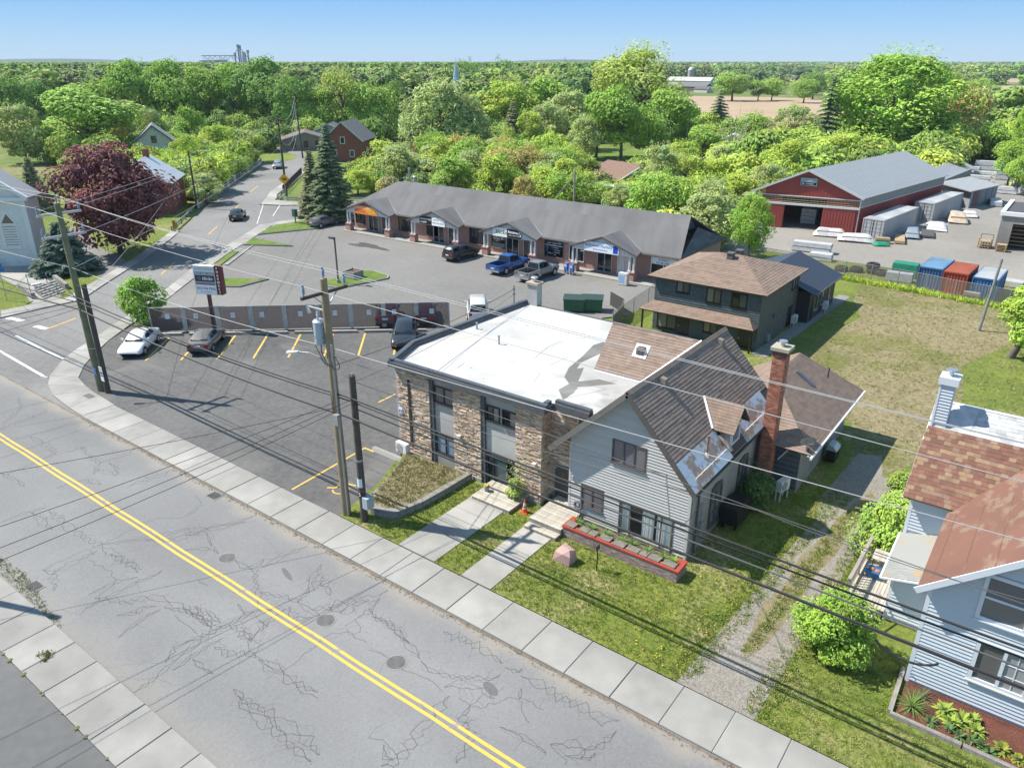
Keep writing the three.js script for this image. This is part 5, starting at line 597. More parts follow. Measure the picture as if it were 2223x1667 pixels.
// ---------------------------------------------------------------- lumber yard
{
const T=thing('lumber_shed','large red metal lumber shed with grey gable roof and open doorway','shed',null,-29,0,-120);
const red=mat([.38,.07,.055],{map:streakT,roughness:.6}),roofM=mat([.44,.45,.45],{map:streakT,roughness:.45,metalness:.25}),tr=mat([.6,.6,.59]),A=[-36.6,-104.6],Bc=[-23.5,-106.6],D=[-18.6,-136.8],E=[-31.6,-137.5];
// skewed plan: front edge A-B, right side B-D
const h=4.7,ap=7.9,fx=t=>[A[0]+(Bc[0]-A[0])*t,A[1]+(Bc[1]-A[1])*t],bx=t=>[E[0]+(D[0]-E[0])*t,E[1]+(D[1]-E[1])*t];
const P=(p,y,d=0)=>[p[0],y,p[1]+d];
const ang=Math.atan2(-(Bc[1]-A[1]),Bc[0]-A[0]),L=Math.hypot(Bc[0]-A[0],Bc[1]-A[1]),f=facade(A[0],A[1],ang),fr=facade(Bc[0],Bc[1],Math.atan2(-(D[1]-Bc[1]),D[0]-Bc[0])),Ls=Math.hypot(D[0]-Bc[0],D[1]-Bc[1]);
const ribbed=(name,ff,u0,u1,y0,y1,m,n0=0,step=.42,top)=>{const b=new B();const tp=top||(()=>y1);b.quad(ff.p(u0,y0,n0),ff.p(u1,y0,n0),ff.p(u1,tp(u1),n0),ff.p(u0,tp(u0),n0));if(top){const um=L/2;if(u0<um&&u1>um)b.tri(ff.p(u0,tp(u0),n0),ff.p(u1,tp(u1),n0),ff.p(um,tp(um),n0));}for(let u=u0+.1;u<u1-.1;u+=step){const t=Math.min(tp(u),tp(u+.09))-.01;if(t>y0+.1)fbox(b,ff,u,y0,n0,u+.09,t,n0+.035);}return put(name,b,m,T);};
const gt=u=>h+.2+(ap-h-.5)*(1-Math.abs(u-L/2)/(L/2));
ribbed('front_gable',f,.05,L-.05,4.35,5,red,.02,.42,gt);
ribbed('sliding_door',f,.2,4.0,.1,3.15,red,.2,.38);ribbed('sliding_door',f,8.9,L-.3,.1,3.15,red,.2,.38);
put('front_wall',fbox(new B(),f,0,0,-.3,3.6,4.3,0),red,T);put('front_wall',fbox(new B(),f,9.2,0,-.3,L,4.3,0),red,T);
put('lintel_track',fbox(new B(),f,-.1,3.16,.02,L+.1,3.42,.28),tr,T);put('gable_trim',fbox(new B(),f,-.1,4.28,.02,L,4.4,.14),tr,T);
const lat=put('lattice_panel',fbox(new B(),f,0,3.42,-.06,.12,4.28,.04),mat([.36,.27,.16]),T);for(let k=0;k<3;k++)put('lattice_slat',fbox(new B(),f,.1,3.55+k*.27,.04,L-.1,3.63+k*.27,.1),mat([.36,.27,.16]),lat);for(let u=.5;u<L;u+=.42)put('lattice_slat',fbox(new B(),f,u,3.44,-.02,u+.05,4.27,.035),M.greyWood,lat);
ribbed('side_wall',fr,0,Ls,.05,3.35,red,.02,.5);ribbed('side_band',fr,0,Ls,3.45,4.65,mat([.42,.41,.37],{map:streakT}),.06,.3);put('corner_trim',fbox(new B(),fr,-.12,0,.02,.1,4.6,.1),tr,T);put('side_trim',fbox(new B(),fr,0,3.35,.02,Ls,3.45,.1),tr,T);
put('wall',new B().quad(P(A,0),P(E,0),P(E,h),P(A,h)).quad(P(E,0),P(D,0),P(D,h),P(E,h)),red,T);
put('floor',new B().quad(P(A,.07),P(Bc,.07),P(D,.07),P(E,.07)),M.concreteDark,T);
const ov=.4,rid0=[(A[0]+Bc[0])/2-.1,(A[1]+Bc[1])/2+ov],rid1=[(E[0]+D[0])/2+.1,(E[1]+D[1])/2-ov],el0=[A[0]-.5,A[1]+ov],el1=[E[0]-.5,E[1]-ov],er0=[Bc[0]+.5,Bc[1]+ov],er1=[D[0]+.5,D[1]-ov];
const rf=put('roof',new B().slab([P(el0,h),P(rid0,ap),P(rid1,ap),P(el1,h)],.1).slab([P(er0,h),P(rid0,ap+.002),P(rid1,ap+.002),P(er1,h)],.1),roofM,T);
for(let k=1;k<34;k++){const t=k/34,a=[er0[0]+(er1[0]-er0[0])*t,er0[1]+(er1[1]-er0[1])*t],c=[rid0[0]+(rid1[0]-rid0[0])*t,rid0[1]+(rid1[1]-rid0[1])*t];put('roof_rib',new B().bar(P(a,h+.02),P(c,ap+.02),.05,.035),roofM,rf);}
put('barge_board',new B().bar(P(el0,h-.1),P(rid0,ap-.12),.06,.26),tr,rf);put('barge_board',new B().bar(P(er0,h-.1),P(rid0,ap-.118),.06,.26),tr,rf);
const st=sign(256,128,c=>{c.fillStyle='#9aa3a6';c.fillRect(0,0,256,128);c.fillStyle='#cfd3cf';c.beginPath();c.moveTo(70,72);c.lineTo(140,22);c.lineTo(246,72);c.fill();c.fillStyle='#15181a';c.fillRect(10,72,236,46);c.fillStyle='#f2f2f2';c.font='bold 34px sans-serif';c.fillText('MF',20,108);c.font='bold 30px sans-serif';c.fillText('LUMBER',84,106);});
const sb=put('sign_board',fbox(new B(),f,L/2-1.1,5.75,.06,L/2+1.1,6.85,.14),M.darkTrim,T);const sm=mesh('sign_face',new THREE.PlaneGeometry(2.1,1.02),mat(0xffffff,{map:st,roughness:.5}),sb),o=rootPos(sb),c=f.p(L/2,6.3,.15);sm.position.set(c[0]-o[0],c[1]-o[1],c[2]-o[2]);sm.rotation.y=ang;
}
const stackMats={wrap:mat([.62,.63,.65],{map:grainT,roughness:.5}),wood:mat([.5,.36,.2],{map:woodT}),green:mat([.02,.27,.16],{roughness:.5,map:grainT}),blue:mat([.25,.32,.4],{roughness:.45,map:grainT}),dark:mat([.09,.09,.09],{map:grainT})};
function lumberStack(name,label,cat,x,z,w,d,h,turn,m,o={}){// pallet runners and wrapped or bare packs
const T=thing(name,label,cat,o.group||'lumber packs in the yard',x,.03,z,turn),n=o.packs||2;for(const u of[-.35,.35])mesh('runner',new B().box(u*w-.06,0,-d/2,u*w+.06,.12,d/2),stackMats.wood,T);
const r=rng(Math.floor(Math.abs(x*31+z*17)));
if(o.tarp){const b=new B(),N=10,K=6,P=(i,j)=>{const u=(i/N-.5),v=(j/K-.5),e=Math.max(Math.abs(u),Math.abs(v))*2;const q=Math.sin(i*12.9+j*78.2+x)*.05;return[u*w*(1+.12*(e>.95)),.1+h*(e>.95?.12:e>.7?.92:1)+q*h*1.2,v*d*(1+.12*(e>.95))];};for(let i=0;i<N;i++)for(let j=0;j<K;j++)b.quad(P(i,j),P(i,j+1),P(i+1,j+1),P(i+1,j));mesh('tarpaulin',b,m,T,.2);mesh('load',new B().box(-w*.44,.1,-d*.44,w*.44,h*.85,d*.44),stackMats.wood,T);}
else for(let k=0;k<n;k++){const y0=.12+k*(h-.12)/n,y1=.12+(k+1)*(h-.12)/n-.05,s=(r()-.5)*.12;mesh('pack',new B().hex([[-w/2+s,y0,-d/2],[w/2+s,y0,-d/2],[w/2+s,y0,d/2],[-w/2+s,y0,d/2],[-w/2+s+.03,y1,-d/2+.03],[w/2+s-.03,y1,-d/2+.03],[w/2+s-.03,y1,d/2-.03],[-w/2+s+.03,y1,d/2-.03]]),m,T);for(const u of[-.3,.3])mesh('strap',new B().box(s-w/2-.004,y0+.01,u*d-.03,s+w/2+.004,y1+.006,u*d+.03),M.darkTrim,T);}
return T;
}
lumberStack('lumber_pack','tall pile of white wrapped lumber inside the shed doorway','lumber',-30.6,-110.2,2.0,2.0,2.2,.1,stackMats.wrap,{packs:4});
lumberStack('tarped_lumber','white tarp-covered lumber pile left of two outside the shed door','lumber',-25.8,-103.3,3.6,1.7,.9,.2,stackMats.wrap,{tarp:1});
lumberStack('tarped_lumber','white tarp-covered lumber pile right of two outside the shed door','lumber',-22.2,-101.9,3.9,1.6,.85,.25,stackMats.wrap,{tarp:1});
lumberStack('tarped_lumber','crumpled green tarp heap at corner of the white container','lumber',-19.1,-101.4,1.7,1.1,.35,.6,stackMats.green,{tarp:1});
lumberStack('board_stack','small stack of bare boards beside the green tarp heap','lumber',-19.3,-103,1.7,1,.75,.3,stackMats.wood,{packs:2});
lumberStack('board_stack','long flat stack of bare brown boards beside the container','lumber',-17.9,-105.6,1.2,4.4,.5,.2,stackMats.wood,{packs:1});
lumberStack('tarped_lumber','grey-blue tarped load in front of the container with green sheet','lumber',-17.2,-109.6,1.6,4.0,.9,.18,stackMats.blue,{tarp:1});
lumberStack('panel_stack','dark flat panel stack on the yard beside the containers','panels',-15.7,-111.6,1.5,4.6,.4,.18,stackMats.dark,{packs:1});
lumberStack('tarped_lumber','low white tarped pile beyond the dark panel stack','lumber',-15.6,-117.4,2.2,5,.5,.18,stackMats.wrap,{tarp:1});
lumberStack('tarped_lumber','messy brown and white pile beside the far container','lumber',-14.2,-124.5,2.2,4.5,1.1,.2,mat([.5,.42,.33],{map:grainT}),{tarp:1});
lumberStack('tarped_lumber','white bag heap beyond the messy brown pile','lumber',-13.3,-129.5,1.8,2.4,.7,.2,stackMats.wrap,{tarp:1});
lumberStack('lumber_pack','white wrapped lumber pack with dark slab by the grey shed','lumber',-11.6,-143.5,1.6,5,.8,.16,stackMats.wrap,{packs:1});
lumberStack('lumber_pack','white wrapped pack along the fence behind the navy roof','lumber',-25,-93,4.4,1.4,1.2,.1,stackMats.wrap);
lumberStack('lumber_pack','second white wrapped pack by the fence nearer the annex','lumber',-22.8,-89.3,2.4,1.4,.9,.1,stackMats.wrap);
lumberStack('tarped_lumber','white bundle at the foot of the red sliding door','lumber',-35.6,-102.8,2,1.6,.8,.3,stackMats.wrap,{tarp:1});
[[-22,-184,6,'grey-white lumber pack row farthest back by the trees, left end'],[-18,-190,5.5,'white lumber pack at the back by the trees, middle'],[-14.5,-194,5,'white lumber pack at the back by the trees, right end'],[-16.6,-177,5,'white wrapped lumber pack in mid yard, left'],[-13,-176,4.6,'white wrapped lumber pack in mid yard, centre'],[-9.6,-172,4.6,'white wrapped lumber pack in mid yard, right'],[-12,-157,4.2,'white wrapped pack beside the two yard workers'],[-8,-160,3.6,'white wrapped pack right of the yard workers'],[-6.5,-168,3.6,'white wrapped pack at the right picture edge'],[-17.5,-170,4,'low white wrapped pack beyond the grey shed']].forEach(([x,z,w,l],i)=>lumberStack('lumber_pack',l,'lumber',x,z,w,1.6,i%3===1?1.9:1.2,.15*(i%3),stackMats.wrap,{packs:2}));
function container(label,cx,cz,w,l,h,turn,body,top,o={}){// corrugated box with doors at the near end
const T=thing('shipping_container',label,'container',o.group,cx,.04,cz,turn),b=new B(),rib=(ax,s,u0,u1)=>{const n=Math.round((u1-u0)/.28),q=(u1-u0)/n;for(let k=0;k<n;k++){const a=u0+k*q,pts=[[0,0],[.25,.05],[.5,.05],[.75,0],[1,0]].map(([t,d])=>[a+t*q,d]);for(let i=0;i<4;i++){const P=(u,d,y)=>ax==='x'?[s*(w/2-.05+d),y,u]:[u,y,s*(l/2-.05+d)];b.quad(P(pts[i][0],pts[i][1],.15),P(pts[i+1][0],pts[i+1][1],.15),P(pts[i+1][0],pts[i+1][1],h-.12),P(pts[i][0],pts[i][1],h-.12));}}};
rib('x',1,-l/2+.1,l/2-.1);rib('x',-1,-l/2+.1,l/2-.1);rib('z',-1,-w/2+.1,w/2-.1);if(o.endRibs)rib('z',1,-w/2+.1,w/2-.1);
mesh('body',b,body,T);const fm=new B();for(const x of[-1,1])for(const z of[-1,1])fm.box(x*w/2-.06,0,z*l/2-.06,x*w/2+.06,h,z*l/2+.06);for(const z of[-1,1])fm.box(-w/2,h-.14,z*l/2-.05,w/2,h-.01,z*l/2+.05).box(-w/2,0,z*l/2-.05,w/2,.16,z*l/2+.05);for(const x of[-1,1])fm.box(x*w/2-.05,h-.13,-l/2,x*w/2+.05,h-.005,l/2).box(x*w/2-.05,0,-l/2,x*w/2+.05,.15,l/2);mesh('frame',fm,body,T);
mesh('roof',new B().box(-w/2+.05,h-.04,-l/2+.05,w/2-.05,h+.012,l/2-.05),top,T);
if(!o.endRibs)for(const s of[-1,1]){const d=mesh('door',new B().box(s*w/4-w/4+.08,.17,l/2-.04,s*w/4+w/4-.04,h-.16,l/2),body,T);for(const u of[.25,.75])mesh('lock_bar',new B().cyl([s*w/4-w/4+.08+u*(w/2-.12),.1,l/2+.05],[s*w/4-w/4+.08+u*(w/2-.12),h-.1,l/2+.05],.025,.025,6),M.galv,d);for(let k=1;k<5;k++)mesh('door_rib',new B().box(s*w/4-w/4+.1,k*h/5-.04,l/2,s*w/4+w/4-.06,k*h/5+.04,l/2+.03),body,d);}
return T;
}
const cw=mat([.42,.43,.44],{map:streakT,roughness:.5}),ctop=mat([.55,.56,.57],{map:blotchT,roughness:.5});
container('long pale grey shipping container nearest the red shed corner',-20.3,-111,2.5,13,2.55,.12+Math.PI*0,cw,ctop,{group:'pale containers along the red shed'}).rotation.y=-.115;
container('long pale grey shipping container farther along the red shed',-17.4,-128.2,2.5,13.2,2.6,0,cw,ctop,{group:'pale containers along the red shed'}).rotation.y=-.13;
container('short blue shipping container with light blue roof left of the orange one',-10.6,-85.6,2.05,5.0,2.25,-.05,mat([.04,.13,.3],{map:streakT,roughness:.5}),mat([.16,.32,.5],{map:blotchT}),{endRibs:1});
container('short orange-red shipping container between the two blue ones',-8.35,-85.2,2.05,5.0,2.2,-.05,mat([.36,.06,.03],{map:streakT,roughness:.5}),mat([.42,.1,.05],{map:blotchT}),{endRibs:1});
container('short blue shipping container with white roof at the yard corner',-5.8,-84.9,2.05,4.9,2.1,-.05,mat([.04,.15,.36],{map:streakT,roughness:.5}),ctop,{endRibs:1});
{const T=thing('grey_shed','low grey corrugated shed with flat-pitched roof beyond the containers','shed',null,-17,0,-146),m=mat([.3,.31,.33],{map:streakT,roughness:.6});put('wall',new B().prism([[-19.6,-142.6],[-14.5,-137],[-12.2,-146.4],[-16.8,-151.5]],.03,2.75),m,T);put('roof',new B().slab([[-20.2,2.95,-141.6],[-14.4,2.8,-135.6],[-11.6,2.8,-146],[-17,2.95,-152.4]],.15),mat([.33,.34,.35],{map:streakT,roughness:.5}),T);for(const t of[.08,.34,.6,.82])put('sliding_door',new B().bar([-14.42+2.3*t,1.35,-137.1-9.4*t],[-14.42+2.3*(t+.2),1.35,-137.1-9.4*(t+.2)],.06,2.3),t<.3?mat([.2,.1,.09],{map:streakT}):mat([.26,.27,.28],{map:streakT}),T);put('small_sign',new B().bar([-15.3,2.1,-140.4],[-14.9,2.1,-139.6],.04,.35),M.white,T);}
{const T=thing('rear_shed','grey-roofed shed joined to the back of the red lumber shed','shed',null,-21,0,-160),m=mat([.28,.29,.3],{map:streakT});put('wall',new B().prism([[-25,-144],[-20.4,-144],[-18.4,-166],[-24,-166]],.03,2.9),m,T);put('roof',new B().slab([[-25.4,2.9,-143],[-22.6,4.2,-143],[-21.2,4.2,-167],[-24.4,2.9,-167]],.1).slab([[-19.9,2.9,-143],[-22.6,4.202,-143],[-21.2,4.202,-167],[-18,2.9,-167]],.1),mat([.36,.37,.385],{map:streakT,roughness:.5}),T);}
{const T=thing('concrete_block_building','pale concrete building with dark bay opening at right edge','building',null,0,0,-112),m=mat([.36,.35,.33],{map:blotchT});put('wall',new B().box(-7.7,.03,-118,-6.9,4.3,-107.7),m,T);put('wall',new B().box(-6.9,3.2,-108.2,8,4.3,-107.7),m,T);put('pier',new B().box(-6.9,.03,-108.2,-6.4,3.2,-107.7),m,T);put('pier',new B().box(-1,.03,-108.2,0,3.2,-107.7),m,T);put('wall',new B().box(-6.9,.03,-118,8,4.3,-117.6),m,T);put('flat_roof',new B().box(-7.5,4.28,-117.8,8,4.36,-107.9),mat([.09,.09,.095],{map:grainT}),T);put('roof_rim',new B().box(-7.95,4.1,-107.9,8,4.55,-107.5).box(-7.95,4.1,-118.2,-7.5,4.55,-107.9),M.whiteTrim,T);for(let k=0;k<6;k++)put('shelf_board',new B().box(-6.6,.4+k*.45,-110.5,-1.2,.5+k*.45,-109.4),stackMats.wood,T);put('floor',new B().box(-7,.031,-117.6,8,.06,-107.8),M.concreteDark,T);}
{const T=thing('firewood_rack','metal rack of rough boards beside the concrete building','rack',null,-8.8,0,-108.2);put('frame',new B().bar([-9.4,.03,-108.8],[-9.4,1.5,-108.8],.08,.08).bar([-8.1,.03,-108.8],[-8.1,1.5,-108.8],.08,.08).bar([-9.4,1.5,-108.8],[-8.1,1.5,-108.8],.08,.08).bar([-9.4,.03,-107.4],[-9.4,1.2,-107.4],.08,.08).bar([-8.1,.03,-107.4],[-8.1,1.2,-107.4],.08,.08),mat([.2,.14,.08]),T);for(let k=0;k<12;k++)put('board',new B().bar([-9.3+(k%4)*.3,.2+Math.floor(k/4)*.3,-109],[-9.2+(k%4)*.3,.25+Math.floor(k/4)*.3,-107.2],.22,.12),stackMats.wood,T);}
{const T=thing('pallet_stack','short stack of wooden pallets by the concrete building','pallets',null,-6.9,0,-106.8);for(let k=0;k<5;k++)put('pallet',new B().box(-7.4,.04+k*.17,-107.3,-6.4,.07+k*.17,-106.3).box(-7.4,.07+k*.17,-107.3,-7.3,.18+k*.17,-106.3).box(-6.5,.07+k*.17,-107.3,-6.4,.18+k*.17,-106.3).box(-7.4,.18+k*.17,-107.3,-6.4,.2+k*.17,-106.3),stackMats.wood,T);}
for(const[x,y,z,l]of[[-19.6,0,-85.6,'black pipe coil leftmost by the chain-link fence'],[-18.2,0,-86.2,'black pipe coil second from left by the fence'],[-16.6,0,-86.6,'black pipe coil at the bottom of the right-hand stack'],[-16.7,.55,-86.7,'black pipe coil on top of the right-hand stack'],[-15.6,0,-86.3,'black pipe coil rightmost by the fence']]){const g=new THREE.TorusGeometry(.48,.24,8,20);g.rotateX(Math.PI/2);const o=solo('pipe_coil',g,M.rubber,l,'pipe coil','black pipe coils by the fence');o.scale.y=1.25;o.position.set(x,.33+y,z);}
lumberStack('tarped_lumber','pack under a bright green sheet beside the blue container','lumber',-13.6,-87.4,2.4,1.6,1.5,0,stackMats.green,{packs:2});
lumberStack('panel_stack','pale foam board stack in front of the green-sheeted pack','panels',-13.7,-84.9,2.5,1.1,1.0,.05,mat([.5,.52,.55],{map:grainT}),{packs:1});
lumberStack('panel_stack','pale stone slab stack in front of the white-roofed blue container','panels',-6.7,-81.9,1.4,.8,.8,.05,mat([.5,.45,.38],{map:grainT}),{packs:2});
lumberStack('panel_stack','long pale trusses laid behind the short containers','panels',-7,-90,8,1.6,.7,-.1,mat([.5,.5,.48],{map:grainT}),{packs:1});
lumberStack('panel_stack','dark metal grating stack behind the blue container','panels',-9.6,-89.6,3,1.2,.9,-.1,stackMats.dark,{packs:2});
// chain-link fence of the yard
{const T=thing('chain_link_fence','rusty chain-link fence between the mown lot and lumber yard','fence',null,-12,0,-82.8),pts=[[-30,-84.2],[-24,-83.9],[-18.6,-82.9],[-16,-82.9],[-13.4,-82.7],[-10.8,-82.3],[-8.1,-81.5],[-5.4,-81.2],[-3.6,-80.8],[1,-80.2]];const meshM=(()=>{const t=canvasTex(64,64,c=>{c.fillStyle='#000';c.fillRect(0,0,64,64);c.strokeStyle='#fff';c.lineWidth=5;for(let k=-64;k<=64;k+=32){c.beginPath();c.moveTo(k,0);c.lineTo(k+64,64);c.stroke();c.beginPath();c.moveTo(k+64,0);c.lineTo(k,64);c.stroke();}});t.colorSpace=THREE.NoColorSpace;t.wrapS=t.wrapT=THREE.RepeatWrapping;t.repeat.set(5,5);return mat([.25,.23,.21],{alphaMap:t,alphaTest:.5,transparent:true,metalness:.3,side:THREE.DoubleSide});})();M.chain=meshM;
for(let i=0;i+1<pts.length;i++){const a=pts[i],b=pts[i+1];put('post',new B().cyl([a[0],0,a[1]],[a[0],1.85,a[1]],.04,.04,6),M.galv,T);put('wire_mesh',new B().quad([a[0],.1,a[1]],[b[0],.1,b[1]],[b[0],1.75,b[1]],[a[0],1.75,a[1]]),meshM,T);put('top_rail',new B().cyl([a[0],1.78,a[1]],[b[0],1.78,b[1]],.025,.025,5),M.galv,T);}}
// ---------------------------------------------------------------- utility poles, lamps and wires
const insul=mat([.22,.3,.42],{roughness:.3});
function insulator(name,T,x,y,z){const b=new B();b.cyl([x,y,z],[x,y+.12,z],.03,.03,6);for(let k=0;k<3;k++)b.cyl([x,y+.12+k*.1,z],[x,y+.2+k*.1,z],.09,.05,10);b.cyl([x,y+.42,z],[x,y+.52,z],.045,.06,8);return mesh(name,b,insul,T);}
function pole(name,label,x,z,h,r0,r1,m,lean=[0,0]){const T=thing(name,label,'utility pole',null,x,0,z),b=new B();for(let k=0;k<6;k++){const t0=k/6,t1=(k+1)/6;b.cyl([lean[0]*t0,h*t0,lean[1]*t0],[lean[0]*t1,h*t1,lean[1]*t1],r0+(r1-r0)*t0,r0+(r1-r0)*t1,14,k===0||k===5);}mesh('shaft',b,m,T,true);return T;}
function lampArm(T,y,pts){const a=mesh('lamp_arm',new B().line(pts,.035,8),M.galv,T,true),e=pts[pts.length-1],p=pts[pts.length-2],d=V(e[0]-p[0],0,e[2]-p[2]).normalize();const hd=new B(),q=(s,u,yy)=>[e[0]+d.x*u-d.z*s,e[1]+yy,e[2]+d.z*u+d.x*s];hd.hex([q(-.1,-.1,-.06),q(.1,-.1,-.06),q(.14,.5,-.09),q(-.14,.5,-.09),q(-.07,-.1,.05),q(.07,-.1,.05),q(.09,.45,.03),q(-.09,.45,.03)]);mesh('lamp_head',hd,M.galv,a,.3);return a;}
{const T=pole('utility_pole','tall brown utility pole with grey transformer beside the accessible stall',-26.1,-20.95,12.2,.235,.165,M.poleWood);
const arm=mesh('crossarm',new B().box(-.06,11.5,-1.3,.06,11.64,1.3),M.poleOld,T);mesh('brace',new B().bar([.07,10.9,0],[.07,11.52,-.65],.03,.04).bar([.07,10.9,0],[.07,11.52,.65],.03,.04),M.galv,arm);insulator('insulator',T,0,11.64,-1.15);insulator('insulator',T,0,11.64,1.15);insulator('insulator',T,0,12.2,0);
const tf=mesh('transformer',new B().cyl([-.5,9.1,.1],[-.5,10.15,.1],.27,.27,18).cyl([-.5,10.15,.1],[-.5,10.25,.1],.29,.2,18),mat([.36,.42,.47],{roughness:.45}),T,.5);mesh('bushing',new B().cyl([-.55,10.2,.1],[-.55,10.6,.1],.04,.03,8).cyl([-.42,10.2,.22],[-.42,10.5,.22],.04,.03,8),M.white,tf);mesh('bracket',new B().box(-.28,9.3,0,-.12,9.4,.2).box(-.28,9.9,0,-.12,10,.2),M.galv,tf);
mesh('cutout_switch',new B().bar([-.1,10.75,.1],[-.9,10.85,.3],.05,.06).bar([-.9,10.5,.3],[-.95,11,.32],.05,.05).bar([-.75,10.55,.28],[-.95,10.9,.3],.04,.04),M.white,T);
lampArm(T,8.4,[[-.12,8.0,.1],[-.5,8.45,.25],[-1.0,8.62,.45],[-1.55,8.62,.7]]);
mesh('cable_riser',new B().cyl([.26,.05,.12],[.24,9.2,.12],.05,.05,8),M.galv,T);mesh('cable_loop',(()=>{const b=new B(),p=[];for(let k=0;k<=14;k++){const a=k/14*6.28;p.push([.45+.24*Math.cos(a),8.35+.32*Math.sin(a),.15+.05*Math.sin(a*2)]);}return b.line(p,.02,5);})(),M.wire,T);mesh('drop_cable',new B().line([[-.5,9.1,.1],[-.45,8.7,.15],[-.15,8.3,.2],[.1,8.1,.2]],.025,5).line([[-.6,10.4,.1],[-.85,9.8,.2],[-.75,8.9,.2],[-.2,8.15,.2]],.018,5),M.wire,T);mesh('red_marker',new B().cyl([0,5.72,.19],[0,5.95,.19],.05,.05,6),mat([.55,.06,.04]),T);mesh('junction_box',new B().box(.12,5.2,.14,.42,5.75,.34),M.galv,T);}
{const T=pole('utility_pole','short old dark utility pole with posters beside the transformer pole',-24.9,-21.05,7.85,.185,.155,M.poleOld);mesh('top_fitting',new B().box(-.05,7.85,-.05,.05,7.95,.05),M.galv,T);
const pt=sign(64,64,c=>{c.fillStyle='#9fb0b5';c.fillRect(0,0,64,64);c.fillStyle='#c9d4d6';c.fillRect(4,4,56,56);}),p2=sign(64,64,c=>{c.fillStyle='#2a2526';c.fillRect(0,0,64,64);c.fillStyle='#8b3a30';c.fillRect(0,4,64,12);c.fillStyle='#e8e4de';c.font='bold 36px sans-serif';c.fillText('5',22,50);});const q=(t,y,w,h)=>{const m=mesh('poster',new THREE.CylinderGeometry(.192,.192,h,12,1,true,-.9,w),mat(0xffffff,{map:t,side:THREE.DoubleSide,roughness:.7}),T);m.position.set(0,y,0);};q(pt,2.3,2,.5);q(p2,1.7,2,.5);
mesh('cabinet',new B().box(.16,.95,-.25,.5,1.55,.2),mat([.33,.38,.43]),T);mesh('stay_clamp',new B().cyl([0,3.45,0],[0,3.55,0],.18,.18,12),M.galv,T);mesh('pole_stay',new B().bar([-.15,3.5,0],[-1.05,3.1,.08],.03,.03),M.galv,T);}
{const T=pole('utility_pole','tall greenish utility pole with two crossarms at the street corner',-51.5,-21.3,12.8,.24,.17,M.poleGreen,[-.15,0]);
for(const y of[12.1,10.7]){const a=mesh('crossarm',new B().box(-.22,y,-1.35,-.08,y+.14,1.35),M.steel,T);insulator('insulator',T,-.15,y+.14,-1.25);insulator('insulator',T,-.15,y+.14,1.25);}insulator('insulator',T,-.15,12.8,0);
lampArm(T,7,[[-.05,6.6,.15],[-.3,7.3,.5],[-.7,7.7,1.0],[-1.3,7.8,1.7]]);
mesh('blue_plate',new B().box(-.02,1.3,.2,.34,1.85,.215),mat([.02,.12,.4],{roughness:.4}),T);const ph=mesh('phone_symbol',new B().bar([.12,1.42,.22],[.08,1.6,.22],.05,.01).bar([.08,1.6,.22],[.16,1.76,.22],.05,.01),M.whiteTrim,T);}
{const T=pole('utility_pole','short old grey utility pole with small signs at the street corner',-50.75,-21.4,7.7,.19,.16,M.poleOld);const a=sign(64,160,c=>{c.fillStyle='#d5dade';c.fillRect(0,0,64,160);c.fillStyle='#22282c';c.beginPath();c.arc(32,28,17,0,7);c.lineWidth=5;c.strokeStyle='#22282c';c.stroke();c.font='bold 20px sans-serif';c.fillText('P',26,35);c.fillRect(6,56,52,24);c.fillStyle='#1d3a66';c.fillRect(6,88,52,20);c.fillStyle='#fff';c.font='13px sans-serif';c.fillText('BUS',18,103);});const p=mesh('notice_plate',new THREE.BoxGeometry(.42,1.05,.02),mat(0xffffff,{map:a,roughness:.5}),T);p.position.set(.06,1.5,.19);mesh('plate_arm',new B().bar([0,3.3,.1],[-.9,3.15,.5],.02,.02),M.galv,T);}
{const T=pole('light_pole','plain grey metal pole leaning slightly in the mown lot',-4.75,-71.95,6.3,.14,.1,M.galv,[.35,0]);}
{const T=pole('utility_pole','wooden pole on the bridge bank with a yellow crossing sign',-106,-79.3,13,.2,.13,M.poleOld);const s=thing('crossing_sign','yellow diamond pedestrian crossing sign by the bridge rail','road sign',null,-105.6,0,-78.9);const t=sign(128,128,c=>{c.fillStyle='#e2a512';c.fillRect(0,0,128,128);c.fillStyle='#161206';c.beginPath();c.arc(64,32,10,0,7);c.fill();c.lineWidth=12;c.lineCap='round';c.strokeStyle='#161206';c.beginPath();c.moveTo(64,46);c.lineTo(62,76);c.lineTo(46,108);c.moveTo(62,76);c.lineTo(82,104);c.moveTo(62,52);c.lineTo(42,70);c.moveTo(64,52);c.lineTo(84,68);c.stroke();});mesh('post',new B().cyl([0,0,0],[0,3.6,0],.05,.05,6),M.galv,s);const p=mesh('panel',new THREE.BoxGeometry(1.25,1.25,.03),M.yellow,s);p.position.set(.05,3.3,.08);p.rotation.set(0,.65,Math.PI/4,'YXZ');const q=mesh('symbol',new THREE.PlaneGeometry(1.2,1.2),mat(0xffffff,{map:(t.center.set(.5,.5),t.rotation=Math.PI/4,t),roughness:.4}),s);q.position.set(.05+Math.sin(.65)*.02,3.3,.08+Math.cos(.65)*.02);q.rotation.set(0,.65,Math.PI/4,'YXZ');}
{const T=pole('street_lamp','wooden lamp post with long curved arm beside the bridge road',-110.1,-65.5,8.5,.18,.12,M.poleOld);T.userData.category='street lamp';lampArm(T,8,[[0,7.2,0],[.4,8.2,-.3],[1.2,8.6,-.7],[2.6,8.7,-1.2]]);}
{const T=pole('utility_pole','far leaning wooden pole among the trees beyond the bridge',-150,-118,14,.2,.13,M.poleOld,[-.7,0]);}
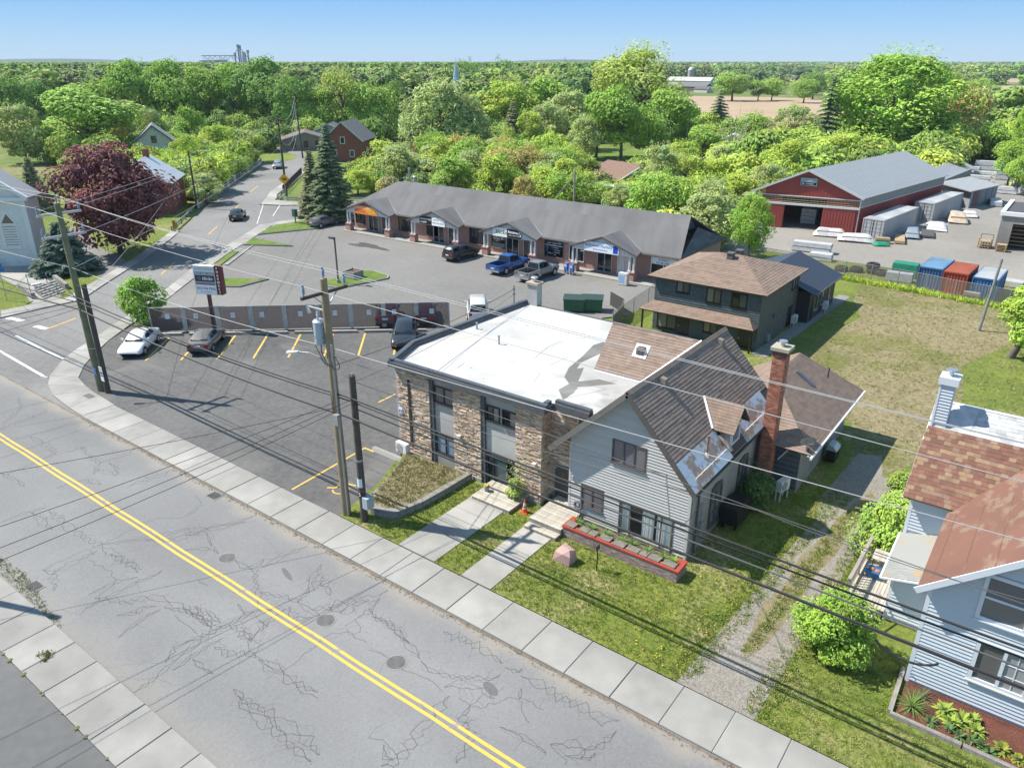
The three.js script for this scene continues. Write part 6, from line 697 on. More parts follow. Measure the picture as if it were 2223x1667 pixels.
{const T=pole('utility_pole','thin wooden pole at far end of the park lawn',-78,-172,9,.16,.1,M.poleOld);const T2=pole('utility_pole','short pale post with brace behind the strip mall roof',-53,-84,8.2,.14,.12,M.greyWood);mesh('brace',new B().bar([-3,4.5,0],[-.1,7.4,0],.1,.1),M.greyWood,T2);}
{const T=pole('utility_pole','wooden pole on the near sidewalk, mostly out of view',-37.1,-5.7,10,.2,.15,M.poleOld);}
function wire(label,pts,r,m,sag=0,n=14,group){const q=[];for(let i=0;i+1<pts.length;i++){const a=pts[i],b=pts[i+1];for(let k=0;k<=n;k++){if(i&&!k)continue;const t=k/n;q.push([a[0]+(b[0]-a[0])*t,a[1]+(b[1]-a[1])*t-sag*4*t*(1-t),a[2]+(b[2]-a[2])*t]);}}return solo('overhead_wire',new B().line(q,r,5),m,label,'wire',group||'overhead wires',true);}
const XR=26;
wire('thin bright power line nearest the street, on the crossarm ends',[[-85,12.9,-20],[-51.65,12.65,-20.05],[-26.1,12.1,-19.8],[XR,12.0,-19.8]],.012,M.wireBright,.25);
wire('thin bright power line on the pole tops',[[-85,13.6,-21.3],[-51.65,13.3,-21.3],[-26.1,12.7,-20.95],[XR,12.4,-20.95]],.012,M.wireBright,.25);
wire('thin bright power line on the building side crossarm ends',[[-85,12.9,-22.6],[-51.65,12.65,-22.55],[-26.1,12.1,-22.1],[XR,12.0,-22.1]],.012,M.wireBright,.25);
wire('neutral wire passing just under the transformer',[[-85,8.2,-21.2],[-51.4,8.75,-21.2],[-26,9.0,-20.9],[XR,10.9,-20.9]],.014,M.wireBright,.3);
wire('thin wire at lamp height along the street poles',[[-51.4,7.6,-21.2],[-26,8.7,-20.8],[XR,7.6,-20.8]],.014,M.wireGrey,.2);
wire('thick black communication cable, upper of the bundle',[[-90,6.2,-21.1],[-51.2,6.75,-21.1],[-25.2,6.75,-20.9],[XR,6.9,-20.9]],.04,M.wire,.32);
wire('thick twisted black cable, middle of the bundle',[[-90,5.4,-21.0],[-51.2,6.45,-21.1],[-25.2,6.5,-21.05],[XR,6.4,-21.0]],.032,M.wire,.3);
wire('thick black communication cable, lowest of the bundle',[[-90,4.8,-20.9],[-51.2,6.05,-20.95],[-25.2,5.75,-20.85],[XR,5.6,-20.9]],.05,M.wire,.34);
wire('second low black cable lashed beside the lowest one',[[-51.2,5.95,-21.05],[-25.2,5.65,-21.0],[XR,5.3,-21.05]],.03,M.wireGrey,.3);
wire('black cable with splice running right at mid height',[[-25,6.2,-21.05],[XR,6.05,-21]],.03,M.wireGrey,.3);
{const b=new B(),p=[];for(let k=0;k<=20;k++){const t=k/20,x=-2.0+1.7*t;p.push([x,5.05-.34*Math.sin(t*Math.PI)**.7,-20.85]);}b.line(p,.035,6);solo('cable_loop',b,M.wire,'slack loop of black cable hanging below the bundle at right','cable',null,true);}
wire('service wire from transformer pole to the office roof mast',[[-26,8.1,-20.9],[-29.75,6.75,-39.9]],.02,M.wireGrey,.35);wire('second service wire to the office roof mast',[[-24.9,7.5,-21],[-29.75,6.4,-39.9]],.012,M.wireGrey,.4);
wire('service wire from old pole to the grey house gable',[[-24.9,7.6,-21],[-10.6,3.9,-28.2]],.014,M.wireGrey,.3);
wire('service drop from the cable bundle to the house corner',[[-8.5,6.4,-20.9],[-10.75,2.6,-28.7]],.012,M.wire,.15);
wire('thin wire crossing to the blue house wall',[[3.0,8.2,-20.9],[-6,8.0,-20.9],[-24.9,7.3,-21]],.012,M.wireGrey,.25);
[[-24.9,6.7,-21,-28.5,6.2,8],[-24.9,6.5,-21.05,-27.4,6.1,8],[-26,6.3,-20.9,-31,6.3,8],[-51,6.6,-21.3,-64,7,6],[-26,6.0,-20.9,-44,6.0,9],[-51,6.2,-21.2,-50,6.2,9],[-51,6.4,-21.2,-57,6.3,7]].forEach((w,i)=>wire(['black wire crossing the street from the old pole, right of a pair','black wire crossing the street from the old pole, left of a pair','black wire crossing the street from the transformer pole','black wire leaving the corner pole toward the church side','thin black wire slanting left across the street','black wire crossing the street from the corner pole','second black wire crossing from the corner pole'][i],[[w[0],w[1],w[2]],[w[3],w[4],w[5]]],.012,M.wire,.6));
[[-51.6,12.5,-22.5,-105.9,12.6,-79.3],[-51.6,12.5,-20.1,-105.9,12.2,-79.3],[-51.5,10.8,-22.5,-105.9,10.5,-79.3],[-51.5,8.7,-21.4,-105.9,8.5,-79.3],[-51.5,6.6,-21.4,-110,7.5,-65.5]].forEach((w,i)=>wire(`power line from the corner pole to the bridge, ${['topmost', 'second', 'third', 'fourth', 'lowest'][i]}`,[[w[0],w[1],w[2]],[w[3],w[4],w[5]]],.014,M.wireBright,.9));
for(let i=0;i<5;i++)wire(`sagging wire beyond the bridge, number ${['one', 'two', 'three', 'four', 'five'][i]} from top`,[[-106,12.8-i*1.1,-79.3],[-150.6,13.6-i*1.4,-118]],.03,M.wireBright,2.2+i*.3);
wire('guy wire slanting from the corner pole down left',[[-51.5,10.5,-21.3],[-68,.2,-17]],.012,M.wireGrey,0,2);

// ---------------------------------------------------------------- pylon sign, screened fence
{const T=thing('pylon_sign','tall pole-mounted plaza sign with dark red PHARMACY side panel','sign',null,-56.5,0,-33.4,.42);
mesh('post',new B().box(-.12,0,-.12,.12,3.3,.12),mat([.09,.03,.035],{roughness:.5}),T);mesh('cabinet',new B().box(-.98,3.25,-.22,.98,5.65,.22),M.whiteTrim,T);
const t=sign(256,320,c=>{c.fillStyle='#cfd6da';c.fillRect(0,0,256,320);c.fillStyle='#8d979d';c.font='bold 27px serif';c.fillText('NORTH GOWER',14,40);c.fillStyle='#6b7378';c.fillRect(6,66,244,30);c.fillStyle='#aab3b6';c.fillRect(10,72,70,18);c.fillRect(92,72,70,18);c.fillRect(174,72,70,18);c.fillStyle='#243642';c.fillRect(6,102,244,76);c.fillStyle='#fff';c.font='italic bold 46px serif';c.fillText('Hicks',92,156);c.strokeStyle='#9fb3bd';c.lineWidth=4;c.beginPath();c.arc(60,140,14,0,7);c.stroke();c.fillStyle='#8a6a78';c.fillRect(6,184,244,28);c.fillStyle='#e3e9ee';c.fillRect(6,218,244,96);c.fillStyle='#1b2733';c.font='bold 40px sans-serif';c.fillText('613-724-7553',12,268,232);c.font='20px sans-serif';c.fillStyle='#41597a';c.fillText('IDA PHARMACY',52,300);});
const fc=mesh('sign_face',new THREE.PlaneGeometry(1.9,2.34),mat(0xffffff,{map:t,roughness:.35}),T);fc.position.set(0,4.45,.224);
const p=mesh('side_panel',new B().box(1.0,3.3,-.26,1.5,5.72,.26),mat([.16,.02,.03],{roughness:.4}),T);p.userData.label='dark red vertical panel reading PHARMACY';const t2=sign(64,320,c=>{c.fillStyle='#5a1018';c.fillRect(0,0,64,320);c.fillStyle='#fff';c.font='bold 38px sans-serif';c.textAlign='center';[...'PHARMACY'].forEach((l,i)=>c.fillText(l,32,38+i*39));});const q=mesh('lettering',new THREE.PlaneGeometry(.48,2.38),mat(0xffffff,{map:t2,roughness:.4}),p);q.position.set(1.25,4.51,.264);}
{const A=[-60.2,-30.0],Z=[-41.4,-46.2],T=thing('screened_fence','long brown mesh-screened fence with pale posts behind the parking stalls','fence',null,(A[0]+Z[0])/2,0,(A[1]+Z[1])/2),n=9,P=t=>[A[0]+(Z[0]-A[0])*t,A[1]+(Z[1]-A[1])*t];
const at=(()=>{const t=canvasTex(64,64,c=>{c.fillStyle='#fff';c.fillRect(0,0,64,64);c.fillStyle='#000';for(let i=0;i<4;i++)for(let j=0;j<4;j++)c.fillRect(i*16+4,j*16+4,7,7);});t.colorSpace=THREE.NoColorSpace;t.wrapS=t.wrapT=THREE.RepeatWrapping;t.repeat.set(9,9);return t;})(),screen=mat([.1,.064,.066],{alphaMap:at,alphaTest:.5,transparent:true,side:THREE.DoubleSide,roughness:.85});
const dir=V(Z[0]-A[0],0,Z[1]-A[1]).normalize(),turn=Math.atan2(-dir.z,dir.x);
const nt=sign(64,72,c=>{c.fillStyle='#dfe7ee';c.fillRect(0,0,64,72);c.fillStyle='#5b7488';c.font='bold 13px sans-serif';c.fillText('PRIVATE',4,22);c.fillText('PARKING',4,40);c.fillText('ONLY',14,58);});
for(let i=0;i<=n;i++){const p=P(i/n);put('post',new B().box(p[0]-.045,.05,p[1]-.045,p[0]+.045,2.2,p[1]+.045),M.galv,T);if(i&&i<n){const a=P(i/n-.0075),c=P(i/n+.0075);put('pale_slat',new B().bar([a[0]+dir.z*-.05,1.15,a[1]+dir.x*.05],[c[0]+dir.z*-.05,1.15,c[1]+dir.x*.05],.03,2.06),mat([.55,.55,.52],{map:grainT}),T);}if(i<n){const b=P((i+1)/n),g=put('screen_panel',new B().quad([p[0],.12,p[1]],[b[0],.12,b[1]],[b[0],2.15,b[1]],[p[0],2.15,p[1]]),screen,T);put('top_rail',new B().cyl([p[0],2.18,p[1]],[b[0],2.18,b[1]],.025,.025,5),M.galv,T);const m=P((i+.3+.3*R())/n),s=mesh('notice',new THREE.PlaneGeometry(.36,.42),mat(0xffffff,{map:nt,roughness:.5,side:THREE.DoubleSide}),T),o=rootPos(T);s.position.set(m[0]-dir.z*.04-o[0],1.42,m[1]+dir.x*.04-o[2]);s.rotation.y=turn;}}}
{// light pole, concrete planter on the island
const T=thing('car_park_light','dark car park light pole with box head on the plaza island','street lamp',null,-59.2,0,-49.4);mesh('base',new B().cyl([0,.2,0],[0,.55,0],.22,.2,10),M.concrete,T);mesh('post',new B().box(-.06,.5,-.06,.06,4.75,.06),M.darkTrim,T);mesh('lamp_head',new B().box(-.75,4.65,-.15,-.02,4.82,.15),M.darkTrim,T);
const p=thing('concrete_planter','square grey concrete planter on the plaza island','planter',null,-59.5,.2,-51.7,.1),m=M.concrete3;mesh('wall',new B().box(-.75,0,.65,.75,.75,.75).box(-.75,0,-.75,.75,.75,-.65).box(-.75,0,-.65,-.65,.75,.65).box(.65,0,-.65,.75,.75,.65),m,p);mesh('soil',new B().box(-.65,.1,-.65,.65,.6,.65),mat([.14,.1,.07],{map:grainT}),p);mesh('dry_plant',new B().bar([0,.6,0],[.1,1.1,.1],.05,.05).bar([.05,.8,0],[-.15,1.05,-.1],.04,.04).bar([-.2,.6,.1],[-.3,.95,0],.04,.04),mat([.1,.08,.06]),p);}
{const T=thing('mailbox','green street mailbox on a post at the plaza corner','mailbox',null,-87.7,.1,-66.6),g=mat([.03,.09,.08],{roughness:.5});mesh('post',new B().box(-.06,0,-.06,.06,1.0,.06),g,T);mesh('box',new B().box(-.3,1,-.25,.3,2.0,.25),g,T);}
function roadSign(label,x,z,h,c,w=.5,hh=.5){const T=thing('road_sign',label,'road sign',null,x,0,z,.6);mesh('post',new B().cyl([0,0,0],[0,h,0],.035,.035,6),M.galv,T);mesh('plate',new B().box(-w/2,h-hh,.035,w/2,h,.055),c,T);return T;}
roadSign('small white road sign on the lawn under the purple maple',-89.5,-41.3,1.9,M.whitePaint,.35,.55);{const T=roadSign('blue street name sign at the church corner',-80,-26.6,3.2,mat([.02,.15,.5]),1.1,.3);mesh('cross_plate',new B().box(-.02,3.25,-.5,.02,3.55,.5),mat([.02,.15,.5]),T);}roadSign('thin sign post beside the church steps',-79,-28.4,2.4,M.galv,.1,.3);roadSign('blue sign beside the bridge lamp post',-113,-64,3.0,mat([.02,.18,.6]),1.0,.4);
{const t=sign(64,160,c=>{c.fillStyle='#d9a21b';c.fillRect(0,0,64,160);c.strokeStyle='#17130a';c.lineWidth=14;for(let k=-1;k<6;k++){c.beginPath();c.moveTo(-10,k*36);c.lineTo(74,k*36+50);c.stroke();}});const T=thing('hazard_marker','yellow and black striped marker at the guardrail end','road sign',null,-96.3,0,-53.6,.6);mesh('post',new B().cyl([0,0,0],[0,.6,0],.04,.04,6),M.galv,T);const p=mesh('plate',new THREE.BoxGeometry(.45,1.15,.03),mat(0xffffff,{map:t}),T);p.position.y=1.0;}
// guardrails on the bridge
function guard(label,pts,posts=3){const T=thing('guardrail',label,'guardrail',null,pts[0][0],0,pts[0][1]);for(let i=0;i+1<pts.length;i++){const a=pts[i],b=pts[i+1];put('rail',new B().bar([a[0],.62,a[1]],[b[0],.62,b[1]],.07,.3),M.galv,T);for(let k=0;k<posts;k++){const t=k/posts;put('post',new B().box(a[0]+(b[0]-a[0])*t-.08,0,a[1]+(b[1]-a[1])*t-.08,a[0]+(b[0]-a[0])*t+.08,.8,a[1]+(b[1]-a[1])*t+.08),M.greyWood,T);}}return T;}
guard('galvanised guardrail along the left side of the bridge road',[[-96.8,-53.4],[-103,-59.2],[-109,-64.4]],3);guard('curved galvanised guardrail round the right bridge corner',[[-111,-82.6],[-107.9,-79],[-106.6,-77.9],[-104,-77.9],[-100,-79.6],[-92,-86]],2);
{const T=thing('bridge_railing','steel bridge railing with white end posts on the left side','railing',null,-110,0,-65.6);const a=[-110,-65.6],b=[-148,-105];for(let k=0;k<=10;k++){const t=k/10,x=a[0]+(b[0]-a[0])*t,z=a[1]+(b[1]-a[1])*t;put('post',new B().box(x-.12,0,z-.12,x+.12,1.3,z+.12),k%5?M.galv:M.whitePaint,T);}for(const y of[.35,.75,1.15])put('rail',new B().bar([a[0],y,a[1]],[b[0],y,b[1]],.08,.12),M.galv,T);put('parapet',new B().bar([a[0],.14,a[1]],[b[0],.14,b[1]],.4,.28),M.concrete,T);}
{const T=thing('bridge_railing','black picket bridge railing on the right side','railing',null,-111.5,0,-82.8);const a=[-111.5,-82.8],b=[-128,-100];for(let k=0;k<=24;k++){const t=k/24,x=a[0]+(b[0]-a[0])*t,z=a[1]+(b[1]-a[1])*t;put('picket',new B().box(x-.06,.1,z-.06,x+.06,1.3,z+.06),M.black,T);}for(const y of[.3,1.25])put('rail',new B().bar([a[0],y,a[1]],[b[0],y,b[1]],.08,.1),M.black,T);}
// ---------------------------------------------------------------- small things near the buildings
{const T=thing('traffic_cone','orange traffic cone with white band by the stone corner','traffic cone',null,-19.0,.09,-26.4),o=mat([.75,.09,.02],{roughness:.5});mesh('base',new B().box(-.18,0,-.18,.18,.04,.18),o,T);mesh('body',new B().cyl([0,.04,0],[0,.72,0],.14,.025,16),o,T,.3);mesh('band',new B().cyl([0,.38,0],[0,.54,0],.091,.066,16),M.whitePaint,T,.3);mesh('band',new B().cyl([0,.22,0],[0,.3,0],.114,.1,16,false),M.whitePaint,T,.3);}
{const P=[[-.6,0,.35],[.5,0,.42],[.55,0,-.35],[-.5,0,-.4],[-.45,.62,.3],[-.2,.95,.1],[.35,.9,.15],[.5,.78,-.2],[-.25,.9,-.3],[.52,.6,.34],[-.58,.3,0],[.1,.7,.42]].map(p=>V(p[0]*.85,p[1]*.8,p[2]*.9)),o=solo('boulder',new ConvexGeometry(P),M.rock,'pinkish flat-faced boulder on the front lawn','boulder');o.position.set(-15.2,.08,-24.3);}
{const T=thing('garden_sign','small blank sign on a thin black post in the lawn','sign',null,-13.65,.085,-24.5);mesh('post',new B().cyl([0,0,0],[0,1.3,0],.025,.025,6),M.black,T);mesh('plate',new B().box(-.02,1.1,-.14,.02,1.36,.14),M.darkTrim,T);}
{const T=thing('oil_tank_box','black covered tank box against the grey house side wall','tank',null,-10.2,.085,-31.8);mesh('body',new B().hex([[-.45,.35,-.85],[.45,.35,-.85],[.45,.35,.85],[-.45,.35,.85],[-.45,1.25,-.85],[.38,1.25,-.85],[.38,1.25,.85],[-.45,1.25,.85]]),M.black,T);mesh('leg',new B().box(-.35,0,-.7,-.25,.35,-.6),M.black,T);mesh('leg',new B().box(.25,0,-.7,.35,.35,-.6),M.black,T);mesh('leg',new B().box(-.35,0,.6,-.25,.35,.7),M.black,T);mesh('leg',new B().box(.25,0,.6,.35,.35,.7),M.black,T);}
{const T=thing('barbecue','grey lidded gas barbecue against the rear wing','barbecue',null,-8.2,.09,-41.3,1.57);mesh('cart',new B().box(-.5,.1,-.25,.5,.75,.25),M.black,T);mesh('lid',new B().hex([[-.45,.76,-.28],[.45,.76,-.28],[.45,.76,.28],[-.45,.76,.28],[-.42,1.1,-.2],[.42,1.1,-.2],[.42,1.02,.1],[-.42,1.02,.1]]),M.steel,T);mesh('side_shelf',new B().box(.5,.7,-.2,.85,.75,.2),M.steel,T);}
{const T=thing('satellite_dish','grey satellite dish on the rear wing roof corner','satellite dish',null,-8.3,3.0,-35.6,.6);const g=new THREE.SphereGeometry(.55,14,6,0,Math.PI*2,0,.8);g.scale(1,.5,1);g.rotateX(-1.0);g.translate(0,.55,.2);mesh('reflector',g,mat([.3,.31,.32],{side:THREE.DoubleSide,roughness:.5}),T);mesh('mast',new B().cyl([0,0,0],[0,.6,0],.03,.03,6),M.galv,T);mesh('feed_arm',new B().bar([0,.55,.2],[0,.85,.75],.03,.03),M.galv,T);}
{const T=thing('waste_container','green steel waste container with lid behind the office','dumpster',null,-33.9,.05,-57.4,.5),g=mat([.015,.11,.05],{roughness:.5,map:streakT});mesh('body',new B().hex([[-.9,.1,-.7],[.9,.1,-.7],[.9,.1,.7],[-.9,.1,.7],[-.95,1.2,-.75],[.95,1.2,-.75],[.95,1.2,.75],[-.95,1.2,.75]]),g,T);mesh('lid',new B().slab([[-1,1.3,-.8],[1,1.3,-.8],[1,1.22,.8],[-1,1.22,.8]],.06),mat([.02,.05,.04],{roughness:.6}),T);const T2=dup(T,'dark-lidded waste container left of the green one',-35.2,.05,-56.4,.5,'waste containers behind the office');T.userData.group='waste containers behind the office';}
{const T=thing('enclosure_fence','dark board fence around the waste containers','fence',null,-32,0,-57.5);const pts=[[-33.4,-59.8],[-31.2,-58.4],[-30.2,-56.2],[-29.6,-53.6]];for(let i=0;i+1<pts.length;i++){const a=pts[i],b=pts[i+1],n=8;for(let k=0;k<n;k++){const p=t=>[a[0]+(b[0]-a[0])*t,a[1]+(b[1]-a[1])*t],q=p(k/n),r=p((k+.92)/n);put('board',new B().bar([q[0],.7,q[1]],[r[0],.7,r[1]],.03,1.3),i?M.greyWood:mat([.06,.055,.05]),T);}}}
{const T=thing('chain_link_fence','low chain-link fence behind the office beside the plaza','fence',null,-31,0,-62);const pts=[[-29.6,-53.6],[-30.2,-58.4],[-30.6,-62],[-31.2,-66.8]];for(let i=0;i<pts.length;i++)put('post',new B().cyl([pts[i][0],0,pts[i][1]],[pts[i][0],1.7,pts[i][1]],.03,.03,6),M.galv,T);for(let i=0;i+1<pts.length;i++){put('wire_mesh',new B().quad([pts[i][0],.05,pts[i][1]],[pts[i+1][0],.05,pts[i+1][1]],[pts[i+1][0],1.65,pts[i+1][1]],[pts[i][0],1.65,pts[i][1]]),M.chain,T);put('top_rail',new B().cyl([pts[i][0],1.68,pts[i][1]],[pts[i+1][0],1.68,pts[i+1][1]],.02,.02,5),M.galv,T);}}
{const T=thing('storage_shed','small brown garden shed with flat lid behind the flat roof','shed',null,-27.6,0,-50.6),m=mat([.13,.07,.05],{map:woodT});for(let k=0;k<8;k++)put('board',new B().box(-28.7+k*.3,.06,-50.0,-28.42+k*.3,1.5,-49.95),m,T);put('body',new B().box(-28.7,.06,-51.4,-26.4,1.5,-50.01),m,T);put('lid',new B().slab([[-28.9,1.6,-51.6],[-26.2,1.6,-51.6],[-26.2,1.52,-49.8],[-28.9,1.52,-49.8]],.06),mat([.16,.14,.14],{map:grainT}),T);}
{const T=thing('flower_pot','small pot with yellow flowers on the landing','flower pot',null,-21.6,.3,-26.6);mesh('pot',new B().cyl([0,0,0],[0,.28,0],.11,.16,12),M.concrete3,T);mesh('flowers',new B().sphere(0,.34,0,.13,.6).sphere(.08,.36,.05,.08,.7).sphere(-.08,.35,-.04,.08,.7),mat([.5,.4,.08]),T);}
{const T=thing('wall_hose','grey coiled hose reel hung on the grey siding','hose',null,-16.5,.95,-27.42);const g=new THREE.TorusGeometry(.2,.07,8,18);mesh('coil',g,mat([.14,.15,.16]),T);mesh('bracket',new B().box(-.08,-.05,-.05,.08,.15,.06),M.galv,T);}
{const T=thing('newspaper_box','blue and white vending box at the mall pier, left of a pair','box','vending boxes at the mall pier',-42.9,.1,-66.9);mesh('case',new B().box(-.2,.3,-.2,.2,1.1,.2),mat([.05,.16,.5]),T);mesh('window',new B().box(-.15,.7,.2,.15,1.0,.21),M.whitePaint,T);mesh('legs',new B().box(-.18,0,-.18,-.12,.3,.18).box(.12,0,-.18,.18,.3,.18),M.whitePaint,T);dup(T,'blue and white vending box at the mall pier, right of a pair',-42.1,.1,-66.75,.1);}
{const T=thing('propane_rack','white and blue bottle rack beside the pharmacy porch pier','rack',null,-35.8,.1,-66.6);mesh('frame',new B().box(-.5,0,-.25,.5,1.2,.25),M.whitePaint,T);mesh('panel',new B().box(-.45,.2,.25,.2,1.0,.262),mat([.25,.4,.6]),T);}
// ---------------------------------------------------------------- vehicles (local: x forward, y up, z left-right)
function loft(b,secs){for(let i=0;i+1<secs.length;i++){const s=secs[i],t=secs[i+1],n=s.length;for(let k=0;k+1<n;k++)b.quad(s[k],t[k],t[k+1],s[k+1]);}for(const[s,fl]of[[secs[0],0],[secs[secs.length-1],1]])for(let k=1;k+1<s.length;k++)fl?b.tri(s[0],s[k],s[k+1]):b.tri(s[0],s[k+1],s[k]);return b;}
function vehicle(kind,label,paint,x,y,z,turn,group){
const T=thing(kind==='pickup'?'pickup_truck':kind==='suv'?'parked_suv':kind==='van'?'parked_van':'parked_car',label,kind==='pickup'?'pickup truck':kind==='suv'?'suv':kind==='van'?'van':'car',group||'parked vehicles',x,y,z,turn);
const S={sedan:{L:4.75,W:1.82,g:.2,prof:[[-2.37,.5,.72],[-2.3,.34,.98],[-1.95,.3,1.05],[-1.2,.27,1.03],[0,.26,.98],[.9,.26,.95],[1.5,.27,.86],[2.05,.3,.74],[2.3,.36,.62],[2.37,.45,.5]],cab:[[-1.85,1.03,1.05],[-1.15,1.03,1.4],[-.4,1.0,1.47],[.15,.98,1.45],[1.1,.93,.95]],wb:[1.42,-1.4],r:.33},
suv:{L:4.6,W:1.9,prof:[[-2.3,.55,.85],[-2.25,.38,1.05],[-1.9,.32,1.12],[-1,.3,1.12],[.3,.3,1.1],[1.1,.3,1.06],[1.75,.33,.98],[2.15,.38,.86],[2.3,.5,.7]],cab:[[-2.2,1.1,1.12],[-1.95,1.11,1.62],[-1,1.12,1.7],[.1,1.1,1.68],[1.2,1.05,1.08]],wb:[1.38,-1.38],r:.37},
van:{L:5.0,W:1.95,prof:[[-2.5,.5,1.1],[-2.45,.34,1.2],[-1,.3,1.2],[.8,.3,1.16],[1.6,.32,1.05],[2.3,.38,.85],[2.5,.5,.68]],cab:[[-2.45,1.15,1.2],[-2.3,1.18,1.85],[-1,1.2,1.95],[.6,1.16,1.9],[1.75,1.0,1.04]],wb:[1.55,-1.5],r:.35},
pickup:{L:5.5,W:1.98,prof:[[-2.75,.6,1.1],[-2.7,.5,1.14],[-1,.46,1.14],[-.6,.44,1.14],[.9,.44,1.14],[1.4,.44,1.16],[2.3,.46,1.1],[2.65,.52,.98],[2.75,.6,.8]],cab:[[-.85,1.12,1.16],[-.72,1.13,1.8],[-.1,1.14,1.86],[.55,1.14,1.82],[1.35,1.14,1.16]],wb:[1.75,-1.6],r:.41}}[kind];
const w=S.W/2,mid=S.prof,sec=([X,y0,y1])=>{const e=Math.max(0,(Math.abs(X)-(S.L/2-.5))/.5),k=w*(1-.14*e*e),h=y1-y0,p=[[-k*.8,y0],[-k*.97,y0+h*.12],[-k,y0+h*.45],[-k*.985,y0+h*.75],[-k*.93,y0+h*.93],[-k*.8,y1],[0,y1+.03],[k*.8,y1],[k*.93,y0+h*.93],[k*.985,y0+h*.75],[k,y0+h*.45],[k*.97,y0+h*.12],[k*.8,y0]];return p.map(q=>[X,q[1],q[0]]);};
const body=new B(),pk=kind==='pickup';
loft(body,mid.filter(p=>!pk||p[0]>=-.7).map(sec));const m=paint,bodyM=mesh('body',body,m,T,.55);
if(pk){const bx=new B();for(const s of[-1,1])bx.hex([[-2.72,.5,s*(w-.16)],[-.66,.46,s*(w-.16)],[-.66,.46,s*w*.99],[-2.72,.5,s*w*.97],[-2.72,1.14,s*(w-.16)],[-.66,1.16,s*(w-.16)],[-.66,1.16,s*w*.95],[-2.72,1.14,s*w*.94]]);bx.box(-2.76,.56,-w*.94,-2.62,1.13,w*.94);mesh('cargo_box',bx,m,T);mesh('bed_floor',new B().box(-2.62,.55,-w+.16,-.66,.66,w-.16),M.rubber,T);}
// greenhouse: pillars and roof in paint, glass set into the faces
const cs=S.cab,kx=w*.86,tx=w*.68,csec=([X,y0,y1],i)=>{const top=i===0||i===cs.length-1;const a=top?kx*.94:tx,h=y1;return[[X,y0-.02,-kx],[X,top?h:h-.06,-a],[X,top?h+.005:h,-a*.86],[X,top?h+.01:h+.025,0],[X,top?h+.005:h,a*.86],[X,top?h:h-.06,a],[X,y0-.02,kx]];};
mesh('cabin',loft(new B(),cs.map(csec)),m,T,.4);
const g=M.carGlass||(M.carGlass=mat([.012,.015,.018],{roughness:.03,phys:true,ior:1.5,specularIntensity:1}));
const lerpP=(a,b,t)=>a.map((v,i)=>v+(b[i]-v)*t),off=(q,d)=>{const A=V(...q[0]),n=V().crossVectors(V(...q[1]).sub(A),V(...q[2]).sub(A)).normalize();const c=V(...q[0]).add(V(...q[2])).multiplyScalar(.5);if(n.dot(c.clone().sub(V(0,.9,0)))<0)n.negate();return q.map(p=>[p[0]+n.x*d,p[1]+n.y*d,p[2]+n.z*d]);};
const pane=(name,q,inset,d=.012)=>{const c=q.reduce((s,p)=>s.map((v,i)=>v+p[i]/4),[0,0,0]);mesh(name,new B().quad(...off(q.map(p=>lerpP(p,c,inset)),d)),g,T);};
const C=cs.map(csec),nl=cs.length-1;
pane('windshield',[C[nl][1],C[nl][5],C[nl-1][5],C[nl-1][1]],.07,.02);pane('rear_window',[C[0][1],C[0][5],C[1][5],C[1][1]],.1,.02);
for(const s of[0,1]){const lo=s?6:0,hi=s?5:1;const seg=(i,t0,j,t1)=>[lerpP(C[i][lo],C[i+1][lo],t0),lerpP(C[j][lo],C[j+1][lo],t1),lerpP(C[j][hi],C[j+1][hi],t1),lerpP(C[i][hi],C[i+1][hi],t0)];pane('side_window',seg(1,.0,1,.98).map((p,i)=>i<2?[p[0],p[1]+.06,p[2]]:p),.06,.014);pane('side_window',seg(2,.02,3,.28).map((p,i)=>i<2?[p[0],p[1]+.06,p[2]]:p),.05,.014);}
for(const X of S.wb)for(const s of[-1,1]){const wl=mesh('wheel',new B().cyl([X,S.r,s*(w-.24)],[X,S.r,s*(w+.005)],S.r,S.r,20),M.rubber,T,.5);mesh('rim',new B().cyl([X,S.r,s*(w-.02)],[X,S.r,s*(w+.018)],S.r*.62,S.r*.58,14),kind==='suv'?M.darkTrim:M.steel,wl,.5);mesh('wheel_arch',(()=>{const b=new B();for(let k=0;k<9;k++){const a0=k/9*Math.PI,a1=(k+1)/9*Math.PI,R0=S.r*1.0,R1=S.r*1.2,P=(a,r)=>[X+Math.cos(a)*r,S.r+Math.sin(a)*r,s*(w+.003)];b.quad(P(a0,R0),P(a0,R1),P(a1,R1),P(a1,R0));}return b;})(),M.black,T);}
const F=S.L/2,yl=mid[mid.length-2],yr=mid[1];
for(const s of[-1,1]){mesh('headlight',new B().hex([[F-.42,yl[2]-.13,s*w*.55],[F-.06,yl[2]-.15,s*w*.5],[F-.3,yl[2]-.15,s*w*.93],[F-.5,yl[2]-.13,s*w*.93],[F-.46,yl[2]+.03,s*w*.55],[F-.1,yl[2]-.03,s*w*.5],[F-.34,yl[2]-.02,s*w*.92],[F-.54,yl[2]+.03,s*w*.92]]),M.glassPale,T);mesh('taillight',new B().box(-F-.01,yr[2]-.3,s*w*.72-.12,-F+.25,yr[2]-.06,s*w*.72+.15),M.tail||(M.tail=mat([.3,.012,.015],{roughness:.2})),T);mesh('mirror',new B().box(cs[3][0]+.45,1.0,s*(w+.02),cs[3][0]+.62,1.14,s*(w+.18)),m,T);}
mesh('front_grille',new B().box(F-.14,yl[1]+.05,-w*.5,F-.015,yl[2]-.14,w*.5),M.black,T);mesh('rear_plate',new B().box(-F-.015,.72,-.24,-F+.1,.86,.24),M.whitePaint,T);mesh('rear_bumper',new B().box(-F-.04,.42,-w*.86,-F+.14,.58,w*.86),pk?M.steel:M.darkTrim,T);
return T;
}
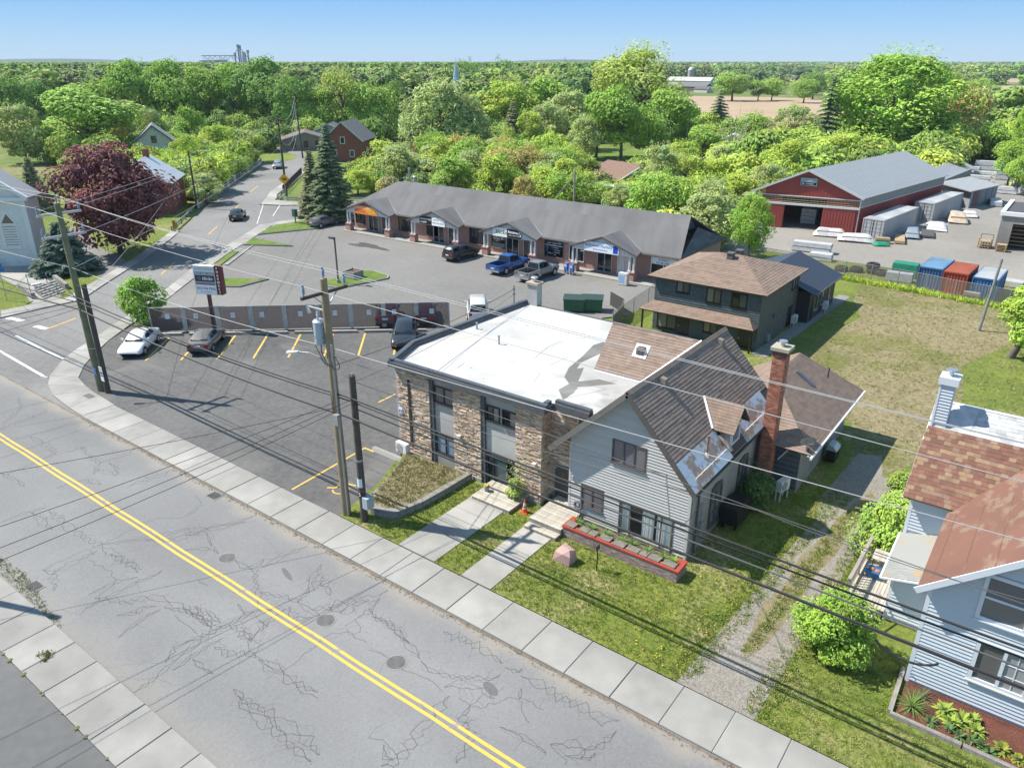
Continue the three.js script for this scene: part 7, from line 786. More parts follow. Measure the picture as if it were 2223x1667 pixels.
const paint=(c,o={})=>mat(c,{phys:true,roughness:.35,metalness:.15,clearcoat:.8,clearcoatRoughness:.05,...o});
const VG='cars in the dark parking lot',VP='vehicles on the plaza';
vehicle('sedan','white fastback car parked nose to the street by the corner',paint([.68,.69,.7]),-57.2,.05,-27.3,-.86,VG);
vehicle('sedan','grey-brown sedan parked nose to the fence near the plaza sign',paint([.16,.145,.13]),-53.55,.05,-30.85,Math.PI-.86,VG);
vehicle('suv','dark blue-black suv parked nose out beside the stone office',paint([.016,.022,.03]),-41.6,.05,-41.0,-.86,VG);
vehicle('sedan','dark red car seen through the fence screen, left of two',paint([.09,.02,.026]),-46.9,.05,-44.3,-.86+Math.PI,VP);
vehicle('sedan','dark red car seen through the fence screen, right of two',paint([.07,.018,.026]),-44.4,.05,-46.4,-.86+Math.PI,VP);
vehicle('van','white van behind the right end of the screened fence',paint([.66,.66,.66]),-41.0,.05,-49.6,-.86+Math.PI,VP);
vehicle('suv','black suv parked facing the strip mall',paint([.012,.012,.014]),-56.3,.05,-65.3,Math.PI/2-.06,VP);
vehicle('pickup','bright blue pickup truck parked facing the strip mall',paint([.01,.085,.3]),-48.6,.05,-64.2,Math.PI/2-.03,VP);
vehicle('pickup','silver-grey pickup truck parked facing the strip mall',paint([.27,.275,.28],{metalness:.4}),-44.4,.05,-63.7,Math.PI/2-.03,VP);
vehicle('sedan','grey sedan parked by the spruce trees at the plaza end',paint([.13,.13,.13],{metalness:.3}),-83.6,.05,-68.2,Math.PI/2+.05,VP);
vehicle('sedan','black sedan driving up the cross street to the bridge',paint([.014,.016,.018]),-97.7,.01,-64.2,Math.PI*.75+.02,'cars on the bridge road');
vehicle('suv','silver car coming over the far end of the bridge',paint([.3,.33,.36],{metalness:.4}),-139.6,.01,-103.2,-Math.PI/4,'cars on the bridge road');
// ---------------------------------------------------------------- church, houses, far farm buildings
{const T=thing('white_church','white clapboard church with pointed window and gabled front at left edge','church',null,-96,0,-36),w=mat([.78,.79,.8],{map:streakT,roughness:.7}),tr=M.whiteTrim;
// front faces the street corner
const a=.15,f=facade(-91.7,-34.6,.75),P=(u,y,n)=>f.p(u,y,n);const W0=-9.5,W1=.0,H=7.2,AP=11;
put('wall',new B().hex([P(W0,0,-3),P(W1,0,-3),P(W1,0,0),P(W0,0,0),P(W0,H,-3),P(W1,H,-3),P(W1,H,0),P(W0,H,0)]),w,T);const g=siding;siding(T,f,W0+.1,W1-.1,.5,H,.28,[w,w],{proud:.03});
put('pediment',new B().tri(P(W0-.3,H+.3,.05),P(W1+.3,H+.3,.05),P((W0+W1)/2,AP,.05)),w,T);put('cornice',fbox(new B(),f,W0-.5,H,-.1,W1+.5,H+.35,.45),tr,T);
const rf=put('roof',new B().slab([P(W0-.6,H+.3,.5),P((W0+W1)/2,AP+.3,.5),P((W0+W1)/2,AP+.3,-3),P(W0-.6,H+.3,-3)],.2).slab([P(W1+.6,H+.3,.5),P((W0+W1)/2,AP+.3,.5),P((W0+W1)/2,AP+.3,-3),P(W1+.6,H+.3,-3)],.2),mat([.3,.31,.33]),T);put('raking_cornice',new B().bar(P(W1+.6,H+.25,.5),P((W0+W1)/2,AP+.25,.5),.3,.35),tr,rf);
put('corner_board',fbox(new B(),f,W1-.45,.3,.0,W1+.03,H,.09),tr,T);put('corner_board',fbox(new B(),f,-5.2,.3,0,-4.8,H,.09),tr,T);
const wd=windowOn(T,f,-2.9,-1.5,2.2,4.6,{n:1,rows:2,frame:tr,glass:mat([.2,.14,.09],{roughness:.2}),fw:.16,proud:.08,name:'pointed_window'});put('arch',new B().hex([P(-3.06,4.76,0),P(-1.34,4.76,0),P(-1.34,4.76,.09),P(-3.06,4.76,.09),P(-2.3,6.1,0),P(-2.1,6.1,0),P(-2.1,6.1,.09),P(-2.3,6.1,.09)]),tr,wd);put('arch_glass',new B().tri(P(-2.85,4.78,.1),P(-1.55,4.78,.1),P(-2.2,5.8,.1)),mat([.2,.14,.09],{roughness:.2}),wd);
put('notice_board',fbox(new B(),f,-6.6,1.3,.05,-5.4,2.4,.14),M.black,T);put('wall_lamp',fbox(new B(),f,-5.6,4.0,.1,-5.2,4.4,.4),M.black,T);
for(let k=0;k<7;k++)put('step',fbox(new B(),f,-9,0,.1+k*.32,-4.6,1.4-k*.2,.4+k*.32),M.concreteDark,T);put('handrail',new B().bar(P(-4.5,2.2,.2),P(-4.5,.9,2.4),.06,.06).bar(P(-4.5,0,2.4),P(-4.5,.9,2.4),.06,.06),M.whitePaint,T);}
{const T=thing('garden_steps','flight of stone steps up from the church corner sidewalk','steps',null,-80.5,0,-30.3);for(let k=0;k<6;k++)put('step',new B().prism([[-77.6-k*.55,-28.9-k*.1],[-78.6-k*.55,-31.3-k*.1],[-79.2-k*.55,-31.4-k*.1],[-78.2-k*.55,-29-k*.1]],.02,.14+k*.1),k%2?M.concrete3:M.concreteDark,T);put('handrail',new B().line([[-77.6,0,-30.2],[-77.6,.9,-30.2],[-81,1.5,-30.8],[-81,.6,-30.8]],.03),M.black,T);put('wall',new B().bar([-78.6,.3,-28.4],[-83.5,.3,-29.2],.35,.6).bar([-79.4,.3,-31.9],[-84,.3,-32.8],.35,.6),M.concreteDark,T);}
function farHouse(label,x,z,w,d,h,ap,turn,wallM,roofM,o={}){const T=thing(o.name||'house',label,o.cat||'house','village houses',x,0,z,turn);mesh('wall',new B().box(-w/2,0,-d/2,w/2,h,d/2),wallM,T);mesh('gable',new B().tri([-w/2,h,d/2],[w/2,h,d/2],[0,ap-.1,d/2]).tri([w/2,h,-d/2],[-w/2,h,-d/2],[0,ap-.1,-d/2]),wallM,T);mesh('roof',new B().slab([[-w/2-.4,h-.15,d/2+.4],[0,ap,d/2+.4],[0,ap,-d/2-.4],[-w/2-.4,h-.15,-d/2-.4]],.15).slab([[w/2+.4,h-.15,d/2+.4],[0,ap+.002,d/2+.4],[0,ap+.002,-d/2-.4],[w/2+.4,h-.15,-d/2-.4]],.15),roofM,T);mesh('barge_board',new B().bar([-w/2-.4,h-.25,d/2+.42],[0,ap-.1,d/2+.42],.1,.25).bar([w/2+.4,h-.25,d/2+.42],[0,ap-.1,d/2+.42],.1,.25),o.trim||M.whiteTrim,T);
for(const[u,y]of o.wins||[[0,h*.5]]){const wd=mesh('window',new B().box(u-.55,y-.75,d/2-.02,u+.55,y+.75,d/2+.06),o.winTrim||M.whiteTrim,T);mesh('pane',new B().box(u-.42,y-.62,d/2+.061,u+.42,y+.62,d/2+.07),M.glass,wd);if(o.arch)mesh('arch',new B().cyl([u,y+.74,d/2-.01],[u,y+.74,d/2+.055],.55,.55,12),M.whiteTrim,wd);}for(const[v,y]of o.side||[]){const wd=mesh('window',new B().box(w/2-.02,y-.7,v-.5,w/2+.06,y+.7,v+.5),o.winTrim||M.whiteTrim,T);mesh('pane',new B().box(w/2+.061,y-.58,v-.38,w/2+.07,y+.58,v+.38),M.glass,wd);}if(o.chim)mesh('chimney',new B().box(-.4,ap-.6,-d/3-.4,.4,ap+1,-d/3+.4),M.farBrick,T);return T;}
M.farBrick=mat([.27,.1,.07],{map:grainT,roughness:.95});const fg=mat([.17,.17,.175],{map:streakT}),fb=mat([.2,.15,.12],{map:grainT}),tinW=mat([.58,.6,.62],{map:streakT,roughness:.4,metalness:.2});
farHouse('red brick house with pale metal roof behind the purple maple',-115,-60.6,9,10,4.6,7.6,.85,M.farBrick,tinW,{wins:[[-2,2.6],[2,2.6]],arch:1,side:[[0,2.4]],chim:1});
farHouse('pale green house with grey metal roof and dark gable trim',-171,-94,8,10,4.6,8.2,1.05,mat([.5,.58,.54],{map:grainT}),mat([.24,.27,.3],{map:streakT,metalness:.3}),{wins:[[0,5.2],[0,2]],trim:M.darkTrim,winTrim:M.darkTrim,side:[[0,2]]});
farHouse('red brick house with dark grey gabled roof beyond the spruces',-140,-124,9,11,4.6,8.6,.55,M.farBrick,fg,{wins:[[0,4.6],[-2,1.8],[2,1.8]],trim:mat([.5,.5,.5]),side:[[-2,2.2],[2,2.2]]});
farHouse('low brown bungalow with dark windows past the bridge',-166,-132,12,8,2.8,4.6,.9,mat([.3,.26,.21],{map:grainT}),fb,{wins:[[-3,1.5],[0,1.5],[3,1.5]],winTrim:M.black});
farHouse('small grey-blue house under dark trees past the bungalow',-172,-146,11,8,3,5.4,.7,mat([.3,.34,.37]),mat([.1,.11,.12]),{});
farHouse('steep grey-roofed brick house in the trees behind the brick house',-136,-148,8,9,4,8,.2,mat([.34,.19,.12],{map:grainT}),mat([.2,.18,.16]),{wins:[[0,2]]});
farHouse('red-roofed house tucked behind the tall maples',-160,-175,9,9,4,7,.6,mat([.5,.45,.4]),mat([.5,.13,.08]),{});
farHouse('long low house with pale blue metal roof among far trees',-178,-215,16,9,3,5,1.4,mat([.35,.36,.38]),mat([.3,.36,.42]),{wins:[[-2,1.5],[2,1.5]],side:[[-4,1.5],[0,1.5],[4,1.5]]});
farHouse('white-roofed long shed among far trees',-205,-262,20,10,4,5.5,1.4,mat([.5,.5,.5]),tinW,{name:'long_shed',cat:'shed'});
farHouse('brown hip-roofed bungalow behind the yellow shrubs',-66,-121,11,8,2.8,4.8,1.3,mat([.25,.2,.17]),mat([.24,.15,.11],{map:grainT}),{});
farHouse('bright blue-grey house by the park lawn edge',-72,-186,9,8,3,5,.3,mat([.45,.5,.55]),mat([.4,.45,.5]),{});
{const T=thing('camper_trailer','long white camper trailer half hidden behind shrubs','trailer',null,-63,0,-106,.1);mesh('body',new B().hex([[-5,.5,-1.2],[5,.5,-1.2],[5,.5,1.2],[-5,.5,1.2],[-4.7,3.1,-1.2],[4.9,3.1,-1.2],[4.9,3.1,1.2],[-4.7,3.1,1.2]]),M.white,T);mesh('stripe',new B().box(-4.9,1.3,1.2,4.9,1.6,1.215),M.slate,T);for(const u of[-3,0,3])mesh('window',new B().box(u-.5,1.8,1.2,u+.5,2.5,1.215),M.glass,T);mesh('wheel',new B().cyl([-.5,.4,.9],[-.5,.4,1.21],.38,.38,12),M.rubber,T);mesh('roof_vent',new B().box(-1,3.1,-.4,0,3.35,.4),M.slate,T);}
// far farm: barns, silos, grain elevator, spire
farHouse('long white-roofed barn at the far left horizon',-1330,-490,26,130,6,10.5,-.85,mat([.2,.25,.26]),tinW,{name:'far_barn',cat:'barn',wins:[]});
farHouse('white gambrel dairy barn beside the far silos',-324,-712,10,46,4,7.2,1.45,mat([.5,.5,.5]),tinW,{name:'far_barn',cat:'barn',wins:[]});
farHouse('low dark farm shed in front of the white dairy barn',-264,-585,9,30,3,5.6,1.3,mat([.1,.09,.09]),mat([.14,.13,.13]),{name:'far_barn',cat:'barn',wins:[]});
farHouse('white-fronted farm garage at the edge of the plowed field',-240,-550,7,12,2.6,4.2,1.3,mat([.45,.46,.45]),mat([.1,.1,.11]),{name:'far_barn',cat:'barn',wins:[]});
function silo(label,x,z,r,h,m,dome){const T=thing('grain_silo',label,'silo','far silos',x,0,z);mesh('shaft',new B().cyl([0,0,0],[0,h,0],r,r,18),m,T,.5);mesh('dome',new B().sphere(0,h,0,r,dome,12),tinW,T,.3);return T;}
silo('tall concrete silo with pale dome at the far farm',-331,-725,2.6,13,mat([.36,.35,.34],{map:streakT}),.6);silo('second tall silo beside the pale domed one',-338,-742,2.8,14,mat([.3,.29,.28],{map:streakT}),.6);silo('short broad silo right of the two tall ones',-330,-790,5,13,mat([.22,.22,.23],{map:streakT}),.3);silo('lone thin silo on the wooded horizon',-481,-1135,3.2,16,mat([.4,.43,.46]),.5);
{const T=thing('grain_elevator','grey steel grain elevator with wide bins and towers on the horizon','grain elevator',null,-1240,0,-830),sc=T.scale.set(.8,.73,.8),m=mat([.38,.41,.45],{roughness:.4,metalness:.4,map:streakT}),dk=mat([.16,.18,.22]);const dx=.8,dz=-.6;[[-36,16,30],[-8,17,31],[20,11,22],[34,8,20]].forEach(([t,r,h],i)=>{const x=dx*t,z=dz*t;const b=mesh('bin',new B().cyl([x,0,z],[x,h,z],r,r,24),m,T,.5);mesh('bin_roof',new B().cyl([x,h,z],[x,h+r*.3,z],r,1,24),m,b);});[[44,5.5,46]].forEach(([t,r,h])=>mesh('hopper_tank',new B().cyl([dx*t,0,dz*t],[dx*t,h,dz*t],r,r,16).cyl([dx*t,h,dz*t],[dx*t,h+3,dz*t],r,.5,16),m,T,.5));for(const[t,h]of[[26,46],[34,64],[38,62],[54,52]])mesh('leg_tower',new B().box(dx*t-1.1,0,dz*t-1.1,dx*t+1.1,h,dz*t+1.1).box(dx*t-2.2,h-6,dz*t-1.8,dx*t+2.2,h,dz*t+1.8),dk,T);mesh('conveyor',new B().bar([dx*-46,40,dz*-46],[dx*24,40,dz*24],2,1.6),dk,T);for(let k=-4;k<3;k++)mesh('trestle',new B().bar([dx*k*11,32,dz*k*11],[dx*(k*11+5),40,dz*(k*11+5)],.8,.8).bar([dx*(k*11+10),32,dz*(k*11+10)],[dx*(k*11+5),40,dz*(k*11+5)],.8,.8),dk,T);mesh('spout',new B().bar([dx*36,58,dz*36],[dx*20,36,dz*20],1,1).bar([dx*38,58,dz*38],[dx*54,34,dz*54],1,1),dk,T);}
{const T=thing('church_spire','slim pale blue church spire rising above the trees','church spire',null,-167,0,-193.6);mesh('tower',new B().box(-1.2,0,-1.2,1.2,14,1.2),mat([.4,.4,.4]),T);mesh('spire',new B().cyl([0,14,0],[0,21.3,0],1.4,.04,8),mat([.3,.42,.52],{roughness:.4,metalness:.3}),T);mesh('finial',new B().cyl([0,21.3,0],[0,22,0],.06,.05,5),M.galv,T);}
// ---------------------------------------------------------------- trees and plants
const TREES=[[-186.3,-86.5,15.4,12.3,'m'],[-191.8,-74.9,12.8,5.7,'g'],[-254.6,-98.7,18.8,8.1,'d'],[-263.5,-111.0,15.4,7.2,'d'],[-249.1,-121.8,17.3,9.4,'m'],[-239.1,-129.2,21.2,8.3,'m'],[-231.2,-135.2,21.2,8.3,'m'],[-226.4,-142.9,19.9,8.0,'m'],[-218.9,-148.5,20.4,8.0,'m'],[-208.0,-152.6,21.8,9.0,'d'],[-188.6,-148.2,18.5,6.4,'d'],[-178.4,-155.8,19.0,7.8,'y'],[-171.6,-160.9,16.3,7.8,'m'],[-177.7,-175.3,16.7,5.0,'d'],[-203.6,-105.0,11.9,4.2,'o'],[-210.0,-115.3,9.6,3.8,'g'],[-176.3,-105.7,11.3,4.6,'m'],[-140.5,-83.5,8.6,4.0,'y'],[-157.1,-100.9,8.4,4.4,'y'],[-154.1,-105.3,7.3,4.2,'y'],[-150.5,-93.1,6.1,3.4,'y'],[-150.7,-105.7,6.3,3.6,'y'],[-112.6,-68.7,4.9,3.1,'g'],[-122.6,-69.6,2.6,2.3,'g'],[-136.8,-90.2,4.4,2.8,'y'],[-199.9,-158.7,14.7,5.8,'d'],[-183.5,-152.0,13.9,6.1,'m'],[-131.2,-145.8,18.1,8.3,'w'],[-125.8,-149.8,13.9,5.2,'w'],[-143.3,-150.2,13.0,4.8,'w'],[-140.7,-184.1,16.6,10.2,'y'],[-132.7,-190.1,16.8,8.1,'m'],[-110.6,-172.0,14.7,6.6,'y'],[-94.5,-158.8,14.4,6.0,'m'],[-88.5,-159.9,15.9,5.9,'m'],[-106.1,-201.4,25.2,12.2,'l'],[-115.1,-203.3,21.2,6.1,'l'],[-86.0,-177.2,15.1,7.4,'m'],[-85.8,-167.6,10.3,6.0,'m'],[-110.4,-161.4,11.9,5.7,'g'],[-111.1,-154.6,10.6,5.0,'y'],[-95.5,-154.6,9.6,4.3,'g'],[-246.2,-293.7,22.2,9.4,'d'],[-241.1,-312.0,22.9,8.5,'d'],[-233.3,-328.1,19.2,8.1,'d'],[-220.5,-337.7,21.7,7.5,'d'],[-212.1,-354.7,20.9,7.1,'d'],[-254.9,-287.1,19.3,7.7,'d'],[-235.7,-239.6,18.6,8.7,'d'],[-249.6,-268.5,17.5,7.4,'m'],[-208.3,-260.2,17.8,7.7,'m'],[-189.5,-257.0,17.1,7.4,'m'],[-276.3,-248.6,17.5,7.4,'d'],[-316.0,-266.1,16.1,8.1,'d'],[-105.9,-101.8,7.9,4.8,'y'],[-100.5,-102.3,6.1,3.8,'y'],[-100.1,-89.5,4.2,2.8,'y'],[-95.0,-106.4,8.9,4.7,'y'],[-92.1,-110.0,8.7,4.7,'y'],[-87.0,-112.4,7.2,4.2,'y'],[-83.0,-114.0,7.8,4.6,'y'],[-78.0,-115.7,9.8,4.6,'y'],[-73.9,-116.8,7.6,4.1,'y'],[-95.9,-102.3,5.6,3.8,'g'],[-87.3,-108.7,4.8,3.8,'y'],[-77.9,-111.2,4.5,3.7,'y'],[-61.6,-104.4,4.0,3.1,'y'],[-57.5,-105.9,3.9,3.1,'y'],[-54.1,-110.0,5.2,3.8,'y'],[-51.6,-114.4,7.8,3.9,'y'],[-47.3,-115.1,7.4,3.8,'y'],[-42.1,-111.6,5.9,3.5,'y'],[-39.8,-100.4,4.4,2.2,'y'],[-37.3,-108.5,4.2,2.8,'g'],[-44.0,-101.3,5.1,2.6,'y'],[-41.9,-133.2,9.1,4.0,'y'],[-39.1,-138.4,6.6,4.0,'y'],[-37.3,-149.6,9.5,4.9,'y'],[-34.2,-159.3,6.8,4.0,'y'],[-41.1,-122.4,6.4,3.3,'y'],[-54.7,-136.6,7.3,3.8,'g'],[-54.7,-147.8,7.3,3.6,'y'],[-60.8,-132.1,8.1,3.4,'y'],[-71.7,-167.1,7.9,4.7,'m'],[-83.1,-181.9,7.4,4.0,'m'],[-69.7,-191.9,10.1,3.7,'m'],[-60.8,-180.7,8.4,4.3,'b'],[-57.6,-188.7,8.5,4.9,'b'],[-52.3,-187.1,7.6,3.7,'b'],[-65.4,-208.7,11.1,4.8,'g'],[-40.6,-199.2,23.8,14.4,'M'],[-28.8,-220.0,16.6,6.3,'o'],[-27.3,-200.4,10.8,4.7,'m'],[-19.4,-204.2,8.8,4.1,'m'],[-12.6,-196.5,15.1,3.4,'M'],[-23.4,-208.7,6.6,4.8,'g'],[-31.3,-202.8,9.6,4.8,'d'],[-10.1,-157.0,6.8,2.4,'m'],[-175.4,-442.8,16.1,9.9,'m'],[-163.6,-451.6,11.2,6.6,'m'],[-159.3,-461.7,12.8,6.7,'m'],[-136.3,-446.3,13.1,7.6,'m'],[-145.7,-493.4,16.3,8.3,'d'],[-12.5,-168.3,8.9,3.0,'m'],[-29.7,-84.9,7.7,2.3,'M'],[-41.6,-103.1,3.5,2.0,'g'],[-63.2,-408.3,17.5,9.5,'l'],[-53.0,-416.0,14.6,9.5,'m']];
function leafBuf(){return{p:[],c:[],n:[]};}
function leaf(L,x,y,z,nx,ny,nz,s,r,k,asp=1){// folded leaf tuft facing roughly along n
const a=r()*6.28,ux0=Math.abs(ny)>.9?1:0,t=[ny*0-nz*(1-ux0),nz*ux0-0*nx,nx*(1-ux0)-ny*ux0];let tx=nz,ty=0,tz=-nx,l=Math.hypot(tx,tz);if(l<.1){tx=1;tz=0;l=1;}tx/=l;tz/=l;const bx=ny*tz-nz*ty,by=nz*tx-nx*tz,bz=nx*ty-ny*tx,ca=Math.cos(a),sa=Math.sin(a);
const U=[tx*ca+bx*sa,ty*ca+by*sa,tz*ca+bz*sa],W=[-tx*sa+bx*ca,-ty*sa+by*ca,-tz*sa+bz*ca],f=.3*s,P=(u,w,d)=>[x+U[0]*u*s*asp+W[0]*w*s+nx*d,y+U[1]*u*s*asp+W[1]*w*s+ny*d,z+U[2]*u*s*asp+W[2]*w*s+nz*d];
const A=P(-1,0,-f*.3),Bq=P(0,.55,-f),C=P(1,0,-f*.5),D=P(0,-.55,-f),O=P(-.1,0,f*.4);for(const q of[A,Bq,O,Bq,C,O,C,D,O,D,A,O])L.p.push(...q);for(let i=0;i<12;i++)L.c.push(k[0],k[1],k[2]);
}
function leafGeo(L){const g=new THREE.BufferGeometry();g.setAttribute('position',new THREE.Float32BufferAttribute(L.p,3));g.setAttribute('color',new THREE.Float32BufferAttribute(L.c,3));g.computeVertexNormals();return g;}
function crown(seed,o={}){// crown in a 12 m tall, 5 m radius frame
const{lobes=20,per=300,s=.26,y0=3,y1=12,rad=5,droop=0,lobeR=1.9,up=.5,sprigs=30,hole=.3}=o,r=rng(seed),L=leafBuf();
for(let i=0;i<lobes;i++){const t=i/lobes,yy=y0+(y1-y0)*(.08+.84*((t*1.618*7)%1)),e=Math.sin(Math.PI*clamp((yy-y0)/(y1-y0)*.9+.08)),a=i*2.399+r()*.7,d=rad*e*(.35+.5*Math.sqrt(r())),lx=Math.cos(a)*d,lz=Math.sin(a)*d,R0=lobeR*(.45+1.0*r())*(.65+.5*e),tint=.82+.36*r(),warm=(r()-.5)*.2;
for(let k=0;k<per;k++){const u=r()*2-1,th=r()*6.283,q=Math.sqrt(1-u*u),dx=q*Math.cos(th),dz=q*Math.sin(th),rd=R0*(.62+.5*Math.sqrt(r())),b=tint*(.72+.56*r());if(u<-.55&&r()<.6)continue;const yy2=yy+u*rd*.8-droop*Math.abs(rd)*r()*1.2;leaf(L,lx+dx*rd,yy2,lz+dz*rd,dx*.8+(r()-.5)*.9,u*.7+up+(r()-.5)*.9,dz*.8+(r()-.5)*.9,s*(.7+.7*r()),r,[b*(1+warm),b,b*(1-warm)],droop?1.9:1);}}
for(let i=0;i<sprigs;i++){const a=r()*6.28,e=r(),d=rad*(.2+.8*r())*(1-e*.6),x=Math.cos(a)*d,z=Math.sin(a)*d,y=y0+(y1-y0)*(.45+.55*e),b=.9+.4*r();for(let k=0;k<12;k++)leaf(L,x+(r()-.5)*.8,y+k*.09,z+(r()-.5)*.8,r()-.5,.6,r()-.5,s*.8,r,[b,b,b]);}
return leafGeo(L);
}
function trunk(seed,h,r0,limbs=5,spread=3){const r=rng(seed),b=new B();let p=[0,0,0];const bend=[(r()-.5)*.5,(r()-.5)*.5];const q=t=>[bend[0]*Math.sin(t*3),h*t,bend[1]*Math.sin(t*2.4)];for(let k=0;k<5;k++)b.cyl(q(k/5),q((k+1)/5),r0*(1-k*.16),r0*(1-(k+1)*.16),8,false);for(let i=0;i<limbs;i++){const t=.4+.5*r(),a=i*2.4+r(),P=q(t),m=[P[0]+Math.cos(a)*spread*.5,P[1]+h*.22,P[2]+Math.sin(a)*spread*.5],e=[P[0]+Math.cos(a)*spread,P[1]+h*.5,P[2]+Math.sin(a)*spread];b.cyl(P,m,r0*.4,r0*.25,6,false).cyl(m,e,r0*.25,r0*.08,6,false);}return b.geo(.3);}
function spruceGeo(seed,o={}){const{H=12,R0=3,s=.3,whorls=26}=o,r=rng(seed),L=leafBuf();for(let w=0;w<whorls;w++){const t=w/whorls,y=H*(.1+.9*t),len=R0*(1-t)**.85*(.8+.4*r())+.15,nb=Math.max(4,Math.round(11-6*t));for(let i=0;i<nb;i++){const a=(i+r()*.7)/nb*6.283+w,n=Math.max(3,Math.round(len/.26)),tint=.75+.4*r();for(let k=0;k<n;k++){const u=(k+.5)/n,d=len*u,dy=-.34*d+.12*d*u;for(let j=0;j<3;j++){const w2=(j-1)*(.1+.3*(1-u)+.12)*Math.min(1,len/2);leaf(L,Math.cos(a)*d-Math.sin(a)*w2,y+dy-Math.abs(w2)*.3+(r()-.5)*.12,Math.sin(a)*d+Math.cos(a)*w2,Math.cos(a)*.35+(r()-.5)*.4,.9,Math.sin(a)*.35+(r()-.5)*.4,s*(.7+.5*r()),r,[tint,tint,tint],1.3);}}}}return leafGeo(L);}
const leafM=c=>mat(c,{phys:true,vertexColors:true,roughness:.95,transmission:.3,thickness:0,side:THREE.DoubleSide});
const SP={m:[[.32,.5,.055],'mid-green leafy tree',['a','b','c']],M:[[.34,.54,.055],'full bright-green maple',['M']],y:[[.44,.56,.06],'yellow-green leafy tree',['s','t','c']],d:[[.22,.38,.055],'dark green tree',['b','c','a']],g:[[.42,.5,.17],'grey-green bushy tree',['t','s']],w:[[.42,.5,.16],'soft grey-green willow',['w']],o:[[.5,.43,.12],'olive tree with orange-brown tips',['t','b']],l:[[.46,.55,.09],'tall open light-green tree',['u']],b:[[.34,.29,.13],'brownish half-bare tree',['t','s']]};
const GEO={a:crown(1,{lobes:30,per:290}),b:crown(2,{lobes:22,per:310,rad:4.6,y0:2.4}),c:crown(3,{lobes:30,per:260,lobeR:1.6,sprigs:50}),s:crown(4,{lobes:26,per:250,y0:.8,lobeR:1.6,rad:5.1,sprigs:60}),t:crown(5,{lobes:24,per:230,y0:.6,lobeR:1.5,rad:5.0,sprigs:80,s:.24}),w:crown(6,{lobes:26,per:240,droop:1.2,y0:2.2,s:.22,lobeR:1.7}),u:crown(7,{lobes:30,per:110,y0:3.5,lobeR:1.3,rad:5.2,sprigs:110,s:.22}),M:crown(8,{lobes:70,per:240,s:.17,lobeR:1.15,y0:2,rad:5.2,sprigs:90})};
const TRK={M:trunk(8,7,.26,8,3),a:trunk(1,7,.34,6,3),b:trunk(2,7.5,.3,5,2.6),c:trunk(3,7,.3,6,2.8),s:trunk(4,6,.2,7,2.6),t:trunk(5,6,.18,8,2.8),w:trunk(6,7,.36,6,2.8),u:trunk(7,9,.36,9,3)};
for(const k in SP)SP[k].m=leafM(SP[k][0]);M.bark=mat([.13,.105,.08],{map:woodT,roughness:1});
{const r=rng(404);for(let k=0,n=0;k<400&&n<46;k++){const x=-104+72*r(),z=-128+44*r();if(z>-86-(x+100)*0||(x<-82&&z>-98)||x-z*.9>62||Math.hypot(x+66,z+121)<9||Math.hypot(x+63,z+106)<7||(x>-52&&z<-92))continue;TREES.push([x,z,5+4.5*r(),2.4+1.9*r(),'yygymo'[Math.floor(r()*6)]]);n++;}}
const ORD=['first','second','third','fourth','fifth','sixth','seventh','eighth','ninth','tenth','eleventh','twelfth','thirteenth','fourteenth','fifteenth','sixteenth','seventeenth','eighteenth','nineteenth','twentieth','twenty-first','twenty-second','twenty-third','twenty-fourth','twenty-fifth','twenty-sixth','twenty-seventh','twenty-eighth','twenty-ninth','thirtieth'];
{const bear=t=>Math.atan2(.8*t[0]-.6*t[1],-(.6*t[0]+.8*t[1])),reg=t=>{const D=Math.hypot(t[0],t[1]),a=bear(t);return a>.33?'beyond the lumber shed':D>310?'on the far skyline':a<-.19?'left of the bridge road':D<165?'behind the strip mall':'in the village beyond the mall';},seen={};
TREES.sort((p,q)=>bear(p)-bear(q));TREES.forEach((t,i)=>{if(t[4]==='y')t[4]=i%5===3?'g':i%7===2?'m':i%6===1?'l':'y';const sp=SP[t[4]],rg=reg(t),key=sp[1]+rg,n=seen[key]=(seen[key]||0)+1,vs=sp[2],v=vs[i%vs.length];const T=thing(t[4]==='w'?'willow_tree':t[4]==='M'?'maple_tree':'broadleaf_tree',`${sp[1]} ${rg}, ${ORD[n - 1]} of its kind from left`,'tree','trees '+rg,t[0],0,t[1],i*1.7);mesh('trunk',TRK[v],M.bark,T);mesh('crown',GEO[v],sp.m,T);T.scale.set(t[3]/5*(.9+.25*((i*.37)%1)),t[2]/12.3,t[3]/5*(.9+.25*((i*.73)%1)));});}
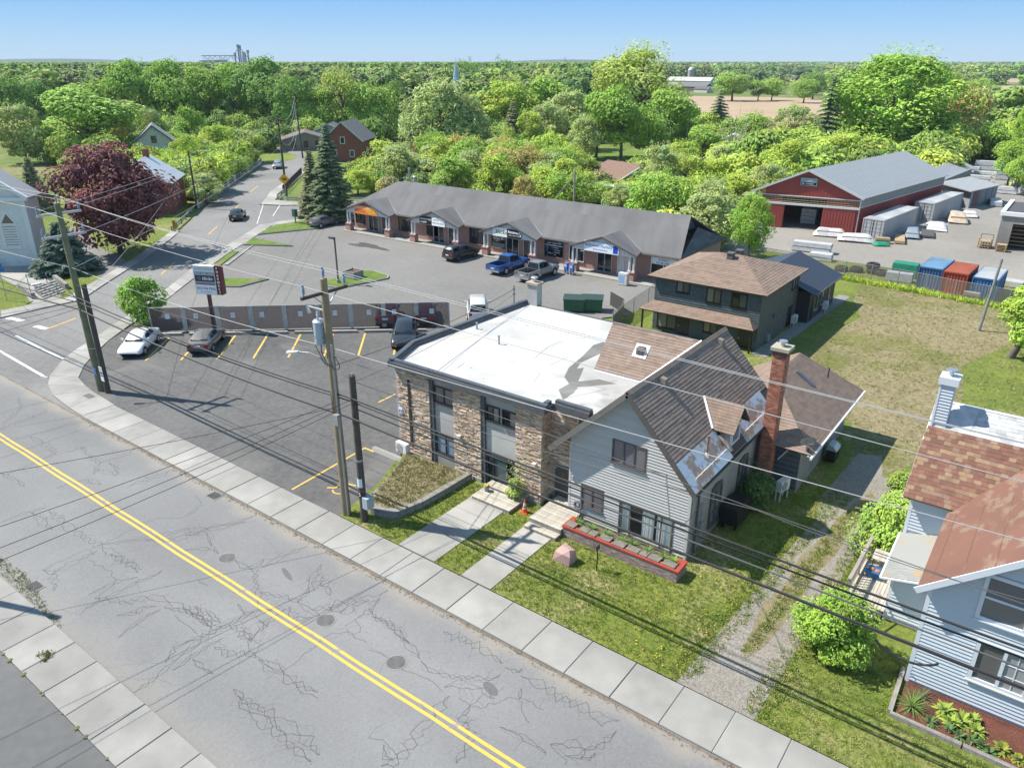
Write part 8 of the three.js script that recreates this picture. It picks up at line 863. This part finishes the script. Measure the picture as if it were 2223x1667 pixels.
// single trees
{const dk=leafM([.15,.21,.09]),bl=leafM([.1,.16,.11]),ol=leafM([.25,.26,.12]);
const sp=(label,x,z,h,r,m,seed,o={})=>{const T=thing('spruce_tree',label,'tree','spruces',x,0,z,seed);mesh('trunk',new B().cyl([0,0,0],[0,h*.96,0],h*.018+.05,.03,8),M.bark,T);mesh('crown',spruceGeo(seed,{H:h,R0:r,...o}),m,T);};
sp('shorter brown-tipped spruce of the pair beside the mall end',-89.7,-71.6,9.6,2.4,ol,11);sp('taller dark spruce of the pair beside the mall end',-85.4,-71.4,13.5,3.4,dk,12,{whorls:30});sp('wide low blue-green spruce beside the church wall',-86.6,-35.2,5.6,3.6,bl,13,{whorls:18,s:.34});sp('dark pointed spruce in front of the plowed field',-91.2,-221.3,14,4.6,dk,14,{whorls:16,s:.5});sp('olive spruce in the village trees left of the park lawn',-114,-152.3,12.6,4,ol,15);sp('tall ragged dark pine left of the big maple',-51.4,-187.7,18.8,4,dk,16,{s:.5,whorls:18});sp('brownish conifer behind the church gable',-128,-50,8,2.6,ol,17);
const pm=leafM([.23,.07,.07]),T=thing('purple_maple','large dark purple maple in front of the brick house','tree',null,-90.2,0,-43.0);mesh('trunk',trunk(21,6.5,.36,7,3.4),M.bark,T);mesh('crown',crown(22,{lobes:40,per:270,s:.27,y0:1.4,y1:12,rad:6.0,lobeR:1.8,sprigs:50}),pm,T);
const T2=thing('purple_maple','small far purple tree among the village trees','tree',null,-146,0,-180);mesh('trunk',TRK.a,M.bark,T2);mesh('crown',GEO.b,pm,T2);T2.scale.set(.58,.9,.58);
const bg=leafM([.3,.48,.06]),s1=thing('round_shrub','round bright green small tree at the end of the screened fence','shrub',null,-62.9,0,-30.9);mesh('trunk',new B().cyl([0,0,0],[0,2,0],.08,.05,6),M.bark,s1);mesh('crown',crown(31,{lobes:26,per:260,s:.13,y0:.5,y1:4.1,rad:1.95,lobeR:.75,sprigs:20}),bg,s1);
const s2=thing('cedar_bush','large rounded bright green bush on the lawn by the gravel drive','bush',null,-3.75,.08,-25.3);mesh('stem',new B().cyl([0,0,0],[0,1.2,0],.09,.06,6),M.bark,s2);mesh('crown',crown(32,{lobes:46,per:330,s:.066,y0:.1,y1:2.75,rad:1.25,lobeR:.5,sprigs:30,up:.5}),leafM([.3,.46,.05]),s2);
const s3=thing('hedge_shrub','loose yellow-green shrub against the blue house by the deck','shrub',null,-3.9,.08,-34.6);mesh('stem',new B().cyl([0,0,0],[0,1,0],.06,.04,6),M.bark,s3);mesh('crown',crown(33,{lobes:34,per:250,s:.075,y0:0,y1:1.9,rad:1.1,lobeR:.5,sprigs:20}),leafM([.32,.47,.065]),s3);s3.scale.set(1,1,1.9);
const s4=thing('hedge_shrub','small bright shrub at the back corner of the blue house','shrub',null,-4.1,.08,-39.6);mesh('crown',crown(34,{lobes:16,per:200,s:.07,y0:0,y1:1.2,rad:.6,lobeR:.35,sprigs:8}),leafM([.29,.4,.055]),s4);mesh('stem',new B().cyl([0,0,0],[0,.5,0],.03,.02,6),M.bark,s4);
const s5=thing('door_shrub','slim lime-green shrub beside the glass front door','shrub',null,-20.05,.08,-26.95);mesh('stem',new B().cyl([0,0,0],[0,.8,0],.02,.015,5),M.bark,s5);mesh('crown',crown(35,{lobes:14,per:90,s:.075,y0:.05,y1:1.35,rad:.3,lobeR:.25,sprigs:8}),leafM([.36,.46,.09]),s5);
const s6=thing('wall_shrub','dark green shrub climbing the house wall beside the chimney','shrub',null,-9.95,.08,-33.9);mesh('stem',new B().cyl([0,0,0],[0,1,0],.03,.02,5),M.bark,s6);mesh('crown',crown(36,{lobes:22,per:200,s:.08,y0:0,y1:2.0,rad:.65,lobeR:.35,sprigs:16}),leafM([.1,.18,.035]),s6);
const s7=thing('gnarled_tree','bent grey-trunked tree with ragged leaves at the right edge','tree',null,-1.7,.08,-66.3);mesh('trunk',new B().cyl([-.2,0,0],[.2,1.6,0],.32,.26,8).cyl([.2,1.6,0],[-.1,2.8,.2],.26,.2,8).cyl([-.1,2.8,.2],[.5,4.2,0],.2,.1,8).cyl([.1,1.4,0],[-.9,3.8,-.4],.16,.08,6),mat([.2,.17,.14],{map:woodT}),s7,.3);mesh('crown',crown(37,{lobes:26,per:150,s:.17,y0:.8,y1:6.6,rad:2.4,lobeR:.8,sprigs:20}),leafM([.36,.53,.06]),s7);s7.children[1].position.x=.9;
dup(s7,'second ragged green tree just inside the right edge',3.4,.08,-71,2);
{const T=thing('dead_tree','leafless pale grey tree among the shrubs by the lumber shed','tree',null,-58,0,-150),b=new B(),r=rng(5);for(let i=0;i<26;i++){const a=r()*6.28,y=2+r()*4;b.cyl([0,y,0],[Math.cos(a)*(1.5+r()*3),y+3+r()*5,Math.sin(a)*(1.5+r()*3)],.09,.02,5,false);}b.cyl([0,0,0],[.3,7,0],.22,.1,7);mesh('branches',b,mat([.33,.3,.26]),T);}}
// flower-bed and planter plants
function bladePlant(name,label,x,y,z,n,len,w,m,cat,group,seed,broad){const T=thing(name,label,cat,group,x,y,z),L=leafBuf(),r=rng(seed);for(let i=0;i<n;i++){const a=r()*6.28,e=.3+r()*.9,k=.75+.5*r(),l=len*(.6+.6*r()),P=t=>{const o=Math.sin(e)*l*t+.1*l*t*t,h=Math.cos(e)*l*t-.55*l*t*t*Math.sin(e);return[Math.cos(a)*o,Math.max(.01,h),Math.sin(a)*o];},wd=t=>w*(broad?Math.sin(Math.PI*clamp(t*.85+.12)):1-t*.85),sx=-Math.sin(a),sz=Math.cos(a);for(let s=0;s<4;s++){const t0=s/4,t1=(s+1)/4,A=P(t0),Bq=P(t1),w0=wd(t0),w1=wd(t1);const q=[[A[0]-sx*w0,A[1],A[2]-sz*w0],[A[0]+sx*w0,A[1],A[2]+sz*w0],[Bq[0]+sx*w1,Bq[1],Bq[2]+sz*w1],[Bq[0]-sx*w1,Bq[1],Bq[2]-sz*w1]];for(const j of[0,1,2,0,2,3]){L.p.push(...q[j]);L.c.push(k,k,k);}}}const o=mesh('leaves',leafGeo(L),m,T);mesh('crown_base',new B().cyl([0,-.05,0],[0,.06,0],.06,.04,6),M.bark,T);return T;}
{const lg=leafM([.18,.31,.05]),hg=leafM([.3,.4,.055]),dg=leafM([.1,.2,.045]);[-15.9,-15.1,-14.3,-13.45,-12.9,-12.1,-11.35,-10.85].forEach((x,i)=>bladePlant('daylily_plant',`green daylily clump in the brick planter, ${ORD[i]} from left`,x,.64,-26.4+.04*(i%2),60,.5,.018,i===7?hg:lg,'plant','daylilies in the brick planter',70+i));
bladePlant('ornamental_grass','spiky grass clump at the left end of the mulch bed',-.75,.13,-24.4,120,.7,.016,lg,'plant',null,81);bladePlant('ornamental_grass','grey-green grass behind the spiky clump',-.55,.13,-25.1,70,.6,.014,leafM([.14,.18,.08]),'plant',null,82);
[[.2,-24.9,.62,hg],[.75,-24.75,.62,hg],[.45,-24.45,.55,hg],[1.2,-24.55,.5,hg],[1.05,-25.0,.5,hg],[2.0,-24.2,.5,leafM([.26,.3,.03])],[2.45,-24.1,.4,leafM([.26,.3,.03])],[2.9,-25.2,.4,hg]].forEach(([x,z,l,m],i)=>bladePlant('hosta_plant',`broad-leaved yellow-green hosta in the mulch bed, ${ORD[i]} planted from left`,x,.13,z,70,l*.72,.06,m,'plant','hostas in the mulch bed',90+i,true));
[[-.1,-24.05],[.45,-24.1],[.8,-24.0],[1.15,-24.05],[1.45,-24.0],[1.7,-23.85]].forEach(([x,z],i)=>bladePlant('perennial_plant',`small dark green perennial at the front of the mulch bed, ${ORD[i]} from left`,x,.13,z,40,.32,.035,dg,'plant','dark perennials in the mulch bed',110+i,true));}
// grass, weeds and undergrowth
function inPoly(p,x,z){let c=false;for(let i=0,j=p.length-1;i<p.length;j=i++)if((p[i][1]>z)!==(p[j][1]>z)&&x<(p[j][0]-p[i][0])*(z-p[i][1])/(p[j][1]-p[i][1])+p[i][0])c=!c;return c;}
function scatter(name,label,cat,geo,m,poly,n,sMin,sMax,y,seed,cols,skip){const r=rng(seed),xs=poly.map(p=>p[0]),zs=poly.map(p=>p[1]),x0=Math.min(...xs),x1=Math.max(...xs),z0=Math.min(...zs),z1=Math.max(...zs),pts=[];for(let k=0;k<n*30&&pts.length<n;k++){const x=x0+(x1-x0)*r(),z=z0+(z1-z0)*r();if(inPoly(poly,x,z)&&!(skip&&skip(x,z,r)))pts.push([x,z]);}const o=new THREE.InstancedMesh(geo,m,pts.length),d=new THREE.Object3D(),c=new THREE.Color();pts.forEach(([x,z],i)=>{const s=sMin+(sMax-sMin)*r();d.position.set(x,y,z);d.rotation.set((r()-.5)*.2,r()*6.28,(r()-.5)*.2);d.scale.set(s,s*(.7+.6*r()),s);d.updateMatrix();o.setMatrixAt(i,d.matrix);const q=cols[Math.floor(r()*cols.length)],k=.8+.4*r();o.setColorAt(i,c.setRGB(q[0]*k,q[1]*k,q[2]*k));});return stuff(name,o,label,cat);}
const tuft=(()=>{const L=leafBuf(),r=rng(8);for(let i=0;i<9;i++){const a=r()*6.28,d=r()*.09,h=.05+.05*r(),x=Math.cos(a)*d,z=Math.sin(a)*d,b=r()*6.28,w=.012;L.p.push(x-w*Math.cos(b),0,z-w*Math.sin(b),x+w*Math.cos(b),0,z+w*Math.sin(b),x+(r()-.5)*.09,h,z+(r()-.5)*.09);}const g=new THREE.BufferGeometry();g.setAttribute('position',new THREE.Float32BufferAttribute(L.p,3));g.computeVertexNormals();return g;})();
const tuftM=mat(0xffffff,{roughness:1,side:THREE.DoubleSide}),gc=[[.18,.26,.035],[.25,.3,.05],[.15,.25,.03],[.36,.33,.13]],bare=fbm(3,4,777);
scatter('lawn_grass','short mown grass of the front lawn beside the gravel drive','grass',tuft,tuftM,[[-16.6,-20.6],[-7.9,-20.6],[-7.4,-30],[-6.9,-38],[-9,-38],[-10.7,-36],[-10.7,-25.7],[-16.6,-25.7]],4500,.7,1.3,.085,1,gc,(x,z,r)=>bare(x/11,z/11)>.56&&r()<.75);
scatter('lawn_grass','short grass strips between the entrance walks','grass',tuft,tuftM,[[-19.85,-20.6],[-18.3,-20.6],[-18.3,-25.6],[-19,-27.3],[-19.85,-27.3]],500,.7,1.3,.085,2,gc);scatter('lawn_grass','short grass below the raised bed wall','grass',tuft,tuftM,[[-26,-20.65],[-22.15,-20.65],[-22.15,-27.2],[-23.15,-27.2],[-23.6,-22.2],[-24.9,-21.5],[-26,-21.4]],700,.7,1.3,.085,3,gc);
scatter('lawn_grass','short grass of the lawn around the cedar bush','grass',tuft,tuftM,[[-5,-20.6],[8,-20.6],[8,-23.4],[-1.4,-23.4],[-1.4,-27],[-4.2,-28],[-4.2,-33],[-4.7,-33],[-4.9,-26]],2600,.7,1.3,.08,4,gc);scatter('bed_grass','patchy dry grass in the raised bed','grass',tuft,tuftM,[[-27.6,-26.9],[-26.2,-23.4],[-25.4,-22.2],[-24.4,-22.2],[-23.8,-23.4],[-23.6,-27.2]],900,.8,1.6,.42,5,[[.3,.28,.11],[.22,.25,.07],[.44,.37,.2]]);
scatter('lot_grass','thin uneven grass over the mown back lot','grass',tuft,tuftM,[[-8.6,-46],[-4,-41],[6,-40],[6,-80],[-16,-81],[-16,-57]],3500,.9,1.9,.085,6,[[.3,.3,.1],[.38,.33,.17],[.25,.28,.07]]);scatter('drive_grass','straggling grass along the middle of the gravel drive','grass',tuft,tuftM,[[-6.6,-23.5],[-6.05,-24],[-5.6,-33],[-5.2,-38],[-6.1,-36],[-6.5,-30]],700,.8,1.6,.095,7,gc);
for(const[e,w,n]of[[[[-7.9,-20.8],[-7.5,-27],[-7.2,-33],[-6.6,-38]],.55,900],[[[-5,-20.8],[-4.85,-27],[-4.7,-33],[-4.3,-40]],.5,800]])scatter('verge_grass',e[0][0]<-6?'ragged grass creeping over the left edge of the drive':'ragged grass creeping over the right edge of the drive','grass',tuft,tuftM,[...e.map(p=>[p[0]-w,p[1]]),...e.slice().reverse().map(p=>[p[0]+w,p[1]])],n,.9,1.8,.088,17+n,gc);
{const g=new THREE.SphereGeometry(.035,5,3);g.translate(0,.07,0);scatter('dandelions','scattered yellow dandelions in the front lawn','flowers',g,mat(0xffffff),[[-11,-20.8],[-8,-20.8],[-7.4,-30],[-10.6,-30],[-10.6,-25]],80,.7,1.1,.085,9,[[.6,.45,.03]]);scatter('gutter_leaves','dry leaves and grit lying along the far kerb','leaves',tuft,tuftM,[[-48,-18.42],[0,-18.42],[0,-18.15],[-48,-18.15]],900,.3,.7,.0,19,[[.2,.13,.08],[.28,.22,.15],[.14,.1,.07]]);}
scatter('gutter_weeds','yellowish weeds growing in the near gutter around the drain','weeds',tuft,tuftM,[[-38,-8.55],[-30,-8.4],[-29,-8.45],[-31,-8.75],[-34,-9.1],[-38,-8.9]],420,.4,1.1,0,23,[[.3,.3,.08],[.22,.26,.06]]);scatter('sidewalk_weed','weed clump in a crack of the near sidewalk','weeds',tuft,tuftM,[[-28.1,-7.5],[-27.5,-7.5],[-27.5,-7.1],[-28.1,-7.1]],34,.8,1.6,.1,24,[[.26,.28,.08],[.2,.22,.07]]);
const shrubG=crown(41,{lobes:12,per:190,s:.26,y0:.2,y1:3.4,rad:2.1,lobeR:1.1,sprigs:14}),shrubM=leafM([1,1,1]);
const yg=[[.5,.6,.07],[.43,.55,.06],[.38,.5,.1],[.53,.6,.1],[.32,.46,.055]];
scatter('fence_weeds','rank weeds and saplings along the yard fence','weeds',tuft,tuftM,[[-29,-84.6],[2,-80.8],[2,-79.4],[-18,-81.9],[-29,-83.4]],1500,2,6,.05,11,yg);
const keep=(x,z)=>[[-115,-60,10],[-109,-62,11],[-140,-124,11],[-171,-94,11],[-160,-89,10],[-166,-132,9],[-66,-121,6],[-63,-106,6]].some(q=>Math.hypot(x-q[0],z-q[1])<q[2]);
scatter('creek_undergrowth','dense yellow-green undergrowth along the creek behind the mall','undergrowth',shrubG,shrubM,[[-92,-90],[-60,-112],[-52,-100],[-46,-86],[-32,-84],[-38,-100],[-44,-125],[-40,-148],[-58,-148],[-74,-128],[-100,-124],[-122,-112],[-112,-96]],420,.4,1.05,0,12,[...yg,[.26,.4,.07],[.23,.34,.07],[.45,.42,.16]],keep);scatter('bank_undergrowth','bushy undergrowth on the bank left of the bridge','undergrowth',shrubG,shrubM,[[-113,-66],[-150,-104],[-165,-104],[-160,-80],[-128,-60],[-118,-58]],240,.6,1.3,0,13,yg,keep);scatter('village_undergrowth','hedges and garden shrubs among the village trees','undergrowth',shrubG,shrubM,[[-150,-70],[-260,-90],[-260,-280],[-120,-260],[-70,-200],[-60,-190],[-96,-185],[-130,-150],[-150,-150],[-175,-150],[-165,-110]],520,.8,1.8,0,14,[[.3,.42,.06],[.38,.48,.07],[.22,.34,.05]],keep);scatter('yard_undergrowth','bushes behind the lumber yard','undergrowth',shrubG,shrubM,[[-40,-112],[-24,-160],[-26,-202],[30,-204],[30,-240],[-60,-240],[-60,-150]],300,.9,1.9,0,15,[[.36,.5,.07],[.45,.55,.08],[.25,.38,.055]]);
// woods out to the horizon
{const far1=crown(51,{lobes:14,per:110,s:.58,y0:1,lobeR:2.3,sprigs:12}),far2=crown(52,{lobes:9,per:50,s:.9,y0:.6,lobeR:2.6,sprigs:4}),fields=[[[-245,-500],[-140,-520],[-50,-330],[-60,-205],[-110,-190],[-170,-320]],[[-103,-880],[260,-1120],[260,-560],[0,-350],[-62,-355]],[[-435,-1290],[-370,-1320],[-245,-870],[-320,-930]],[[-150,-1210],[110,-1420],[110,-1190],[-60,-1010],[-120,-980]]];
const cols=[[.22,.36,.06],[.28,.4,.07],[.16,.28,.06],[.31,.39,.09],[.12,.21,.065],[.22,.27,.09]];const mk=(name,label,geo,n,d0,d1,seed)=>{const r=rng(seed),pts=[];for(let k=0;k<n*6&&pts.length<n;k++){const a=(r()-.5)*1.42,inv=1/d0+(1/d1-1/d0)*r(),D=1/inv,X=Math.sin(a)*D,Z=-Math.cos(a)*D,x=.8*X+.6*Z,z=-.6*X+.8*Z;if(fields.some(f=>inPoly(f,x,z))||Math.hypot(x+324,z+715)<50||Math.hypot(x+252,z+570)<40||(a>.17&&a<.42&&D<560)||(a>.17&&a<.25&&D<760)||(a>.2&&a<.4&&D<1150&&r()<.85)||(a>.4&&D<420&&r()<.5)||(a>.47&&D<1300&&r()<.8))continue;pts.push([x,z,D,a]);}const o=new THREE.InstancedMesh(geo,SPfar,pts.length),d=new THREE.Object3D(),c=new THREE.Color();pts.forEach(([x,z,D,a],i)=>{const s=(.75+.6*r())*(1+D/1800),hy=.8+.5*r();d.position.set(x,0,z);d.rotation.y=r()*6.28;d.scale.set(s*1.3,Math.min(1.55,s*hy*(a>.25?.8:1)),s*1.3);d.updateMatrix();o.setMatrixAt(i,d.matrix);const q=cols[Math.floor(r()*cols.length)],k=.75+.5*r();o.setColorAt(i,c.setRGB(q[0]*k,q[1]*k,q[2]*k));});stuff(name,o,label,'woodland');},SPfar=leafM([1,1,1]);
mk('middle_woodland','broken woods and hedgerows in the middle distance',far1,1500,300,900,61);mk('distant_woodland','continuous woods fading to the horizon',far2,4200,800,4200,62);}
{const b=new B();for(let k=0;k<60;k++){const a0=-.75+k*.025,a1=a0+.025,h=a=>12+9*Math.sin(a*9+1)+8*Math.sin(a*23)+12*sstep(-.2,-.6,a),Q=(a,D,y)=>{const X=Math.sin(a)*D,Z=-Math.cos(a)*D;return[.8*X+.6*Z,y,-.6*X+.8*Z];};b.quad(Q(a0,4300,0),Q(a1,4300,0),Q(a1,5000,h(a1)),Q(a0,5000,h(a0)));b.quad(Q(a0,5000,h(a0)),Q(a1,5000,h(a1)),Q(a1,6200,0),Q(a0,6200,0));}struct('hills',b,mat([.05,.09,.03],{map:blotchT}));}
// two yard workers, far off in high-visibility vests
function worker(label,x,z,turn,bend){const T=thing('person',label,'person','yard workers',x,.03,z,turn),b=new B();for(const s of[-1,1])b.cyl([0,0,s*.1],[0,.45,s*.1],.07,.075,8).cyl([0,.45,s*.1],[0,.88,s*.09],.08,.1,8).box(-.06,0,s*.1-.05,.18,.08,s*.1+.05);b.cyl([0,.85,0],[bend,1.42,0],.17,.2,10).cyl([bend,1.42,0],[bend+.02,1.54,0],.07,.06,8).sphere(bend+.03,1.65,0,.115,1.2,10);for(const s of[-1,1])b.cyl([bend,1.38,s*.2],[bend+.14,1.1,s*.26],.06,.05,8).cyl([bend+.14,1.1,s*.26],[bend+.38,.98,s*.2],.048,.035,8).box(bend+.36,.93,s*.2-.04,bend+.46,1.02,s*.2+.04);mesh('body',b,mat([.06,.065,.09]),T,.2);mesh('vest',new B().cyl([.0,.9,0],[bend,1.43,0],.195,.225,12),mat([.6,.75,.05],{roughness:.7}),T,.3);mesh('helmet',new B().sphere(bend+.03,1.72,0,.135,.8,10),mat([.7,.65,.1]),T,.3);}
worker('person in a yellow vest and dark trousers beside the white lumber pack',-11.4,-160.4,.4,.12);worker('person in a yellow vest standing farther back among the packs',-10.6,-166.2,2.2,.05);
renderer.render(scene,camera);
